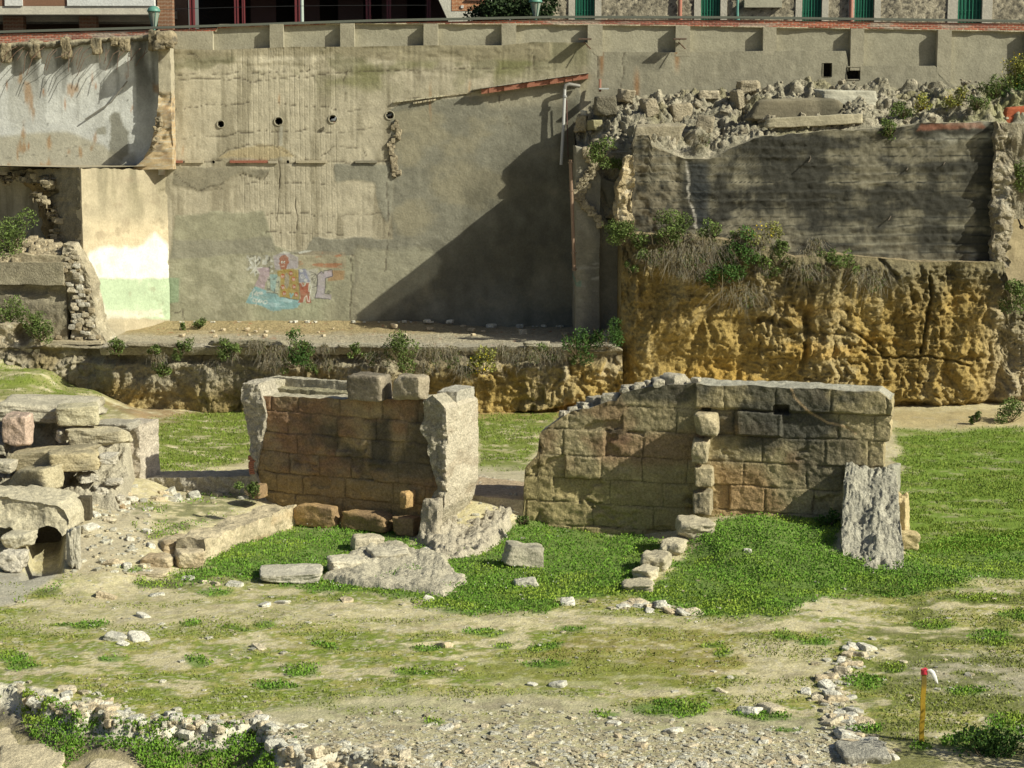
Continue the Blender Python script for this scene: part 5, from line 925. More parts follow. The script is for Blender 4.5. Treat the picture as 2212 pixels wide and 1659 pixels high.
def build_ground():
    X1 = axis(-400, -19.5, 17.5, 400, .055)
    yd = [29.5]
    while yd[-1] < 71.5: yd.append(yd[-1]+max(.045, yd[-1]**2/21200*.8))
    Y1 = np.concatenate([[-60, 0, 15, 22, 25, 27, 28.5, 29.2], yd, [74, 80, 100, 150, 300, 900]])
    X, Y = np.meshgrid(X1, Y1, indexing='ij'); Z = gh(X, Y); Z = np.where(Y > 72, -.3, Z)
    Z = Z+.012*fb(X*7, Y*7, 0, 320, 3)
    qx, qy = proj(np.stack([X, Y, Z], -1)); L, Sp, W, D, T = gmask(qx, qy, X, Y)
    n1 = fb(X*.35, Y*.5, 0, 321, 5); n2 = fb(X*1.4, Y*2.0, 0, 322, 5); n3 = fb(X*5, Y*5, 0, 323, 4); n5 = fb(X*.8, Y*1.6, 0, 324, 5)
    C = np.array((.58, .52, .32))*(1+.12*n1+.12*n3)[..., None]; C = mix(C, (.44, .37, .235), sm(0, .4, n2)*.6)
    fine = fb(X*9, Y*9, 0, 340, 3); moss = sm(-.02, .16, n5*.8+.35*n2+.3*n3+.22*fine+.27)*(1-sm(1545, 1600, qy)*.7); band = spoly(qx, qy+n1*20, [(150, 1270), (700, 1300), (1250, 1325), (1750, 1340), (1800, 1370), (1300, 1350), (1000, 1375), (560, 1340), (100, 1370), (0, 1350)], 16)
    moss = moss*(1-.75*band)*sm(1225, 1290, qy+n1*25); bare = spoly(qx+n2*14, qy+n1*8, [(1590, 1385), (1700, 1382), (1790, 1400), (1800, 1450), (1760, 1500), (1600, 1530), (1560, 1490), (1630, 1450), (1590, 1420)], 10); moss *= 1-.85*bare
    C = mix(C, (.31, .305, .07), moss*.85); C = mix(C, (.18, .25, .035), moss*sm(-.1, .12, n2*.7+.4*n3+.3*fine)*.85); C = mix(C, (.33, .28, .19), sm(.1, .35, fine+.3*n3)*.35); C = mix(C, (.62, .57, .46), sm(.3, .45, fb(X*16, Y*16, 0, 341, 2))*.6)
    C = mix(C, (.30, .23, .07), spoly(qx+n2*14, qy+n1*10, [(1250, 1370), (1590, 1350), (1590, 1400), (1630, 1430), (1500, 1480), (1150, 1480), (1000, 1450), (1180, 1400)], 16)*.55*sm(-.4, .2, n3+n2))
    C = mix(C, (.20, .25, .05), spoly(qx+n2*14, qy+n1*10, [(1000, 1425), (1300, 1420), (1500, 1450), (1450, 1490), (1020, 1480)], 16)*.5)
    # paths of grey fine gravel
    C = mix(C, (.37, .35, .30), spoly(qx+n2*8, qy+n2*5, [(-80, 1240), (40, 1232), (125, 1240), (100, 1262), (40, 1300), (-80, 1330)], 6)*.9); C = mix(C, (.33, .31, .25), spoly(qx+n2*18, qy+n2*8, [(1960, 1430), (2130, 1400), (2300, 1440), (2300, 1540), (2050, 1500), (1930, 1475)], 18)*.6)
    C = mix(C, (.50, .46, .31), spoly(qx+n2*14, qy+n2*8, [(540, 1590), (560, 1540), (800, 1500), (1050, 1490), (1300, 1510), (1800, 1560), (1900, 1680), (540, 1680)], 14)*(.8)*(1-.3*sm(0, .3, n5))); C = mix(C, (.26, .225, .16), spoly(qx, qy, [(560, 1560), (1000, 1500), (1900, 1560), (1900, 1700), (560, 1700)], 14)*sm(.0, .35, n3)*.6)
    C = mix(C, (.24, .23, .09), spoly(qx, qy, [(-80, 770), (140, 770), (240, 850), (300, 900), (-80, 900)], 16)*.75*sm(-.3, .1, n2+n3)); C = mix(C, (.52, .46, .34), spoly(qx, qy, [(150, 1080), (290, 1060), (330, 1120), (300, 1200), (160, 1240), (140, 1150)], 16)*.7)
    rw = spoly(qx+n2*20, qy+n2*8, [(1030, 1000), (1135, 1000), (1135, 1080), (980, 1060)], 8); C = mix(C, (.50, .45, .34), rw*.6)
    C = mix(C, (.29, .19, .10), spoly(qx+n2*16, qy+n2*8, [(225, 870), (480, 880), (1030, 890), (1030, 925), (540, 915), (480, 945), (330, 960), (300, 905)], 9)*.8*sm(-.4, .1, n3+n2)); C = mix(C, (.44, .35, .18), spoly(qx+n2*24, qy+n2*10+n3*5, [(1925, 885), (2300, 885), (2300, 915), (2100, 925), (1930, 925)], 14)*.8)
    C = mix(C, (.44, .26, .09), spoly(qx, qy, [(1028, 888), (1345, 840), (1345, 900), (1028, 910)], 8)*.7)
    G = np.maximum(L, T*.9); C = mix(C, np.array((.12, .21, .035))*(1+.3*n3)[..., None], G*.9); C = mix(C, (.12, .14, .05), Sp*sm(-.3, .2, n2+n3)*.7)
    lg = mix(np.array((.17, .215, .04))*(1+.25*n2)[..., None], (.155, .25, .03), sm(1880, 2000, qx)); C = mix(C, lg, np.clip(W*(sm(-.6, -.1, n2+n3*.7)+.6*sm(1880, 2000, qx)), 0, 1)*.95*(1-.6*sm(330, 240, qx)*sm(-.1, .2, fb(X*1.2, Y*1.2, 0, 345, 4)+.1))); C = mix(C, (.26, .27, .08), W*sm(.2, .5, fb(X*.9, Y*1.5, 0, 331, 4))*.55)
    C = mix(C, (.21, .165, .10), D*.8); C = mix(C, (.33, .27, .18), inpoly(X, Y, DPOLY)*(1-D)*.6); rb = dline(X, Y, RIMW); C = mix(C, np.array((.70, .66, .55))*(1+.3*n3)[..., None], sm(.55, .2, rb+.2*n2)*.85); C = mix(C, (.14, .115, .075), inpoly(X, Y, DPOLY)*sm(.15, .3, rb)*sm(.6, .4, rb)*.7)
    tan = fb(X*2.0, Y*3.4, 0, 333, 4); C = mix(C, (.40, .35, .25), sm(.30, .5, tan)*(1-G)*.45)
    rgt = spoly(qx, qy, [(1850, 1290), (2300, 1240), (2300, 1700), (1900, 1700), (1880, 1480)], 40); C = mix(C, (.17, .18, .06), rgt*sm(-.15, .25, n2+.3*n3)*.75)
    mb = MB(); mb.grid(np.stack([X, Y, Z], -1), C); return tag(mb.build('ground', M_GROUND), kind='structure')
build_ground()
# ================================================================ ashlar ruins
def courses(rows, s0, s1, seed, lmin=.7, lmax=1.5):
    r = np.random.default_rng(seed); B = []
    for k in range(len(rows)+1):
        b = [s0-r.uniform(0, 1)]
        while b[-1] < s1+1: b.append(b[-1]+r.uniform(lmin, lmax))
        B.append(np.array(b))
    R = np.array(rows)
    def f(s, z):
        s = s+.03*fb(s*1.5, z*1.5, 0, seed, 3); z = z+.035*fb(s*1.1, z*1.1, 0, seed+1, 3); k = np.searchsorted(R, z); dist = np.full(s.shape, 9.0); idd = np.zeros(s.shape)
        zz = np.concatenate([[-9], R, [99]]); dz = np.minimum(z-zz[k], zz[k+1]-z)
        for i in range(len(rows)+1):
            m = k == i
            if not m.any(): continue
            j = np.searchsorted(B[i], s[m]); lo = B[i][np.clip(j-1, 0, None)]; hi = B[i][np.clip(j, 0, len(B[i])-1)]
            dist[m] = np.minimum(np.minimum(s[m]-lo, hi-s[m]), 9); rr = _h(j+i*101, j*0+i, j*0, seed); idd[m] = rr
        return np.minimum(dist, dz), idd
    return f
def ash_front(cf, seed, depth=.05, rough=.04):
    def f(s, z):
        d, i = cf(s, z); i2 = (i*7.13) % 1
        return -depth*.7*sm(.03, .0, d)*sm(-.5, .1, fb(s*1.5, z*1.5, 0, seed+8, 3))+.03*(i-.5)+.004*sm(0, .05, d)+rough*.6*fb(s*1.6, z*2.6, i, seed, 5, .6)+rough*.7*fb(s*7, z*9, 0, seed+2, 4, .6)-.08*sm(.2, .35, fb(s*1.3, z*1.9, 0, seed+4, 5))*(i2 > .5)
    return f
R1 = Wall(-2.19, 48.3, 26); s1q = lambda q, y=1000: R1.sz(q, y)[0]; z1q = lambda q, y: R1.sz(q, y)[1]
rows1 = [.2, .71, 1.21, 1.74, 2.26, 2.8, 3.33]; c1 = courses(rows1, -6, 2, 5)
def r1_color(s, d, z, P, fl):
    qx, qy = proj(P); dd, i = c1(s, z); i2 = (i*9.7) % 1; n1 = fb(s*.8, z*.8, 0, 401, 5); n2 = fb(s*3, z*3, d*3+.1, 402, 4); st = fb(s*.8, z*3.2, 0, 406, 4)
    C = np.array((.38, .29, .175))*(.90+.2*i)[..., None]; C = mix(C, (.31, .17, .10), sm(-.1, .4, fb(s*.9, z*1.1, 0, 407, 4)+.5*(i2-.5))*.7); C = mix(C, (.40, .29, .14), sm(1.6, .9, z+.3*n1)); C = mix(C, (.13, .11, .08), sm(-.1, .35, n1+.35*n2)*.85*sm(.8, 1.8, z)); C = mix(C, (.08, .075, .065), spoly(qx+n2*9, qy, [(800, 900), (845, 900), (845, 1010), (800, 1010)], 12)*.8)
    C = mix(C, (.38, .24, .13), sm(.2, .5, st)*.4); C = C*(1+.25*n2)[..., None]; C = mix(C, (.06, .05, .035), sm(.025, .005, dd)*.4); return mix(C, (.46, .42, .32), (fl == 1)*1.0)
rw1 = thing('ashlar_wall', 'ruined ashlar wall of dark reddish sandstone blocks standing between two rough concrete piers', 'ruined wall', loc=(-4.3, 49.3, .3))
def bot1(s): return np.interp(s, [s1q(550), s1q(640, 1100), s1q(760, 1160), s1q(930, 1170)], [z1q(550, 1060), z1q(640, 1120)-.1, -.35, -.4])
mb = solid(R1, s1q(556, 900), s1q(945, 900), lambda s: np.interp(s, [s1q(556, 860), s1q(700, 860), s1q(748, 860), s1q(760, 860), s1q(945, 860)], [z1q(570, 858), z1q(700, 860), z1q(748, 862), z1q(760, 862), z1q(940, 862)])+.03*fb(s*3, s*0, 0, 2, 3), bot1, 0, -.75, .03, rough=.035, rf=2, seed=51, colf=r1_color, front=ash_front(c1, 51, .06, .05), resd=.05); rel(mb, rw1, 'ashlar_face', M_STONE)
# footing blocks of yellow stone standing proud at the foot
def agg_color(base=(.47, .43, .35), dark=(.25, .22, .17)):
    def f(s, d, z, P, fl):
        f1, f2, idd = worley(P[..., 0]*16+P[..., 1]*9, P[..., 2]*16+P[..., 1]*8, 61); n = fb(P[..., 0]*1.5, P[..., 2]*1.5, P[..., 1]*1.5, 62, 4)
        C = np.asarray(base)*(.85+.3*idd)[..., None]*(1+.18*n)[..., None]; return mix(C, dark, sm(.16, .02, f2-f1)*.3)
    return f
def agg_front(seed, amp=.04):
    def f(s, z):
        return amp*1.6*(bil(s*3, z*3, 0, seed, 5, .65)-.5)+amp*1.4*fb(s*1.6, z*1.6, 0, seed+1, 4)
    return f
# left rough pier
LP = Wall(*R1.P(s1q(527, 900), 0.0, 0)[:2], 24); lz = lambda y: LP.sz(545, y)[1]; lsx = lambda q: LP.sz(q, 900)[0]
mb = solid(LP, lsx(527), lsx(572), lz(826), lz(1082), .12, -.9, .03, rough=.07, rf=2.2, seed=52, colf=agg_color(), front=agg_front(52, .06), s1f=lambda z: np.interp(z, [lz(1080), lz(1020), lz(960), lz(900), lz(860), lz(830)], [.05, -.22, -.05, .12, .05, -.08]), s0f=lambda z: np.interp(z, [lz(1080), lz(1050), lz(985), lz(900), lz(826)], [.15, .25, .25, .05, .08]), resd=.04); rel(mb, rw1, 'concrete_pier', M_AGG)
mb = MB()
for i in range(9):
    c = R1.P(s1q(549, 1000)+rng.normal(0, .02), .10, z1q(543, 985+i*4.3)); mb.box((c[0]-.07, c[1]-.08, c[2]-.022), (c[0]+.07, c[1]+.12, c[2]+.022), (.38, .17, .11))
rel(mb, rw1, 'red_bricks', M_BRICK)
# top rim: thin curb behind a gravel filled core
def rimtop(s0, s1, d0, d1, zt, nm, colf, seed):
    mb = solid(R1, s0, s1, zt, lambda s: np.full(np.shape(s), z1q(640, 870)-.5), d0, d1, .04, rough=.04, rf=2.5, seed=seed, colf=colf, resd=.04); rel(mb, rw1, nm, M_AGG)
zr = z1q(640, 858); rimtop(s1q(560, 850), s1q(760, 850), -.7, -1.2, zr+.08, 'gravel_core', agg_color((.36, .33, .22), (.2, .18, .12)), 53)
rimtop(s1q(536, 850), s1q(765, 850)+.2, -1.15, -1.45, zr+.28, 'concrete_rim', agg_color((.50, .46, .36)), 54)
rimtop(s1q(527, 850), s1q(556, 850)+.1, -.6, -1.45, zr+.26, 'concrete_rim', agg_color((.50, .46, .36)), 55)
# right pier: rough broken front and a smooth sunlit side
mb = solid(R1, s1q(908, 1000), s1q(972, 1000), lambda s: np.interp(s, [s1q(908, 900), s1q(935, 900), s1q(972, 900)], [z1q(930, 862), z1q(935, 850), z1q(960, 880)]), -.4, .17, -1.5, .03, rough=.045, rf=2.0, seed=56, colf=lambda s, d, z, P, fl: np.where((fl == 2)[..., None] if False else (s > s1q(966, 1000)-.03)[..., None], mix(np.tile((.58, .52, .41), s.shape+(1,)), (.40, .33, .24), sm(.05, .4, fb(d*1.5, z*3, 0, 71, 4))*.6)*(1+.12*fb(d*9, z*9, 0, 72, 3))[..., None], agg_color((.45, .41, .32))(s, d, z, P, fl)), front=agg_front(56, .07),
    s0f=lambda z: np.interp(z, [0, .5, 1.2, 2.2, 2.7, 3.3], [.0, .1, .55, .30, .12, .2])+.06*fb(z*3, z*0, 0, 3, 3), s1f=lambda z: np.interp(z, [0, .3, .8, 1.2], [-.25, -.3, -.1, 0]), resd=.04); rel(mb, rw1, 'concrete_pier', M_AGG)
mb = solid(R1, s1q(925, 900), s1q(975, 900)-.1, z1q(950, 850), z1q(950, 880), -.5, -1.4, .04, rough=.06, seed=57, colf=agg_color((.50, .47, .40)), resd=.04); rel(mb, rw1, 'pier_top', M_AGG)
# cap blocks
place_stone('cap_block', 'long rounded cap block lying on top of the reddish ashlar wall', 'stone block', (748, 804, 853, 866), 48.9, .7, (.34, .29, .22), yaw=24, seed=901, cuts=3, boxy=.97, dark=(.16, .14, .11), rough=.04)
place_stone('cap_block', 'shorter rounded cap block beside the long one at the right end of the reddish wall', 'stone block', (846, 806, 930, 868), 48.4, .65, (.36, .31, .23), yaw=24, seed=902, cuts=5, boxy=.95, dark=(.18, .15, .11), rough=.06)
for b, Y, sd, lab in (((632, 1085, 738, 1142), 48.9, 911, 'golden footing block at the left foot of the reddish wall'), ((740, 1098, 850, 1150), 48.5, 912, 'golden footing block with a worn corner in the middle of the reddish wall foot'), ((845, 1110, 912, 1160), 48.1, 913, 'brown footing block at the right foot of the reddish wall'), ((862, 1055, 898, 1102), 48.15, 914, 'small upright ochre stone wedged against the lower right of the reddish wall'), ((540, 1040, 580, 1080), 49.6, 915, 'tapering ochre corner stone under the left rough pier')):
    place_stone('footing_block', lab, 'stone block', b, Y, .5, (.46, .31, .15), yaw=24, seed=sd, cuts=5, boxy=.95, dark=(.26, .18, .11), rough=.08)
# ---- right ashlar wall
R2 = Wall(3.71, 48.0, 14); s2q = lambda q, y=1000: R2.sz(q, y)[0]; z2q = lambda q, y: R2.sz(q, y)[1]
rows2 = [.16, .75, 1.35, 1.95, 2.58, 3.2]; c2 = courses(rows2, -5, 7, 9, .8, 1.7)
T2 = [(1131, 1060), (1134, 1012), (1160, 985), (1166, 935), (1200, 908), (1236, 890), (1330, 868), (1340, 850), (1400, 834), (1470, 832), (1500, 826), (1530, 832), (1760, 836), (1768, 838), (1890, 845), (1912, 862)]
top2 = R2.prof(T2)
def r2_color(s, d, z, P, fl):
    qx, qy = proj(P); dd, i = c2(s, z); i2 = (i*9.7) % 1; n1 = fb(s*.6, z*.8, 0, 421, 5); n2 = fb(s*3, z*3, d*3+.1, 422, 4); n3 = fb(s*.5, z*2.5, 0, 423, 4)
    C = np.array((.39, .33, .20))*(.90+.2*i)[..., None]; C = mix(C, (.28, .17, .10), sm(.0, .4, fb(s*.9, z*1.1, 0, 427, 4)+.3*(i2-.5))*.6*sm(1.2, 1.8, z)); C = mix(C, (.37, .31, .16), sm(2.0, 1.2, z+.3*n1)*sm(1600, 1480, qx)); C = mix(C, (.40, .21, .09), spoly(qx+n2*9, qy+n2*9, [(1540, 1000), (1640, 1010), (1700, 1100), (1640, 1120), (1545, 1112)], 24)*.5)
    C = mix(C, (.075, .075, .065), sm(-.1, .35, n1+.4*n3+.35*n2+.25*(z-2.6))*.85); C = mix(C, (.07, .07, .065), spoly(qx+n2*12, qy+n2*9, [(1600, 880), (1790, 880), (1860, 960), (1850, 1060), (1740, 1050), (1700, 960)], 20)*.6); C = mix(C, (.28, .15, .09), spoly(qx+n2*9, qy, [(1260, 945), (1520, 930), (1520, 1000), (1300, 1005)], 14)*.5)
    C = C*(1+.25*n2)[..., None]; C = mix(C, (.05, .045, .03), sm(.022, .004, dd)*.5); ck = dline(qx+n2*5, qy+n2*4, [(1508, 868), (1545, 930), (1560, 965), (1640, 990)]); C = mix(C, (.50, .36, .22), sm(3.2, 1.2, dline(qx+n2*5, qy+n2*4, [(1708, 836), (1716, 858), (1745, 888), (1790, 915), (1830, 922), (1850, 938)]))*.9)
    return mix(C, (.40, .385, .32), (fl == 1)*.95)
HX = [(1688, 885, 15, 10), (1524, 888, 9, 7)]
def r2_front(s, z):
    f = ash_front(c2, 61, .05, .035)(s, z); 
    for q, y, a, b in HX:
        cs, cz = R2.sz(q, y); f = f-.3*sm(1.15, .9, np.maximum(np.abs(s-cs)/(a*.0111), np.abs(z-cz)/(b*.0111)))
    f = f+.12*sm(.02, -.02, np.maximum(np.abs(s-R2.sz(1640, 915)[0])-.55, np.abs(z-R2.sz(1640, 915)[1])-.29))
    return f+.10*sm(3.22, 3.26, z)*(s > s2q(1500))
rw2 = thing('ashlar_wall', 'longer ruined ashlar wall with blackened top course and olive lower courses at the right', 'ruined wall', loc=(4.5, 47.6, .3))
def bot2(s): return np.interp(s, [s2q(1500)-.3, s2q(1550), s2q(1905)-.01, s2q(1906)], [-.4, .3, .3, .3])
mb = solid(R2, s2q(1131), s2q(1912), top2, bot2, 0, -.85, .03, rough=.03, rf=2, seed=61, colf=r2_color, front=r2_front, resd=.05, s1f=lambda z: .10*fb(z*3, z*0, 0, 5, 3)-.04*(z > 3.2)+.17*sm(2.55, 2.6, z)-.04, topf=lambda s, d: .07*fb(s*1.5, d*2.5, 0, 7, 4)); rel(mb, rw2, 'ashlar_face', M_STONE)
# stub of the cross wall: stacked protruding stones
for b, sd, lab in (((1497, 884, 1556, 944), 931, 'squared dark stone jutting out at the top of the cross wall stub'), ((1490, 942, 1536, 1002), 932, 'rough broken stone second from the top of the cross wall stub'), ((1498, 1000, 1547, 1054), 933, 'pale faced stone third from the top of the cross wall stub'), ((1490, 1052, 1545, 1112), 934, 'rough grey stone at the foot of the cross wall stub')):
    place_stone('cross_wall_stone', lab, 'stone block', b, 47.55, .75, (.42, .36, .24), yaw=10, seed=sd, cuts=4, boxy=.97, dark=(.22, .2, .15), rough=.07 if sd % 2 == 0 else .04)
for b, Y, d, sd, lab in (((1460, 1106, 1540, 1164), None, 1.2, 941, 'pale block nearest the stub in the low cross wall'), ((1416, 1146, 1502, 1200), None, 1.2, 942, 'second pale block of the low cross wall'), ((1376, 1180, 1456, 1236), None, 1.0, 943, 'third pale block of the low cross wall'), ((1340, 1242, 1416, 1280), None, .8, 944, 'flat front stone ending the low cross wall'), ((1358, 1212, 1432, 1256), None, .8, 945, 'small pale stone near the front of the low cross wall')):
    place_stone('cross_wall_block', lab, 'stone block', b, Y, d, (.50, .45, .33), yaw=rng.uniform(-5, 25), seed=sd, cuts=9, boxy=.9, rough=.09, sink=.04)
# ---- sloping rubble buttress at the right end
BZ = Wall(7.55, 47.0, 12)
def bz_top(s, d): return np.interp(d, [0, .5, 1.4, 2.4, 3.2], [1.95, 1.70, 1.10, .45, .05])
def slope_pier():
    mb = MB(); c0 = R2.sz(1842, 1040)[0]; W = R2; sA, sB = s2q(1818, 1100), s2q(1932, 1100)
    a = np.linspace(0, 1, 70); dd = np.linspace(.02, 3.3, 110); A, D = np.meshgrid(a, dd, indexing='ij'); w = np.interp(D, [0, .6, 1.6, 3.3], [0, 0, .1, .25]); s = sA+.18*(D < 9)*np.interp(D, [0, 1.2, 2.4, 3.3], [.4, -.2, -.6, .2])+(sB-sA+.18*np.interp(D, [0, 1.2, 2.4, 3.3], [-.4, .2, .9, -.4]))*A
    idd = .5+.5*fb(s*5, D*5, 0, 77, 3); s = s+.13*D; zt = bz_top(s, D)+.34*(bil(s*1.3, D*1.3, 0, 72, 6, .62)-.45)+.08*fb(s*2, D*2, 0, 73, 4)
    P = W.P(s, D, zt); P = P+rdisp(P, .05, 3, 74); C = agg_color((.42, .40, .33), (.2, .19, .16))(s, D, zt, P, 0); C = mix(C, (.52, .50, .42), sm(.6, .8, idd)*.6); mb.grid(P, C)
    for e in (0, -1):
        zz = np.linspace(1, 0, 30); base = P[e]; G = base[None].repeat(30, 0).copy(); G[..., 2] = -.3+(base[None, :, 2]+.3)*zz[:, None]; q = rdisp(G, .10, 3, 75)*(1-zz**20)[:, None, None]; G = G+q; mb.grid(G if e else G[::-1], agg_color((.46, .42, .33))(0, 0, 0, G if e else G[::-1], 0))
    base = P[:, -1]; zz = np.linspace(1, 0, 12); G = base[None].repeat(12, 0).copy(); G[..., 2] = -.3+(base[None, :, 2]+.3)*zz[:, None]; G[..., 1] -= (1-zz)[:, None]*.2; mb.grid(G, (.42, .40, .34))
    return mb
tag(slope_pier().build('rubble_buttress', M_AGG), 'sloping grey rubble buttress running forward from the right end of the right ashlar wall', 'ruined wall')
place_stone('end_pier', 'squared pale block standing behind the grey sloping buttress', 'stone block', (1910, 998, 1951, 1085), 46.9, .6, (.36, .35, .29), yaw=20, seed=951, cuts=2, boxy=.98, rough=.03)
place_stone('end_pier', 'lumpy cream stone pier with a splayed foot at the far right end of the ruin', 'stone block', (1920, 1065, 1972, 1195), 46.4, .7, (.52, .42, .24), yaw=20, seed=952, cuts=7, boxy=.92, rough=.07, n=30, tilt=6)
place_stone('splayed_foot', 'ochre stone at the splayed foot of the end pier in the grass', 'stone block', (1930, 1140, 1984, 1192), 45.9, .6, (.46, .38, .22), seed=953, cuts=8, boxy=.88, rough=.1)
# rubble and grass on top of the stepped left shoulder
for i in range(44):
    q = rng.uniform(1200, 1500); s = s2q(q, 860); r0 = rng.uniform(.05, .14); 
    if i < 7: r0 = .14+.02*i
    mb = MB()
    for G in stone(960+i, 8, 8, .9, .07): mb.grid(G*np.array((r0*1.2, r0, r0*.7)), stone_color(G, 960+i, (.47, .43, .35), .3))
    o = mb.build('loose_stone', M_RUB); d = -rng.uniform(.1, .75); p = R2.P(s, d, float(top2(s))+r0*.3); o.location = p; o.rotation_euler = (0, 0, rng.uniform(0, 6)); tag(o, 'small pale stone lying on the stepped top of the right ashlar wall', 'stone', 'stones on the stepped wall top')
# ---- threshold slab and rubble ramp between the two walls
a, b, c, d = PZ(968, 1062, .75), PZ(1028, 1030, .75), PZ(1150, 1042, .75), PZ(1130, 1082, .72)
mb = MB(); n = 60; u = np.linspace(0, 1, n); v = np.linspace(0, 1, n); U, V = np.meshgrid(u, v, indexing='ij'); A_, B_, C_, D_ = map(np.array, (a, b, c, d)); P = (A_*(1-U[..., None])+D_*U[..., None])*(1-V[..., None])+(B_*(1-U[..., None])+C_*U[..., None])*V[..., None]
st = np.abs((V*11+.3*fb(U*4, V*4, 0, 3, 2)) % 1-.5); P[..., 2] -= .02*sm(.38, .5, st); P[..., 2] += .02*fb(U*6, V*6, 0, 4, 3); C = mix(np.tile((.46, .36, .25), U.shape+(1,))*(1+.15*fb(U*9, V*9, 0, 5, 3))[..., None], (.28, .21, .14), sm(.3, .5, st)*.5); mb.grid(P, C)
e = P[:, 0]; mb.grid(np.stack([e-np.array((0, 0, .9)), e], 1), (.38, .33, .25)); tag(mb.build('threshold', M_STONE), 'ribbed brown threshold slab in the gap between the two ruined walls', 'threshold')
def heap(name, label, poly, zt, zlo, seed, col, amp=.12, sc=4.0, cat='rubble', m=M_AGG):
    """a mound of cemented rubble whose outline on the ground is poly (picture units, at height zlo); zt: list of (qx,qy,z)"""
    W = np.array([PZ(x, y, zlo)[:2] for x, y in poly]); lo = W.min(0)-.1; hi = W.max(0)+.1; X, Y = np.meshgrid(np.arange(lo[0], hi[0], .032), np.arange(lo[1], hi[1], .032), indexing='ij')
    wx = X+.10*fb(X*2.5, Y*2.5, 0, seed, 3); wy = Y+.10*fb(X*2.5, Y*2.5, 0, seed+1, 3); i = inpoly(wx, wy, W.tolist()); dd = dline(wx, wy, W.tolist()+[W[0].tolist()]); sd = np.where(i, dd, -dd)
    n = np.zeros(X.shape); dn = n.copy()
    for qx, qy, z in zt:
        x, y, _ = PZ(qx, qy, z); w_ = 1/((X-x)**2+(Y-y)**2+.03)**1.5; n += w_*z; dn += w_
    bb = bil(X*sc*.35, Y*sc*.35, 0, seed+2, 5, .62); idd = .5+.5*fb(X*sc, Y*sc, 0, seed+9, 4); H = n/dn+amp*2.2*(bb-.45)+amp*.45*(bil(X*sc*1.6, Y*sc*1.6, 0, seed+12, 3, .7)-.5)+amp*.9*fb(X*1.8, Y*1.8, 0, seed+3, 4); H = np.maximum(H, zlo+.03)
    g = gh(X, Y)-.06; Z = np.minimum(g, zlo)+(H-np.minimum(g, zlo))*sm(-.05, .14, sd)**.7; C = np.asarray(col)*(.8+.4*idd)[..., None]*(1+.2*fb(X*3, Y*3, 0, seed+4, 4))[..., None]; C = mix(C, np.asarray(col)*.6, sm(.25, .08, bb)*.7)
    idx = np.arange(X.size).reshape(X.shape); F = np.stack([idx[:-1,:-1], idx[1:,:-1], idx[1:,1:], idx[:-1,1:]], -1).reshape(-1, 4); k = (sd.ravel()[F] > -.10).any(1)
    mb = MB(); mb.add(np.stack([X, Y, Z], -1).reshape(-1, 3), F[k], C.reshape(-1, 3)); return tag(mb.build(name, m), label, cat)
heap('rubble_ramp', 'ramp of pinkish cemented rubble spilling forward from the threshold between the walls', [(900, 1170), (935, 1110), (985, 1088), (1125, 1085), (1128, 1130), (1080, 1170), (1040, 1200), (950, 1212)], [(985, 1075, .62), (1110, 1070, .62), (1060, 1110, .42), (960, 1130, .24), (1090, 1130, .32), (1010, 1160, .2), (1060, 1170, .16), (930, 1175, .15), (990, 1195, .12)], .0, 471, (.50, .45, .355), .16, 3.4)
place_stone('pier_foot', 'broken rough foot of the right concrete pier', 'stone block', (905, 1070, 962, 1172), 47.6, .6, (.46, .41, .32), yaw=20, seed=954, cuts=9, boxy=.88, rough=.12, m=M_AGG, tilt=-8)
# ---- low slab wall in front
heap('slab_wall', 'long low broken slab of grey and cream stone lying in the clover in front of the reddish wall', [(690, 1252), (735, 1215), (800, 1185), (870, 1180), (900, 1200), (960, 1212), (985, 1240), (1010, 1262), (960, 1290), (850, 1275), (760, 1268)], [(710, 1240, .08), (760, 1205, .16), (830, 1190, .20), (890, 1195, .18), (880, 1225, .10), (960, 1235, .14), (900, 1260, .08), (820, 1250, .08), (985, 1262, .05)], 0, 481, (.50, .46, .36), .07, 3.2)
for i, (b, d, yw, lab) in enumerate((((700, 1188, 800, 1240), .7, -28, 'cream ridge stone at the left of the long low slab'), ((790, 1172, 895, 1218), .7, -14, 'ribbed cream ridge stone at the top of the long low slab'), ((880, 1190, 960, 1222), .8, 10, 'weathered stone joining the long low slab to the rubble ramp'), ((905, 1226, 1012, 1262), .9, 14, 'flat pitted stone at the right end of the long low slab'), ((820, 1236, 900, 1266), .7, 0, 'flat pitted stone at the front of the long low slab'))):
    place_stone('slab_stone', lab, 'stone', b, None, d, (.52, .48, .38), yaw=yw, seed=1401+i, cuts=9, boxy=.93, rough=.10, n=30, sink=.06)
place_stone('flat_slab', 'flat grey slab with an undercut edge at the left end of the long low slab wall', 'slab', (553, 1214, 700, 1262), None, 1.1, (.50, .47, .39), yaw=-4, seed=961, cuts=6, boxy=.95, rough=.05, n=30, sink=.02)
place_stone('cut_block', 'small squared block half buried in clover below the reddish wall', 'stone block', (754, 1147, 832, 1190), None, .5, (.50, .45, .34), yaw=-18, seed=962, cuts=2, boxy=.98, rough=.04, sink=.05)
place_stone('ribbed_block', 'tilted grey block with tool grooves lying in the clover between the walls', 'stone block', (1082, 1168, 1180, 1226), None, .55, (.44, .41, .32), yaw=-12, roll=-10, seed=963, cuts=4, boxy=.97, rough=.05, n=34, dark=(.25, .235, .19))
place_stone('flat_stone', 'small white stone in the clover in front of the ribbed block', 'stone', (1108, 1240, 1160, 1270), None, .5, (.52, .50, .42), seed=964, cuts=9, boxy=.88, rough=.1, sink=.05)
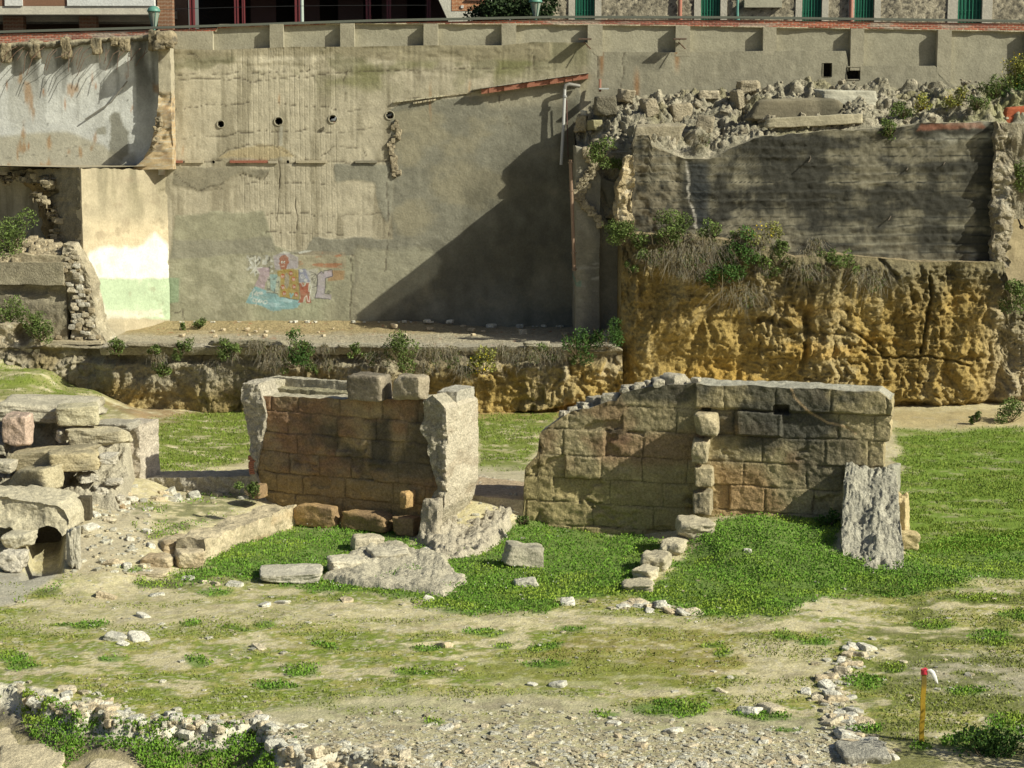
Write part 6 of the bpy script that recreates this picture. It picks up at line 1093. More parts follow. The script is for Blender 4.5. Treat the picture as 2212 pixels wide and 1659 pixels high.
# ---- diagonal low wall at the left
DA, DB = zfix(440, 1212), zfix(634, 1136); DL = math.hypot(DB[0]-DA[0], DB[1]-DA[1]); DW = Wall(DA[0], DA[1], -math.degrees(math.atan2(DB[1]-DA[1], DB[0]-DA[0]))); cd = courses([], -1, DL+1, 3, .9, 1.9)
mb = solid(DW, 0, DL+.15, lambda s: DA[2]+(DB[2]-DA[2])*s/DL+.50+.05*fb(s*2, s*0, 0, 4, 3), lambda s: -.4+0*s, .05, -.72, .03, rough=.07, rf=1.8, seed=66, front=lambda s, z: -.06*sm(.06, 0, cd(s, z)[0])+.05*fb(s*4, z*5, 0, 3, 4), topf=lambda s, d: -.05*sm(.06, 0, cd(s, s*0)[0])+.07*fb(s*3, d*3, 0, 5, 4), colf=lambda s, d, z, P, fl: mix(np.array((.50, .43, .30))*(1+.25*fb(s*2, z*2, d*2+.1, 6, 5))[..., None], (.44, .33, .19), sm(.0, .4, fb(s*1.2, z*2.5, d+.2, 7, 4))*(fl != 1)*.6), resd=.04)
tag(mb.build('low_wall', M_STONE), 'diagonal low wall of long cream blocks leading to the left foot of the reddish wall', 'low wall')
for b, Y, d, yaw, sd, sx, lab in (((322, 1146, 442, 1196), None, 1.1, -25, 973, 1, 'broad flat block at the lower end of the diagonal low wall'), ((370, 1172, 448, 1230), None, .8, -15, 974, 1, 'grey boulder leaning at the lower end of the diagonal low wall'),
    ((305, 1188, 378, 1228), None, .6, 10, 975, 1, 'pair of low brown stones left of the grey boulder'), ((264, 1218, 370, 1246), None, .9, 0, 976, 1, 'flat pale slab lying on the dirt at the lower left of the diagonal wall')):
    place_stone('low_wall_block', lab, 'stone block', b, Y, d, (.54, .46, .32), yaw=yaw, seed=sd, cuts=6, boxy=.95, rough=.06, n=28, dark=(.42, .32, .2), sink=.03)
# ---- concrete curb and L shaped pier to the left
LQ = Wall(*R1.P(s1q(420, 1020), 0.0, 0)[:2], 24); lq = lambda q, y: LQ.sz(q, y)
mb = solid(LQ, lq(296, 1040)[0], lq(552, 1040)[0], lambda s: np.interp(s, [lq(296, 1040)[0], lq(552, 1040)[0]], [lq(300, 1032)[1], lq(540, 1026)[1]]), lambda s: np.interp(s, [lq(296, 1040)[0], lq(552, 1040)[0]], [lq(300, 1064)[1], lq(540, 1064)[1]])-.15, .1, -1.0, .035, rough=.04, seed=58, colf=agg_color((.50, .46, .38)), front=agg_front(58, .08), resd=.05); tag(mb.build('concrete_curb', M_AGG), 'low rough concrete curb joining the left stone pile to the reddish wall', 'curb')
mb = solid(LQ, lq(262, 1000)[0], lq(318, 1000)[0], lambda s: lq(290, 912)[1]+0*s, lambda s: lq(290, 1060)[1]-.2+0*s, .35, -.6, .035, rough=.06, rf=1.6, seed=59, colf=agg_color((.54, .48, .40)), front=agg_front(59, .06), s0f=lambda z: .35*sm(lq(290, 1010)[1], lq(290, 960)[1], z)*0+np.interp(z, [lq(290, 1050)[1], lq(290, 1000)[1], lq(290, 950)[1]], [.25, .05, .12]), resd=.05); tag(mb.build('concrete_pier', M_AGG), 'upright pinkish grey rough concrete pier at the right end of the left stone pile', 'pier')
place_stone('concrete_lintel', 'rough concrete bar along the top behind the right end of the left stone pile', 'curb', (206, 903, 305, 930), 51.2, .9, (.45, .42, .35), yaw=10, seed=977, cuts=3, boxy=.96, rough=.06, m=M_AGG, n=30)
# ---- stone pile at the left
for b, Y, d, yaw, roll, col, sd, nm, lab in (
 ((0, 846, 222, 916), 51.5, 2.3, -4, -3, (.50, .46, .36), 981, 'stone_slab', 'great flat pale slab on top of the left stone pile'),
 ((118, 868, 219, 921), 50.1, .9, -8, 2, (.47, .43, .30), 982, 'stone_block', 'thick grey block under the right end of the great top slab'),
 ((6, 887, 76, 966), 49.6, .8, 10, 0, (.50, .38, .31), 983, 'stone_block', 'upright pinkish pitted block at the left of the stone pile'),
 ((150, 918, 282, 966), 49.8, .9, 4, 0, (.47, .42, .30), 984, 'stone_block', 'grey cream block beside the upright concrete pier'),
 ((10, 958, 220, 1018), 49.0, 1.2, 12, 6, (.44, .38, .25), 985, 'stone_slab', 'long yellowish slab overhanging on the middle of the left stone pile'),
 ((96, 966, 222, 1020), 48.5, .9, -12, 0, (.48, .41, .26), 986, 'stone_block', 'rounded golden front end of the long slab in the left stone pile'),
 ((12, 1000, 148, 1070), 48.0, .9, 26, 8, (.42, .37, .25), 987, 'stone_block', 'big tilted oblong block at the bottom of the left stone pile'),
 ((-20, 988, 32, 1024), 48.3, .8, 0, 0, (.47, .43, .34), 988, 'stone_block', 'squared pale block at the far left edge below the long slab'),
 ((-50, 940, 22, 985), 49.8, .9, 5, 0, (.36, .33, .26), 989, 'stone_block', 'grey block at the far left edge behind the pinkish block')):
    place_stone(nm, lab, 'stone block', b, Y, d, col, yaw=yaw, roll=roll, seed=sd, cuts=5, boxy=.97, rough=.06, n=34, dark=(.27, .24, .17))
heap('pile_core', 'core of grey cemented rubble filling the left stone pile', [(-60, 1070), (20, 1075), (150, 1078), (250, 1080), (285, 1050), (290, 1020), (250, 990), (-60, 990)], [(0, 930, 2.0), (100, 925, 2.1), (200, 940, 1.9), (60, 1000, 1.4), (180, 1020, 1.3), (250, 1040, 1.1), (200, 1075, .95), (100, 1075, 1.0)], .9, 491, (.46, .42, .33), .18, 3.5)
for i, (b, lab) in enumerate((((195, 1042, 245, 1078), 'white crumbling boulder right of the tilted oblong block'), ((225, 1030, 268, 1052), 'small pale stone above the white crumbling boulder'), ((160, 1018, 215, 1045), 'grey white stone under the golden slab end'), ((232, 1062, 275, 1085), 'angular cream stone at the foot of the rubble bank'), ((118, 925, 152, 958), 'knobbly grey rubble lump between the pinkish and the grey blocks'), ((215, 975, 255, 1005), 'white stone under the grey cream block'), ((248, 1085, 275, 1104), 'small orange brown stone on the path beside the clover'))):
    place_stone('rubble_stone', lab, 'stone', b, 48.6 if i != 4 else 50, .6, (.56, .52, .44) if i != 6 else (.5, .38, .24), yaw=rng.uniform(-30, 30), seed=1001+i, cuts=10, boxy=.87, rough=.13, m=M_RUB)
# ---- rock drain opening
def arch():
    W = Wall(PY(95, 1140, 45.6)[0], 45.6, 4); mb = MB(); f = lambda q, y: W.sz(q, y)
    L, Rr = f(-60, 1140)[0], f(146, 1140)[0]; ztp = W.prof([(-60, 1075), (0, 1078), (60, 1083), (120, 1090), (140, 1105), (146, 1125)])
    arc = W.prof([(-60, 1135), (30, 1140), (62, 1178), (70, 1150), (85, 1138), (105, 1134), (125, 1142), (137, 1158), (146, 1150)])
    colf = lambda s, d, z, P, fl: np.array((.50, .455, .34))*(1+.22*fb(s*1.5, z*2, d*1.5+.1, 8, 5))[..., None]
    solid(W, L, Rr, ztp, arc, 0, -1.6, .035, rough=.09, rf=1.5, seed=91, colf=colf, front=lambda s, z: .18*np.sin(np.clip((z-ztp(s)+.5)*3, -1.5, 1.5))*-.6+.05*fb(s*4, z*4, 0, 6, 3), mb=mb, resd=.06)
    return mb
tag(arch().build('rock_lintel', M_STONE), 'heavy weathered rock lintel over the dark drain opening at the left', 'rock')
place_stone('rock', 'pale squared rock at the left side of the dark drain opening', 'rock', (12, 1140, 74, 1188), 45.3, .8, (.52, .48, .37), yaw=12, seed=1011, cuts=7, boxy=.93, rough=.07, n=30)
place_stone('rock', 'pale crumbling rock below and left of the drain opening', 'rock', (0, 1182, 60, 1238), None, .7, (.52, .48, .40), yaw=5, seed=1012, cuts=9, boxy=.9, rough=.14, n=36)
place_stone('rock', 'rough rock wall right of the drain opening', 'rock', (138, 1130, 180, 1232), None, .7, (.50, .47, .39), yaw=-12, seed=1013, cuts=9, boxy=.9, rough=.12, n=30)
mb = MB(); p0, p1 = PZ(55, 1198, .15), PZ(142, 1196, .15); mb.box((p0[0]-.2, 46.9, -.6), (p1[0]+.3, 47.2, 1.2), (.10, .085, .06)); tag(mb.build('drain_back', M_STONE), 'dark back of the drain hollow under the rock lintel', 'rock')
# ---- slabs in the ditch
for b, z, d, sd, lab in (((-20, 1562, 92, 1628), -.45, 1.3, 1021, 'flat cream slab at the left edge of the ditch'), ((-20, 1614, 150, 1680), -.45, 1.6, 1022, 'large smooth pale slab in the bottom left corner of the ditch'), ((136, 1552, 216, 1604), -.45, .9, 1023, 'flat cream slab tilted in the clover of the ditch'), ((176, 1612, 312, 1685), -.45, 1.4, 1024, 'rounded cream slab at the bottom edge of the ditch'), ((330, 1600, 360, 1620), -.4, .4, 1025, 'small cream stone among the ditch weeds')):
    Y = PZ(b[0], (b[1]+b[3])/2, z)[1]; place_stone('ditch_slab', lab, 'slab', b, Y, d, (.54, .47, .33), yaw=rng.uniform(-15, 15), seed=sd, cuts=8, boxy=.93, rough=.05, n=30, sink=.03, tilt=4)
# ================================================================ loose stones and gravel
RIMP = [PZ(*r, 0)[:2] for r in RIM]
def rock_base(k, base, rough=.09):
    mb = MB()
    for G in stone(1100+k, 8, 10, .86, rough): mb.grid(G, stone_color(G, 1100+k, base, .3))
    return mb.build('loose_stone', M_RUB)
bases = [rock_base(k, ((.72, .69, .60), (.66, .58, .43), (.62, .60, .52), (.66, .55, .38))[k % 4]) for k in range(12)]
def inreg(q, y, regs): return any(inpoly(np.array([q]), np.array([y]), r)[0] for r in regs)
spots = []
def scat(n, fn, rlo, rsc, rmax, label, group, flat=.6):
    for _ in range(n):
        q, y = fn(); r0 = min(rmax, rlo+rng.exponential(rsc)); spots.append((q, y, r0, label, group, flat))
def near_poly(pts, sp):
    i = rng.integers(0, len(pts)-1); t = rng.random(); return pts[i][0]+(pts[i+1][0]-pts[i][0])*t+rng.normal(0, sp[0]), pts[i][1]+(pts[i+1][1]-pts[i][1])*t+rng.normal(0, sp[1])
RIML = RIM[1:-1]
scat(900, lambda: near_poly([(a, b-9) for a, b in RIML], (9, 9)), .02, .024, .13, 'white lump of broken stone along the crumbling rim of the ditch', 'stones on the ditch rim', .75)
scat(50, lambda: (rng.uniform(60, 280), rng.uniform(1490, 1560)), .03, .035, .13, 'white lump of broken stone along the crumbling rim of the ditch', 'stones on the ditch rim', .7)
GR = [(600, 1600), (590, 1572), (800, 1540), (1060, 1512), (1300, 1545), (1820, 1580), (1890, 1680), (760, 1680), (620, 1640)]
def ing():
    while True:
        q, y = rng.uniform(560, 1900), rng.uniform(1485, 1672)
        if inpoly(np.array([q]), np.array([y]), GR)[0] and rng.random() < .08+.92*(max(y-1500, 0)/170)**1.3: return q, y
scat(5200, ing, .012, .016, .10, 'cream stone lying in the gravel field at the bottom', 'stones of the gravel field', .45)
STR = [(1870, 1400), (1830, 1440), (1790, 1480), (1810, 1520), (1830, 1560), (1850, 1600), (1900, 1640)]
scat(260, lambda: near_poly(STR, (22, 10)), .03, .035, .16, 'grey white stone in the straggling line beside the yellow stake', 'stones in line near the stake', .6)
scat(420, lambda: (rng.uniform(0, 2212), rng.uniform(1240, 1520)), .015, .016, .09, 'small pale stone scattered on the dirt', 'stones scattered on the dirt', .45)
scat(200, lambda: (rng.uniform(150, 330), rng.uniform(1070, 1240)), .025, .03, .14, 'pale stone on the rubble bank right of the drain opening', 'stones on the left bank', .6)
scat(140, lambda: (rng.uniform(-20, 300), rng.uniform(1010, 1100)), .03, .05, .16, 'pale stone on the rubble bank right of the drain opening', 'stones on the left bank', .6)
scat(60, lambda: (rng.uniform(900, 1130), rng.uniform(1080, 1200)), .03, .04, .13, 'stone lying on the rubble ramp between the walls', 'stones on the ramp', .6)
scat(90, lambda: (rng.uniform(1960, 2212), rng.uniform(1400, 1620)), .012, .014, .06, 'small pale stone scattered on the dirt', 'stones scattered on the dirt', .5)
scat(60, lambda: near_poly([(1330, 1312), (1400, 1305), (1480, 1325)], (18, 5)), .03, .05, .16, 'flat pale stone at the edge of the clover in front of the cross wall', 'stones at the clover edge', .35)
scat(40, lambda: near_poly([(300, 1075), (540, 1072)], (14, 6)), .04, .05, .18, 'rounded stone under the rough concrete curb', 'stones under the curb', .7)
for q, y, r0, in ((508, 1263, .16), (465, 1262, .11), (440, 1258, .11), (405, 1250, .12), (250, 1378, .22), (300, 1380, .20), (265, 1392, .10), (560, 1400, .16), (570, 1308, .13), (610, 1302, .12), (750, 1298, .12), (905, 1302, .10), (925, 1296, .12), (870, 1306, .08), (1620, 1538, .22), (1280, 1300, .10), (1455, 1580, .13), (1225, 1304, .2), (1430, 1310, .2), (1370, 1305, .2), (1615, 1190, .12), (1665, 1532, .22), (1150, 1480, .1), (1205, 1480, .16), (310, 1332, .14), (340, 1286, .12), (960, 1395, .16), (230, 1290, .22)):
    spots.append((q, y, r0, 'single white stone lying on the bare dirt', 'loose stones', .45))
Q = np.array([(s[0], s[1]) for s in spots]); z = np.zeros(len(Q)); rx, ry, rz = ray(Q[:, 0], Q[:, 1])
for _ in range(10):
    t = (z-CAMZ)/rz; z = .5*z+.5*gh(rx*t, ry*t)
t = (z-CAMZ)/rz; GX_, GY_ = rx*t, ry*t; GZ_ = gh(GX_, GY_)
LMK = [((60, 1180), 'near the drain opening'), ((230, 1080), 'beside the left stone pile'), ((400, 1070), 'below the rough curb'), ((350, 1230), 'by the diagonal low wall'), ((630, 1260), 'in front of the flat slab'), ((950, 1270), 'below the long low slab'), ((1020, 1140), 'on the ramp between the walls'), ((1150, 1260), 'near the ribbed block'), ((1380, 1290), 'at the end of the cross wall'), ((1620, 1190), 'in the right bay'), ((1900, 1280), 'before the grey buttress'), ((2000, 1450), 'behind the yellow stake'), ((2100, 1620), 'right of the yellow stake'), ((1860, 1600), 'beside the pebble mound'), ((1850, 1450), 'left of the yellow stake'),
  ((60, 1500), 'above the ditch slabs'), ((220, 1550), 'over the ditch clover'), ((420, 1570), 'at the ditch bank middle'), ((600, 1600), 'at the ditch corner'), ((760, 1640), 'at the bottom edge of the gravel'), ((1000, 1520), 'on the upper gravel edge'), ((1150, 1640), 'at the bottom centre'), ((1450, 1540), 'near the green tuft in the gravel'), ((1600, 1640), 'at the lower right of the gravel'), ((300, 1380), 'on the dirt at the left'), ((650, 1400), 'on the dirt left of centre'), ((1100, 1400), 'on the dirt in the middle'), ((1650, 1430), 'on the bare dirt patch'), ((900, 1600), 'in the gravel left of centre'), ((1300, 1600), 'in the gravel right of centre')]
def stone_label(q, y, r0, tone):
    lm = min(LMK, key=lambda t: (t[0][0]-q)**2+((t[0][1]-y)*2.2)**2)[1]; size = 'large' if r0 > .17 else ('middling' if r0 > .12 else ('small' if r0 > .08 else 'tiny'))
    return f'{size} {tone} angular stone {lm}'
order = np.argsort([-s[2]/GY_[i] for i, s in enumerate(spots)]); used = set(); rest = MB(); 
tmpl = [np.stack([v for v in stone(1200+k, 4, 9, .86, .08)]) for k in range(8)]; n_ind = 0
for rank, i in enumerate(order):
    q, y, r0, lab, grp, fl = spots[i]; sc = (r0*rng.uniform(.9, 1.6), r0*rng.uniform(.8, 1.2), r0*fl*rng.uniform(.8, 1.2)); rot = rng.uniform(0, 6.283); loc = (GX_[i], GY_[i], GZ_[i]+r0*fl*.05)
    if rank < 280:
        k = rank % 12; o = bases[k] if rank < 12 else bases[k].copy()
        if rank >= 12: COL.objects.link(o)
        o.location = loc; o.scale = sc; o.rotation_euler = (rng.uniform(-.3, .3), rng.uniform(-.3, .3), rot); tag(o, stone_label(q, y, r0, ('white', 'cream', 'grey', 'yellowish')[k % 4]), 'stone', 'loose stones')
    else:
        T_ = tmpl[i % 8]; c_, s_ = math.cos(rot), math.sin(rot); base = np.array(((.66, .63, .52), (.56, .50, .36), (.56, .54, .45), (.48, .42, .29))[i % 4])*rng.uniform(.75, 1.15)
        P = T_*np.array(sc); P = np.stack([P[..., 0]*c_-P[..., 1]*s_, P[..., 0]*s_+P[..., 1]*c_, P[..., 2]], -1)+np.array(loc)
        for f in P: rest.grid(f, base)
for i in range(70):               # stones and brick bits on the terrace
    o = bases[i % 12].copy(); COL.objects.link(o); q = rng.uniform(380, 1000) if i % 3 else rng.uniform(1000, 1300); Yt = rng.uniform(70.5, 73.8) if i % 2 else 73.6; x = PY(q, 700, Yt)[0]; r0 = min(.17, .03+rng.exponential(.04)); o.location = (x, Yt, 2.30+.2*sm(72.6, 74, Yt)*(x < -2)+r0*.2); o.scale = (r0*1.3, r0, r0*.7); o.rotation_euler = (0, 0, rng.uniform(0, 6))
    tag(o, ('pale' if r0 < .1 else 'larger pale')+' stone on the terrace '+('against the tall wall' if Yt > 72.8 else 'in front of the tall wall')+(' under the graffiti' if q < 800 else ' in its right half'), 'stone', 'stones on the terrace')
tag(rest.build('gravel', M_RUB), 'small stones and gravel strewn over the ground', 'gravel', kind='stuff')
place_stone('rubble_mound', 'rounded mound of grey cemented pebbles at the bottom right', 'rubble', (1812, 1580, 1915, 1700), 31.5, 1.1, (.44, .42, .36), seed=1301, cuts=8, boxy=.85, rough=.07, n=40, m=M_AGG, sink=.04)
# ================================================================ vegetation
def proj1(P): return proj(np.asarray(P))
def ground_pts(n, box, seed):
    r = np.random.default_rng(seed); q = r.uniform(box[0], box[2], n); y = r.uniform(box[1], box[3], n)
    z = np.zeros(n); rx, ry, rz = ray(q, y)
    for _ in range(9):
        t = (z-CAMZ)/rz; z = .5*z+.5*gh(rx*t, ry*t)
    t = (z-CAMZ)/rz; X, Y = rx*t, ry*t; return X, Y, gh(X, Y), q, y, r
def clover():
    mb = MB(); X, Y, Z, q, y, r = ground_pts(330000, (-40, 1040, 2260, 1680), 5); L, Sp, W, D, T = gmask(q, y, X, Y)
    cl = fb(X*1.6, Y*1.6, 0, 351, 4); gap = sm(-.55, -.1, cl+.5*fb(X*5, Y*5, 0, 352, 3))
    p = np.maximum.reduce([L*(.25+.75*gap), T*.9*gap, Sp*.55*sm(-.1, .2, cl), D*1.0*(.3+.7*gap)]); k = r.random(len(X)) < p
    X, Y, Z, q, y, cl, pp = X[k], Y[k], Z[k], q[k], y[k], cl[k], p[k]; h = (.012+.065*r.random(len(X))*sm(-.3, .5, cl+.3))*(1+.6*D[k]); P = np.stack([X, Y, Z+h], -1)
    n = fb(X*.9, Y*.9, 0, 353, 4); C = mix(np.tile((.145, .28, .038), (len(X), 1)), (.25, .35, .05), sm(-.1, .4, n)); C = mix(C, (.07, .15, .025), sm(.0, -.4, cl)*.6); C = mix(C, (.20, .22, .06), (r.random(len(X)) < .05)*.8)
    leaves(mb, P, .037, C, r, .22, 3.6, 1.1); tag(mb.build('clover', M_LEAF), 'dense low clover and weeds carpeting the bays and the ditch', 'ground cover', kind='stuff')
clover()
def grass():
    mb = MB(); r = np.random.default_rng(9)
    for box, N, kind in (((300, 860, 560, 1020), 16000, 'W'), ((1920, 910, 2260, 1260), 40000, 'W'), ((1020, 880, 1240, 1020), 9000, 'W'), ((-40, 770, 250, 910), 14000, 'W'), ((-40, 1240, 2260, 1600), 130000, 'M'), ((-40, 1040, 2260, 1340), 15000, 'L')):
        X, Y, Z, q, y, r = ground_pts(N, box, int(box[0]+box[1]+50)); L, Sp, W, D, T = gmask(q, y, X, Y); n5 = fb(X*.8, Y*1.6, 0, 324, 5)+.35*fb(X*1.4, Y*2, 0, 322, 5)
        p = W*.9*sm(-.5, .0, n5)*(1-.8*sm(330, 240, q)) if kind == 'W' else (sm(.0, .35, n5)*.55*(1-sm(1500, 1560, y)) if kind == 'M' else L*.8)
        rgt = sm(1850, 1950, q)*(kind == 'M'); p = np.maximum(p, rgt*sm(-.2, .3, n5)*.8); k = r.random(len(X)) < p; X, Y, Z, q = X[k], Y[k], Z[k], q[k]; n = len(X); hgt = r.uniform(.025, .07, n)*(1.5 if kind == 'L' else 1)*(.7 if kind == 'M' else 1); a = r.uniform(0, 6.28, n); w_ = r.uniform(.006, .014, n)*(1.6 if kind != 'L' else 1); ln = r.normal(0, .4, (n, 2))*hgt[:, None]
        B = np.stack([X, Y, Z], -1); o = np.stack([np.cos(a)*w_, np.sin(a)*w_, 0*a], -1); tip = B+np.stack([ln[:, 0], ln[:, 1], hgt], -1)
        V = np.stack([B-o, B+o, tip], 1).reshape(-1, 3); c = mix(np.tile((.15, .24, .035), (n, 1)), (.31, .31, .08), r.random(n)*.5); 
        if kind == 'M': c = mix(c, (.24, .25, .07), .5)
        if kind == 'L': c = np.tile((.07, .15, .025), (n, 1))
        mb.add(V, np.arange(3*n).reshape(n, 3), np.repeat(c*(r.uniform(.7, 1.3, (n, 1))), 3, 0))
    tag(mb.build('grass', M_LEAF), 'short thin grass on the dirt and the lawn behind the ruins', 'grass', kind='stuff')
grass()
def flowers():
    mb = MB(); X, Y, Z, q, y, r = ground_pts(5000, (290, 1080, 1440, 1330), 77); L, Sp, W, D, T = gmask(q, y, X, Y); n = fb(X*1.5, Y*1.5, 0, 360, 3); k = (np.maximum(L, Sp) > .3) & (n > .25) & (r.random(len(X)) < .28); P = np.stack([X, Y, Z+.12], -1)[k]; leaves(mb, P, .026, (.55, .58, .5), r, .1, 2.5, 1.0)
    tag(mb.build('daisies', M_LEAF), 'tiny white flowers sprinkled through the clover', 'flowers', kind='stuff')
flowers()
GREEN, DKG, YG, DRY, GRY = (.11, .155, .045), (.06, .12, .03), (.24, .25, .07), (.24, .20, .13), (.24, .22, .175)
def plant(q, y, r, Y, kind, label, seed, group=None):
    px = Y/FPX*K; R = r*px*(1.2 if kind == 'g' else 1.1); c = PY(q, y, Y); rt = thing({'g': 'shrub', 'd': 'dry_brush', 'y': 'flowering_shrub', 'w': 'weed'}[kind], label, {'g': 'shrub', 'd': 'dry brush', 'y': 'flowering shrub', 'w': 'weed'}[kind], group, loc=(c[0], Y, c[2]-R*.6)); rr = np.random.default_rng(seed)
    mb = MB()
    for k in range(14 if kind != 'd' else 5):
        a = rr.uniform(0, 6.28); e = rr.uniform(.3, 1); mb.tube([(0, .1, 0), (math.cos(a)*R*.4, math.sin(a)*R*.3-.1, R*e*.7), (math.cos(a)*R*.8, math.sin(a)*R*.5-.1, R*e*1.3)], [.012, .009, .004], (.14, .11, .07), 4)
    mb.build('stem', M_LEAF, rt)
    if kind == 'd':
        mb = MB(); n = int(150*max(1, (R/.5)**1.5)); a = rr.uniform(0, 6.28, n); u = rr.random(n); L = R*rr.uniform(.35, 1.3, n); B = np.stack([rr.normal(0, .45, n)*R, np.sin(a)*R*.2, R*(.6+rr.normal(0, .3, n))], -1)
        dx = rr.normal(.1, .8, n); M_ = B+np.stack([dx*L*.5, -.25*L*rr.random(n)-.05, .10*L], -1); T_ = B+np.stack([dx*L*.95, -.35*L*rr.random(n)-.08, L*rr.normal(-.35, .5, n)], -1); w_ = .006
        V = np.stack([B, M_+(w_, 0, 0), T_, M_-(w_, 0, 0)], 1).reshape(-1, 3); c_ = np.where(rr.random((n, 1)) < .5, np.array(DRY), np.array(GRY))*rr.uniform(.6, 1.35, (n, 1)); mb.add(V, np.arange(4*n).reshape(n, 4), np.repeat(c_, 4, 0)); leafcloud(mb, (0, 0, R*.6), (R*.8, R*.4, R*.6), int(220*max(1, (R/.5)**2)), .035, (.17, .16, .085), seed); leafcloud(mb, (R*.3, 0, R*.3), (R*.5, R*.3, R*.5), int(90*max(1, (R/.5)**2)), .035, (.10, .15, .04), seed+1)
        mb.build('dead_stalks', M_LEAF, rt); return rt
    mb = MB(); col = {'g': GREEN, 'y': YG, 'w': GREEN}[kind]; col = DKG if 'dark' in label else col
    for k in range(7):
        o = (rr.normal(0, R*.42), rr.normal(0, R*.25), R*.75+rr.normal(0, R*.36)); leafcloud(mb, o, (R*.5, R*.42, R*.45), int(170*max(.5, (R/.5)**1.5)), .045, np.array(col)*rr.uniform(.75, 1.3), seed+k)
    mb.build('foliage', M_LEAF, rt)
    if kind == 'y':
        mb = MB(); n = int(60*max(.6, R/.5)); v = rr.normal(0, 1, (n, 3)); v /= np.linalg.norm(v, axis=1)[:, None]; P = v*np.array((R*.95, R*.6, R*.85))*rr.uniform(.6, 1.05, (n, 1))+np.array((0, -.1, R*.8)); leaves(mb, P, .045, (.65, .50, .02), rr, .1, .5, 1.0); mb.build('flowers', M_LEAF, rt)['kind'] = 'stuff'
    return rt
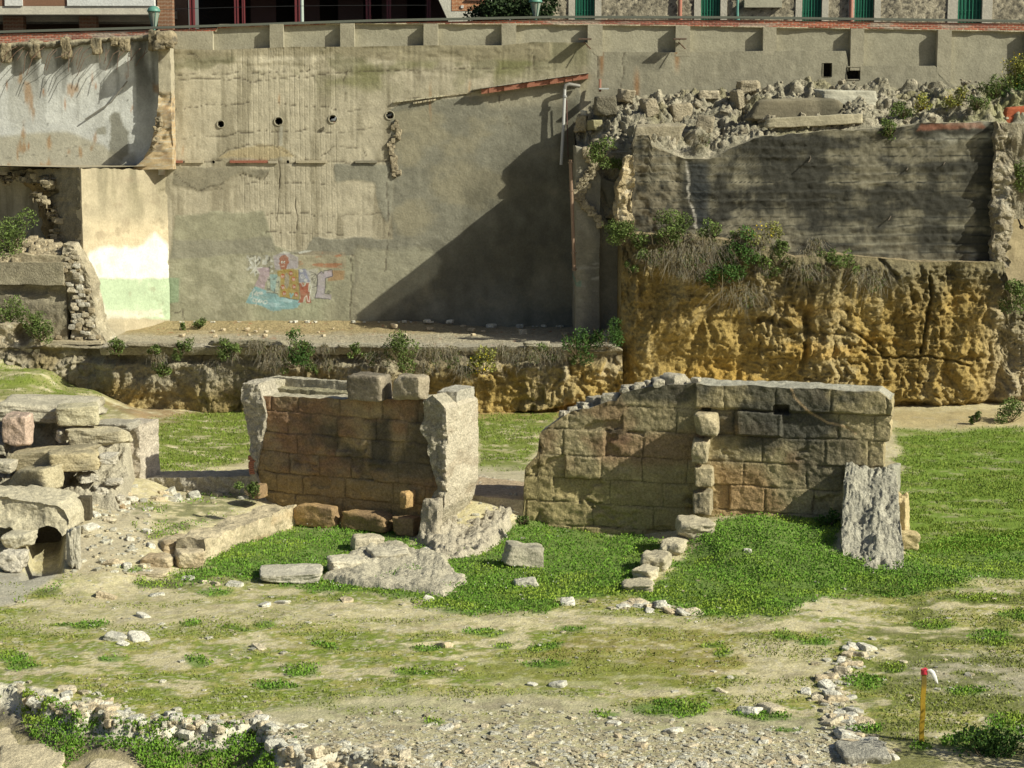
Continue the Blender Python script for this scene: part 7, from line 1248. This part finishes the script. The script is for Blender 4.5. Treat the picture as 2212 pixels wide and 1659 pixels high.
PL = [(252, 748, 20, 67.4, 'g', 'green weed at the left corner of the terrace edge'), (392, 752, 20, 67.3, 'g', 'bright leafy green shrub hanging on the left part of the low cliff'), (350, 800, 20, 67.4, 'g', 'thin green weed growing from the left cliff face'), (555, 745, 24, 67.4, 'd', 'grey dry brush on the terrace edge left of the big dark shrub'), (598, 765, 34, 67.1, 'd', 'thick dry brush hanging over the terrace edge above the left ruin'), (490, 762, 22, 67.2, 'g', 'green spreading shrub with white specks left of the thick dry brush'), (650, 762, 32, 67.1, 'g', 'dark green shrub hanging over the terrace edge above the left ruin'), (700, 752, 14, 67.3, 'd', 'small dry tuft beside the dark green shrub'), (768, 760, 16, 67.2, 'g', 'small round green shrub on the terrace edge'), (822, 772, 26, 67.1, 'd', 'dry grey brush left of the tall green ivy like shrub'), (868, 768, 38, 66.9, 'g', 'tall dense green shrub hanging behind the cap blocks'), (930, 765, 34, 67.0, 'd', 'pale dry brush right of the tall dense green shrub'), (975, 760, 24, 67.1, 'd', 'small grey dry brush left of the yellow flowers'), (1040, 790, 30, 66.9, 'y', 'yellow flowered shrub growing on the low cliff above the gap'), (1000, 800, 22, 67.0, 'd', 'thin grey stalks beside the yellow flowered shrub'), (1143, 765, 28, 66.9, 'd', 'fan of dry grey brush on the cliff right of the yellow flowers'), (1085, 755, 20, 67.1, 'd', 'low dry tuft under the short pale terrace stone'), (1245, 745, 34, 67.0, 'g', 'dense dark green shrub at the right end of the terrace edge'), (1312, 733, 32, 67.2, 'g', 'dark green shrub at the foot of the tall yellow cliff corner'), (1200, 760, 18, 67.0, 'd', 'dry weed left of the dark green shrubs'),
 (1298, 330, 30, 69.3, 'g', 'round green bush growing on top of the pillar wall'), (1326, 352, 16, 69.8, 'w', 'small yellow green bush right under the round bush'), (1345, 508, 34, 67.6, 'g', 'olive green bush at the left end of the planted ledge'), (1385, 520, 24, 67.6, 'w', 'yellowish weed beside the olive bush on the ledge'), (1460, 500, 38, 67.6, 'w', 'bright yellow green bush on the ledge under the black wall'), (1470, 548, 42, 67.2, 'd', 'large grey dry brush hanging under the bright yellow green bush'), (1540, 540, 34, 67.3, 'd', 'dry grass hanging from the ledge in the middle'), (1640, 512, 36, 67.6, 'y', 'yellow flowered weed on the ledge under the black wall'), (1600, 545, 36, 67.2, 'g', 'dark green trailing plant on the cliff top'), (1680, 555, 30, 67.3, 'w', 'olive weed on the right part of the ledge'), (1735, 585, 30, 67.1, 'd', 'dry grey brush hanging where the ledge steps down'), (1600, 635, 40, 66.9, 'd', 'big drooping grey brush in the middle of the cliff'), (1560, 600, 30, 67.0, 'g', 'dark sparse plant above the drooping grey brush'), (1875, 600, 40, 67.0, 'd', 'dry drooping grass high on the right cliff'), (1830, 575, 26, 67.2, 'w', 'olive grass clump high on the right cliff'), (1410, 555, 26, 67.3, 'd', 'grey dry brush above the left cliff hollow'),
 (1922, 282, 24, 69.0, 'w', 'overhanging yellow green bush on the top edge of the black wall'), (1950, 240, 22, 70.0, 'w', 'olive weeds on the rubble above the black wall'), (1990, 228, 20, 70.3, 'y', 'yellow flowered weeds on the right rubble slope'), (2060, 215, 24, 70.6, 'y', 'broad yellow flowered weed patch on the right rubble slope'), (2110, 225, 20, 70.2, 'w', 'olive weed patch at the right of the rubble slope'), (2195, 165, 44, 72.5, 'y', 'large yellow flowered bush against the grey wall at the right edge'), (2205, 205, 40, 72.0, 'g', 'dark green mass under the large flowered bush at the right edge'), (2150, 195, 28, 71.8, 'w', 'yellow green weed left of the large flowered bush'), (1520, 300, 18, 69.6, 'd', 'dry tuft in the cleft above the black wall'), (2205, 380, 34, 69.6, 'g', 'green weeds on the shaded bank at the right edge'), (2200, 635, 34, 67.4, 'g', 'green shrub at the right edge beside the yellow cliff'),
 (22, 512, 44, 70.2, 'g', 'bright green shrub in the hollow at the left edge'), (18, 675, 38, 69.3, 'w', 'green weeds at the left edge beside the grey masonry'), (88, 722, 26, 68.6, 'g', 'leafy green weed right of the round hollow'), (70, 690, 18, 68.8, 'w', 'small weed between the masonry and the round hollow'), (430, 700, 15, 72.8, 'w', 'small leafy weed at the foot of the green painted wall'), (395, 708, 8, 72.6, 'w', 'tiny weed at the foot of the green painted wall'), (2185, 895, 30, 65, 'w', 'leafy weed clump on the grass under the right cliff'), (2110, 905, 12, 64.5, 'w', 'small weed on the sandy strip under the right cliff'), (610, 1640, 34, 32.2, 'g', 'dark green leafy weed under the ditch rim'), (560, 1600, 26, 33.0, 'w', 'leafy weed against the right bank of the ditch'), (235, 1555, 16, 34.5, 'w', 'grass tuft on the ditch rim'), (2140, 1630, 70, 31.5, 'g', 'dark low bush in the bottom right corner'), (1540, 500, 26, 67.6, 'w', 'low weed on the ledge between the bright bush and the flowers'), (545, 1060, 20, 47.9, 'w', 'leafy weed with white specks at the foot of the left pier'), (1785, 1128, 22, 46.2, 'g', 'dark weed in the shaded corner of the right bay'), (1128, 1125, 14, 47.4, 'w', 'small weed at the left foot of the right ashlar wall')]  # dark bush at the bottom right stands in for shadow over weeds
for i, p in enumerate(PL): plant(*p, seed=2000+i*9)
for i in range(20):
    q = rng.uniform(250, 1330); y = rng.uniform(752, 800); k = 'dgwd'[i % 4]; plant(q, y, rng.uniform(12, 22), 67.15, k, ('dry' if k == 'd' else 'green')+' straggly weed hanging on the low cliff '+('left of' if q < 540 else ('above' if q < 950 else 'right of'))+' the reddish ruin', 2900+i*9, 'weeds hanging on the low cliff')
for i in range(30):
    q = rng.uniform(1345, 1800); y = rng.uniform(508, 600)+max(0, q-1650)*.1; k = 'ddgw'[i % 4]; plant(q, y, rng.uniform(12, 24), 67.3, k, ('dry grey' if k == 'd' else 'green')+' tuft hanging from the top of the tall yellow cliff'+(' at its left' if q < 1560 else ' near its middle'), 3300+i*9, 'tufts hanging on the tall cliff')
# unseen bush added out of frame to cast shade on the bottom right corner
plant(2430, 1560, 150, 30.5, 'g', 'dark tall bush added out of view to shade the bottom right corner', 3000)
# ================================================================ yellow stake
st = thing('stake', 'yellow wooden stake with a red and white ribbon tied at its top', 'stake', loc=PZ(1990, 1606, 0))
mb = MB(); n = 14; h = 1.24; zz = np.linspace(-.1, h, n); ring = [(-.042, -.03), (.036, -.036), (.042, .03), (-.036, .034), (-.042, -.03)]; G = np.array([[(x+.005*math.sin(k*1.3)+.012*z, y, z) for x, y in ring] for k, z in enumerate(zz)]); cc = np.tile((.42, .28, .035), (n, 5, 1)); cc[-3:] = (.20, .15, .04); mb.grid(G.transpose(1, 0, 2)[::-1], cc.transpose(1, 0, 2)); mb.add(np.array([(x+.015, y, h) for x, y in ring[:4]]), [(0, 1, 2, 3)], (.3, .2, .05)); mb.build('post', mat('stake_paint', rough=.7, var=.15, vs=20, bump=.2), st, smooth=False)
mb = MB(); a = np.linspace(0, 6.283, 13); mb.grid(np.array([[(.016+.058*math.cos(t), .052*math.sin(t), z+.01*math.sin(3*t)) for t in a] for z in (h-.05, h-.02, h+.01, h+.03)]), (.55, .03, .06)); mb.tube([(-.02, 0, h+.02), (.03, 0, h+.045), (.07, -.01, h+.01)], .022, (.6, .05, .08), 8); mb.build('red_ribbon', M_METAL, st)
mb = MB(); c = [(.05, -.03, h+.02), (.10, -.04, h+.03), (.15, -.05, h-.02), (.19, -.05, h-.10), (.215, -.045, h-.16), (.24, -.04, h-.2)]; w_ = [.02, .035, .045, .04, .03, .004]; mb.grid(np.array([[(x-w*.7, y-.01, z-w*.6), (x, y-.03, z), (x+w*.5, y, z+w*.7)] for (x, y, z), w in zip(c, w_)]), (.75, .75, .76)); mb.build('white_ribbon', M_METAL, st)
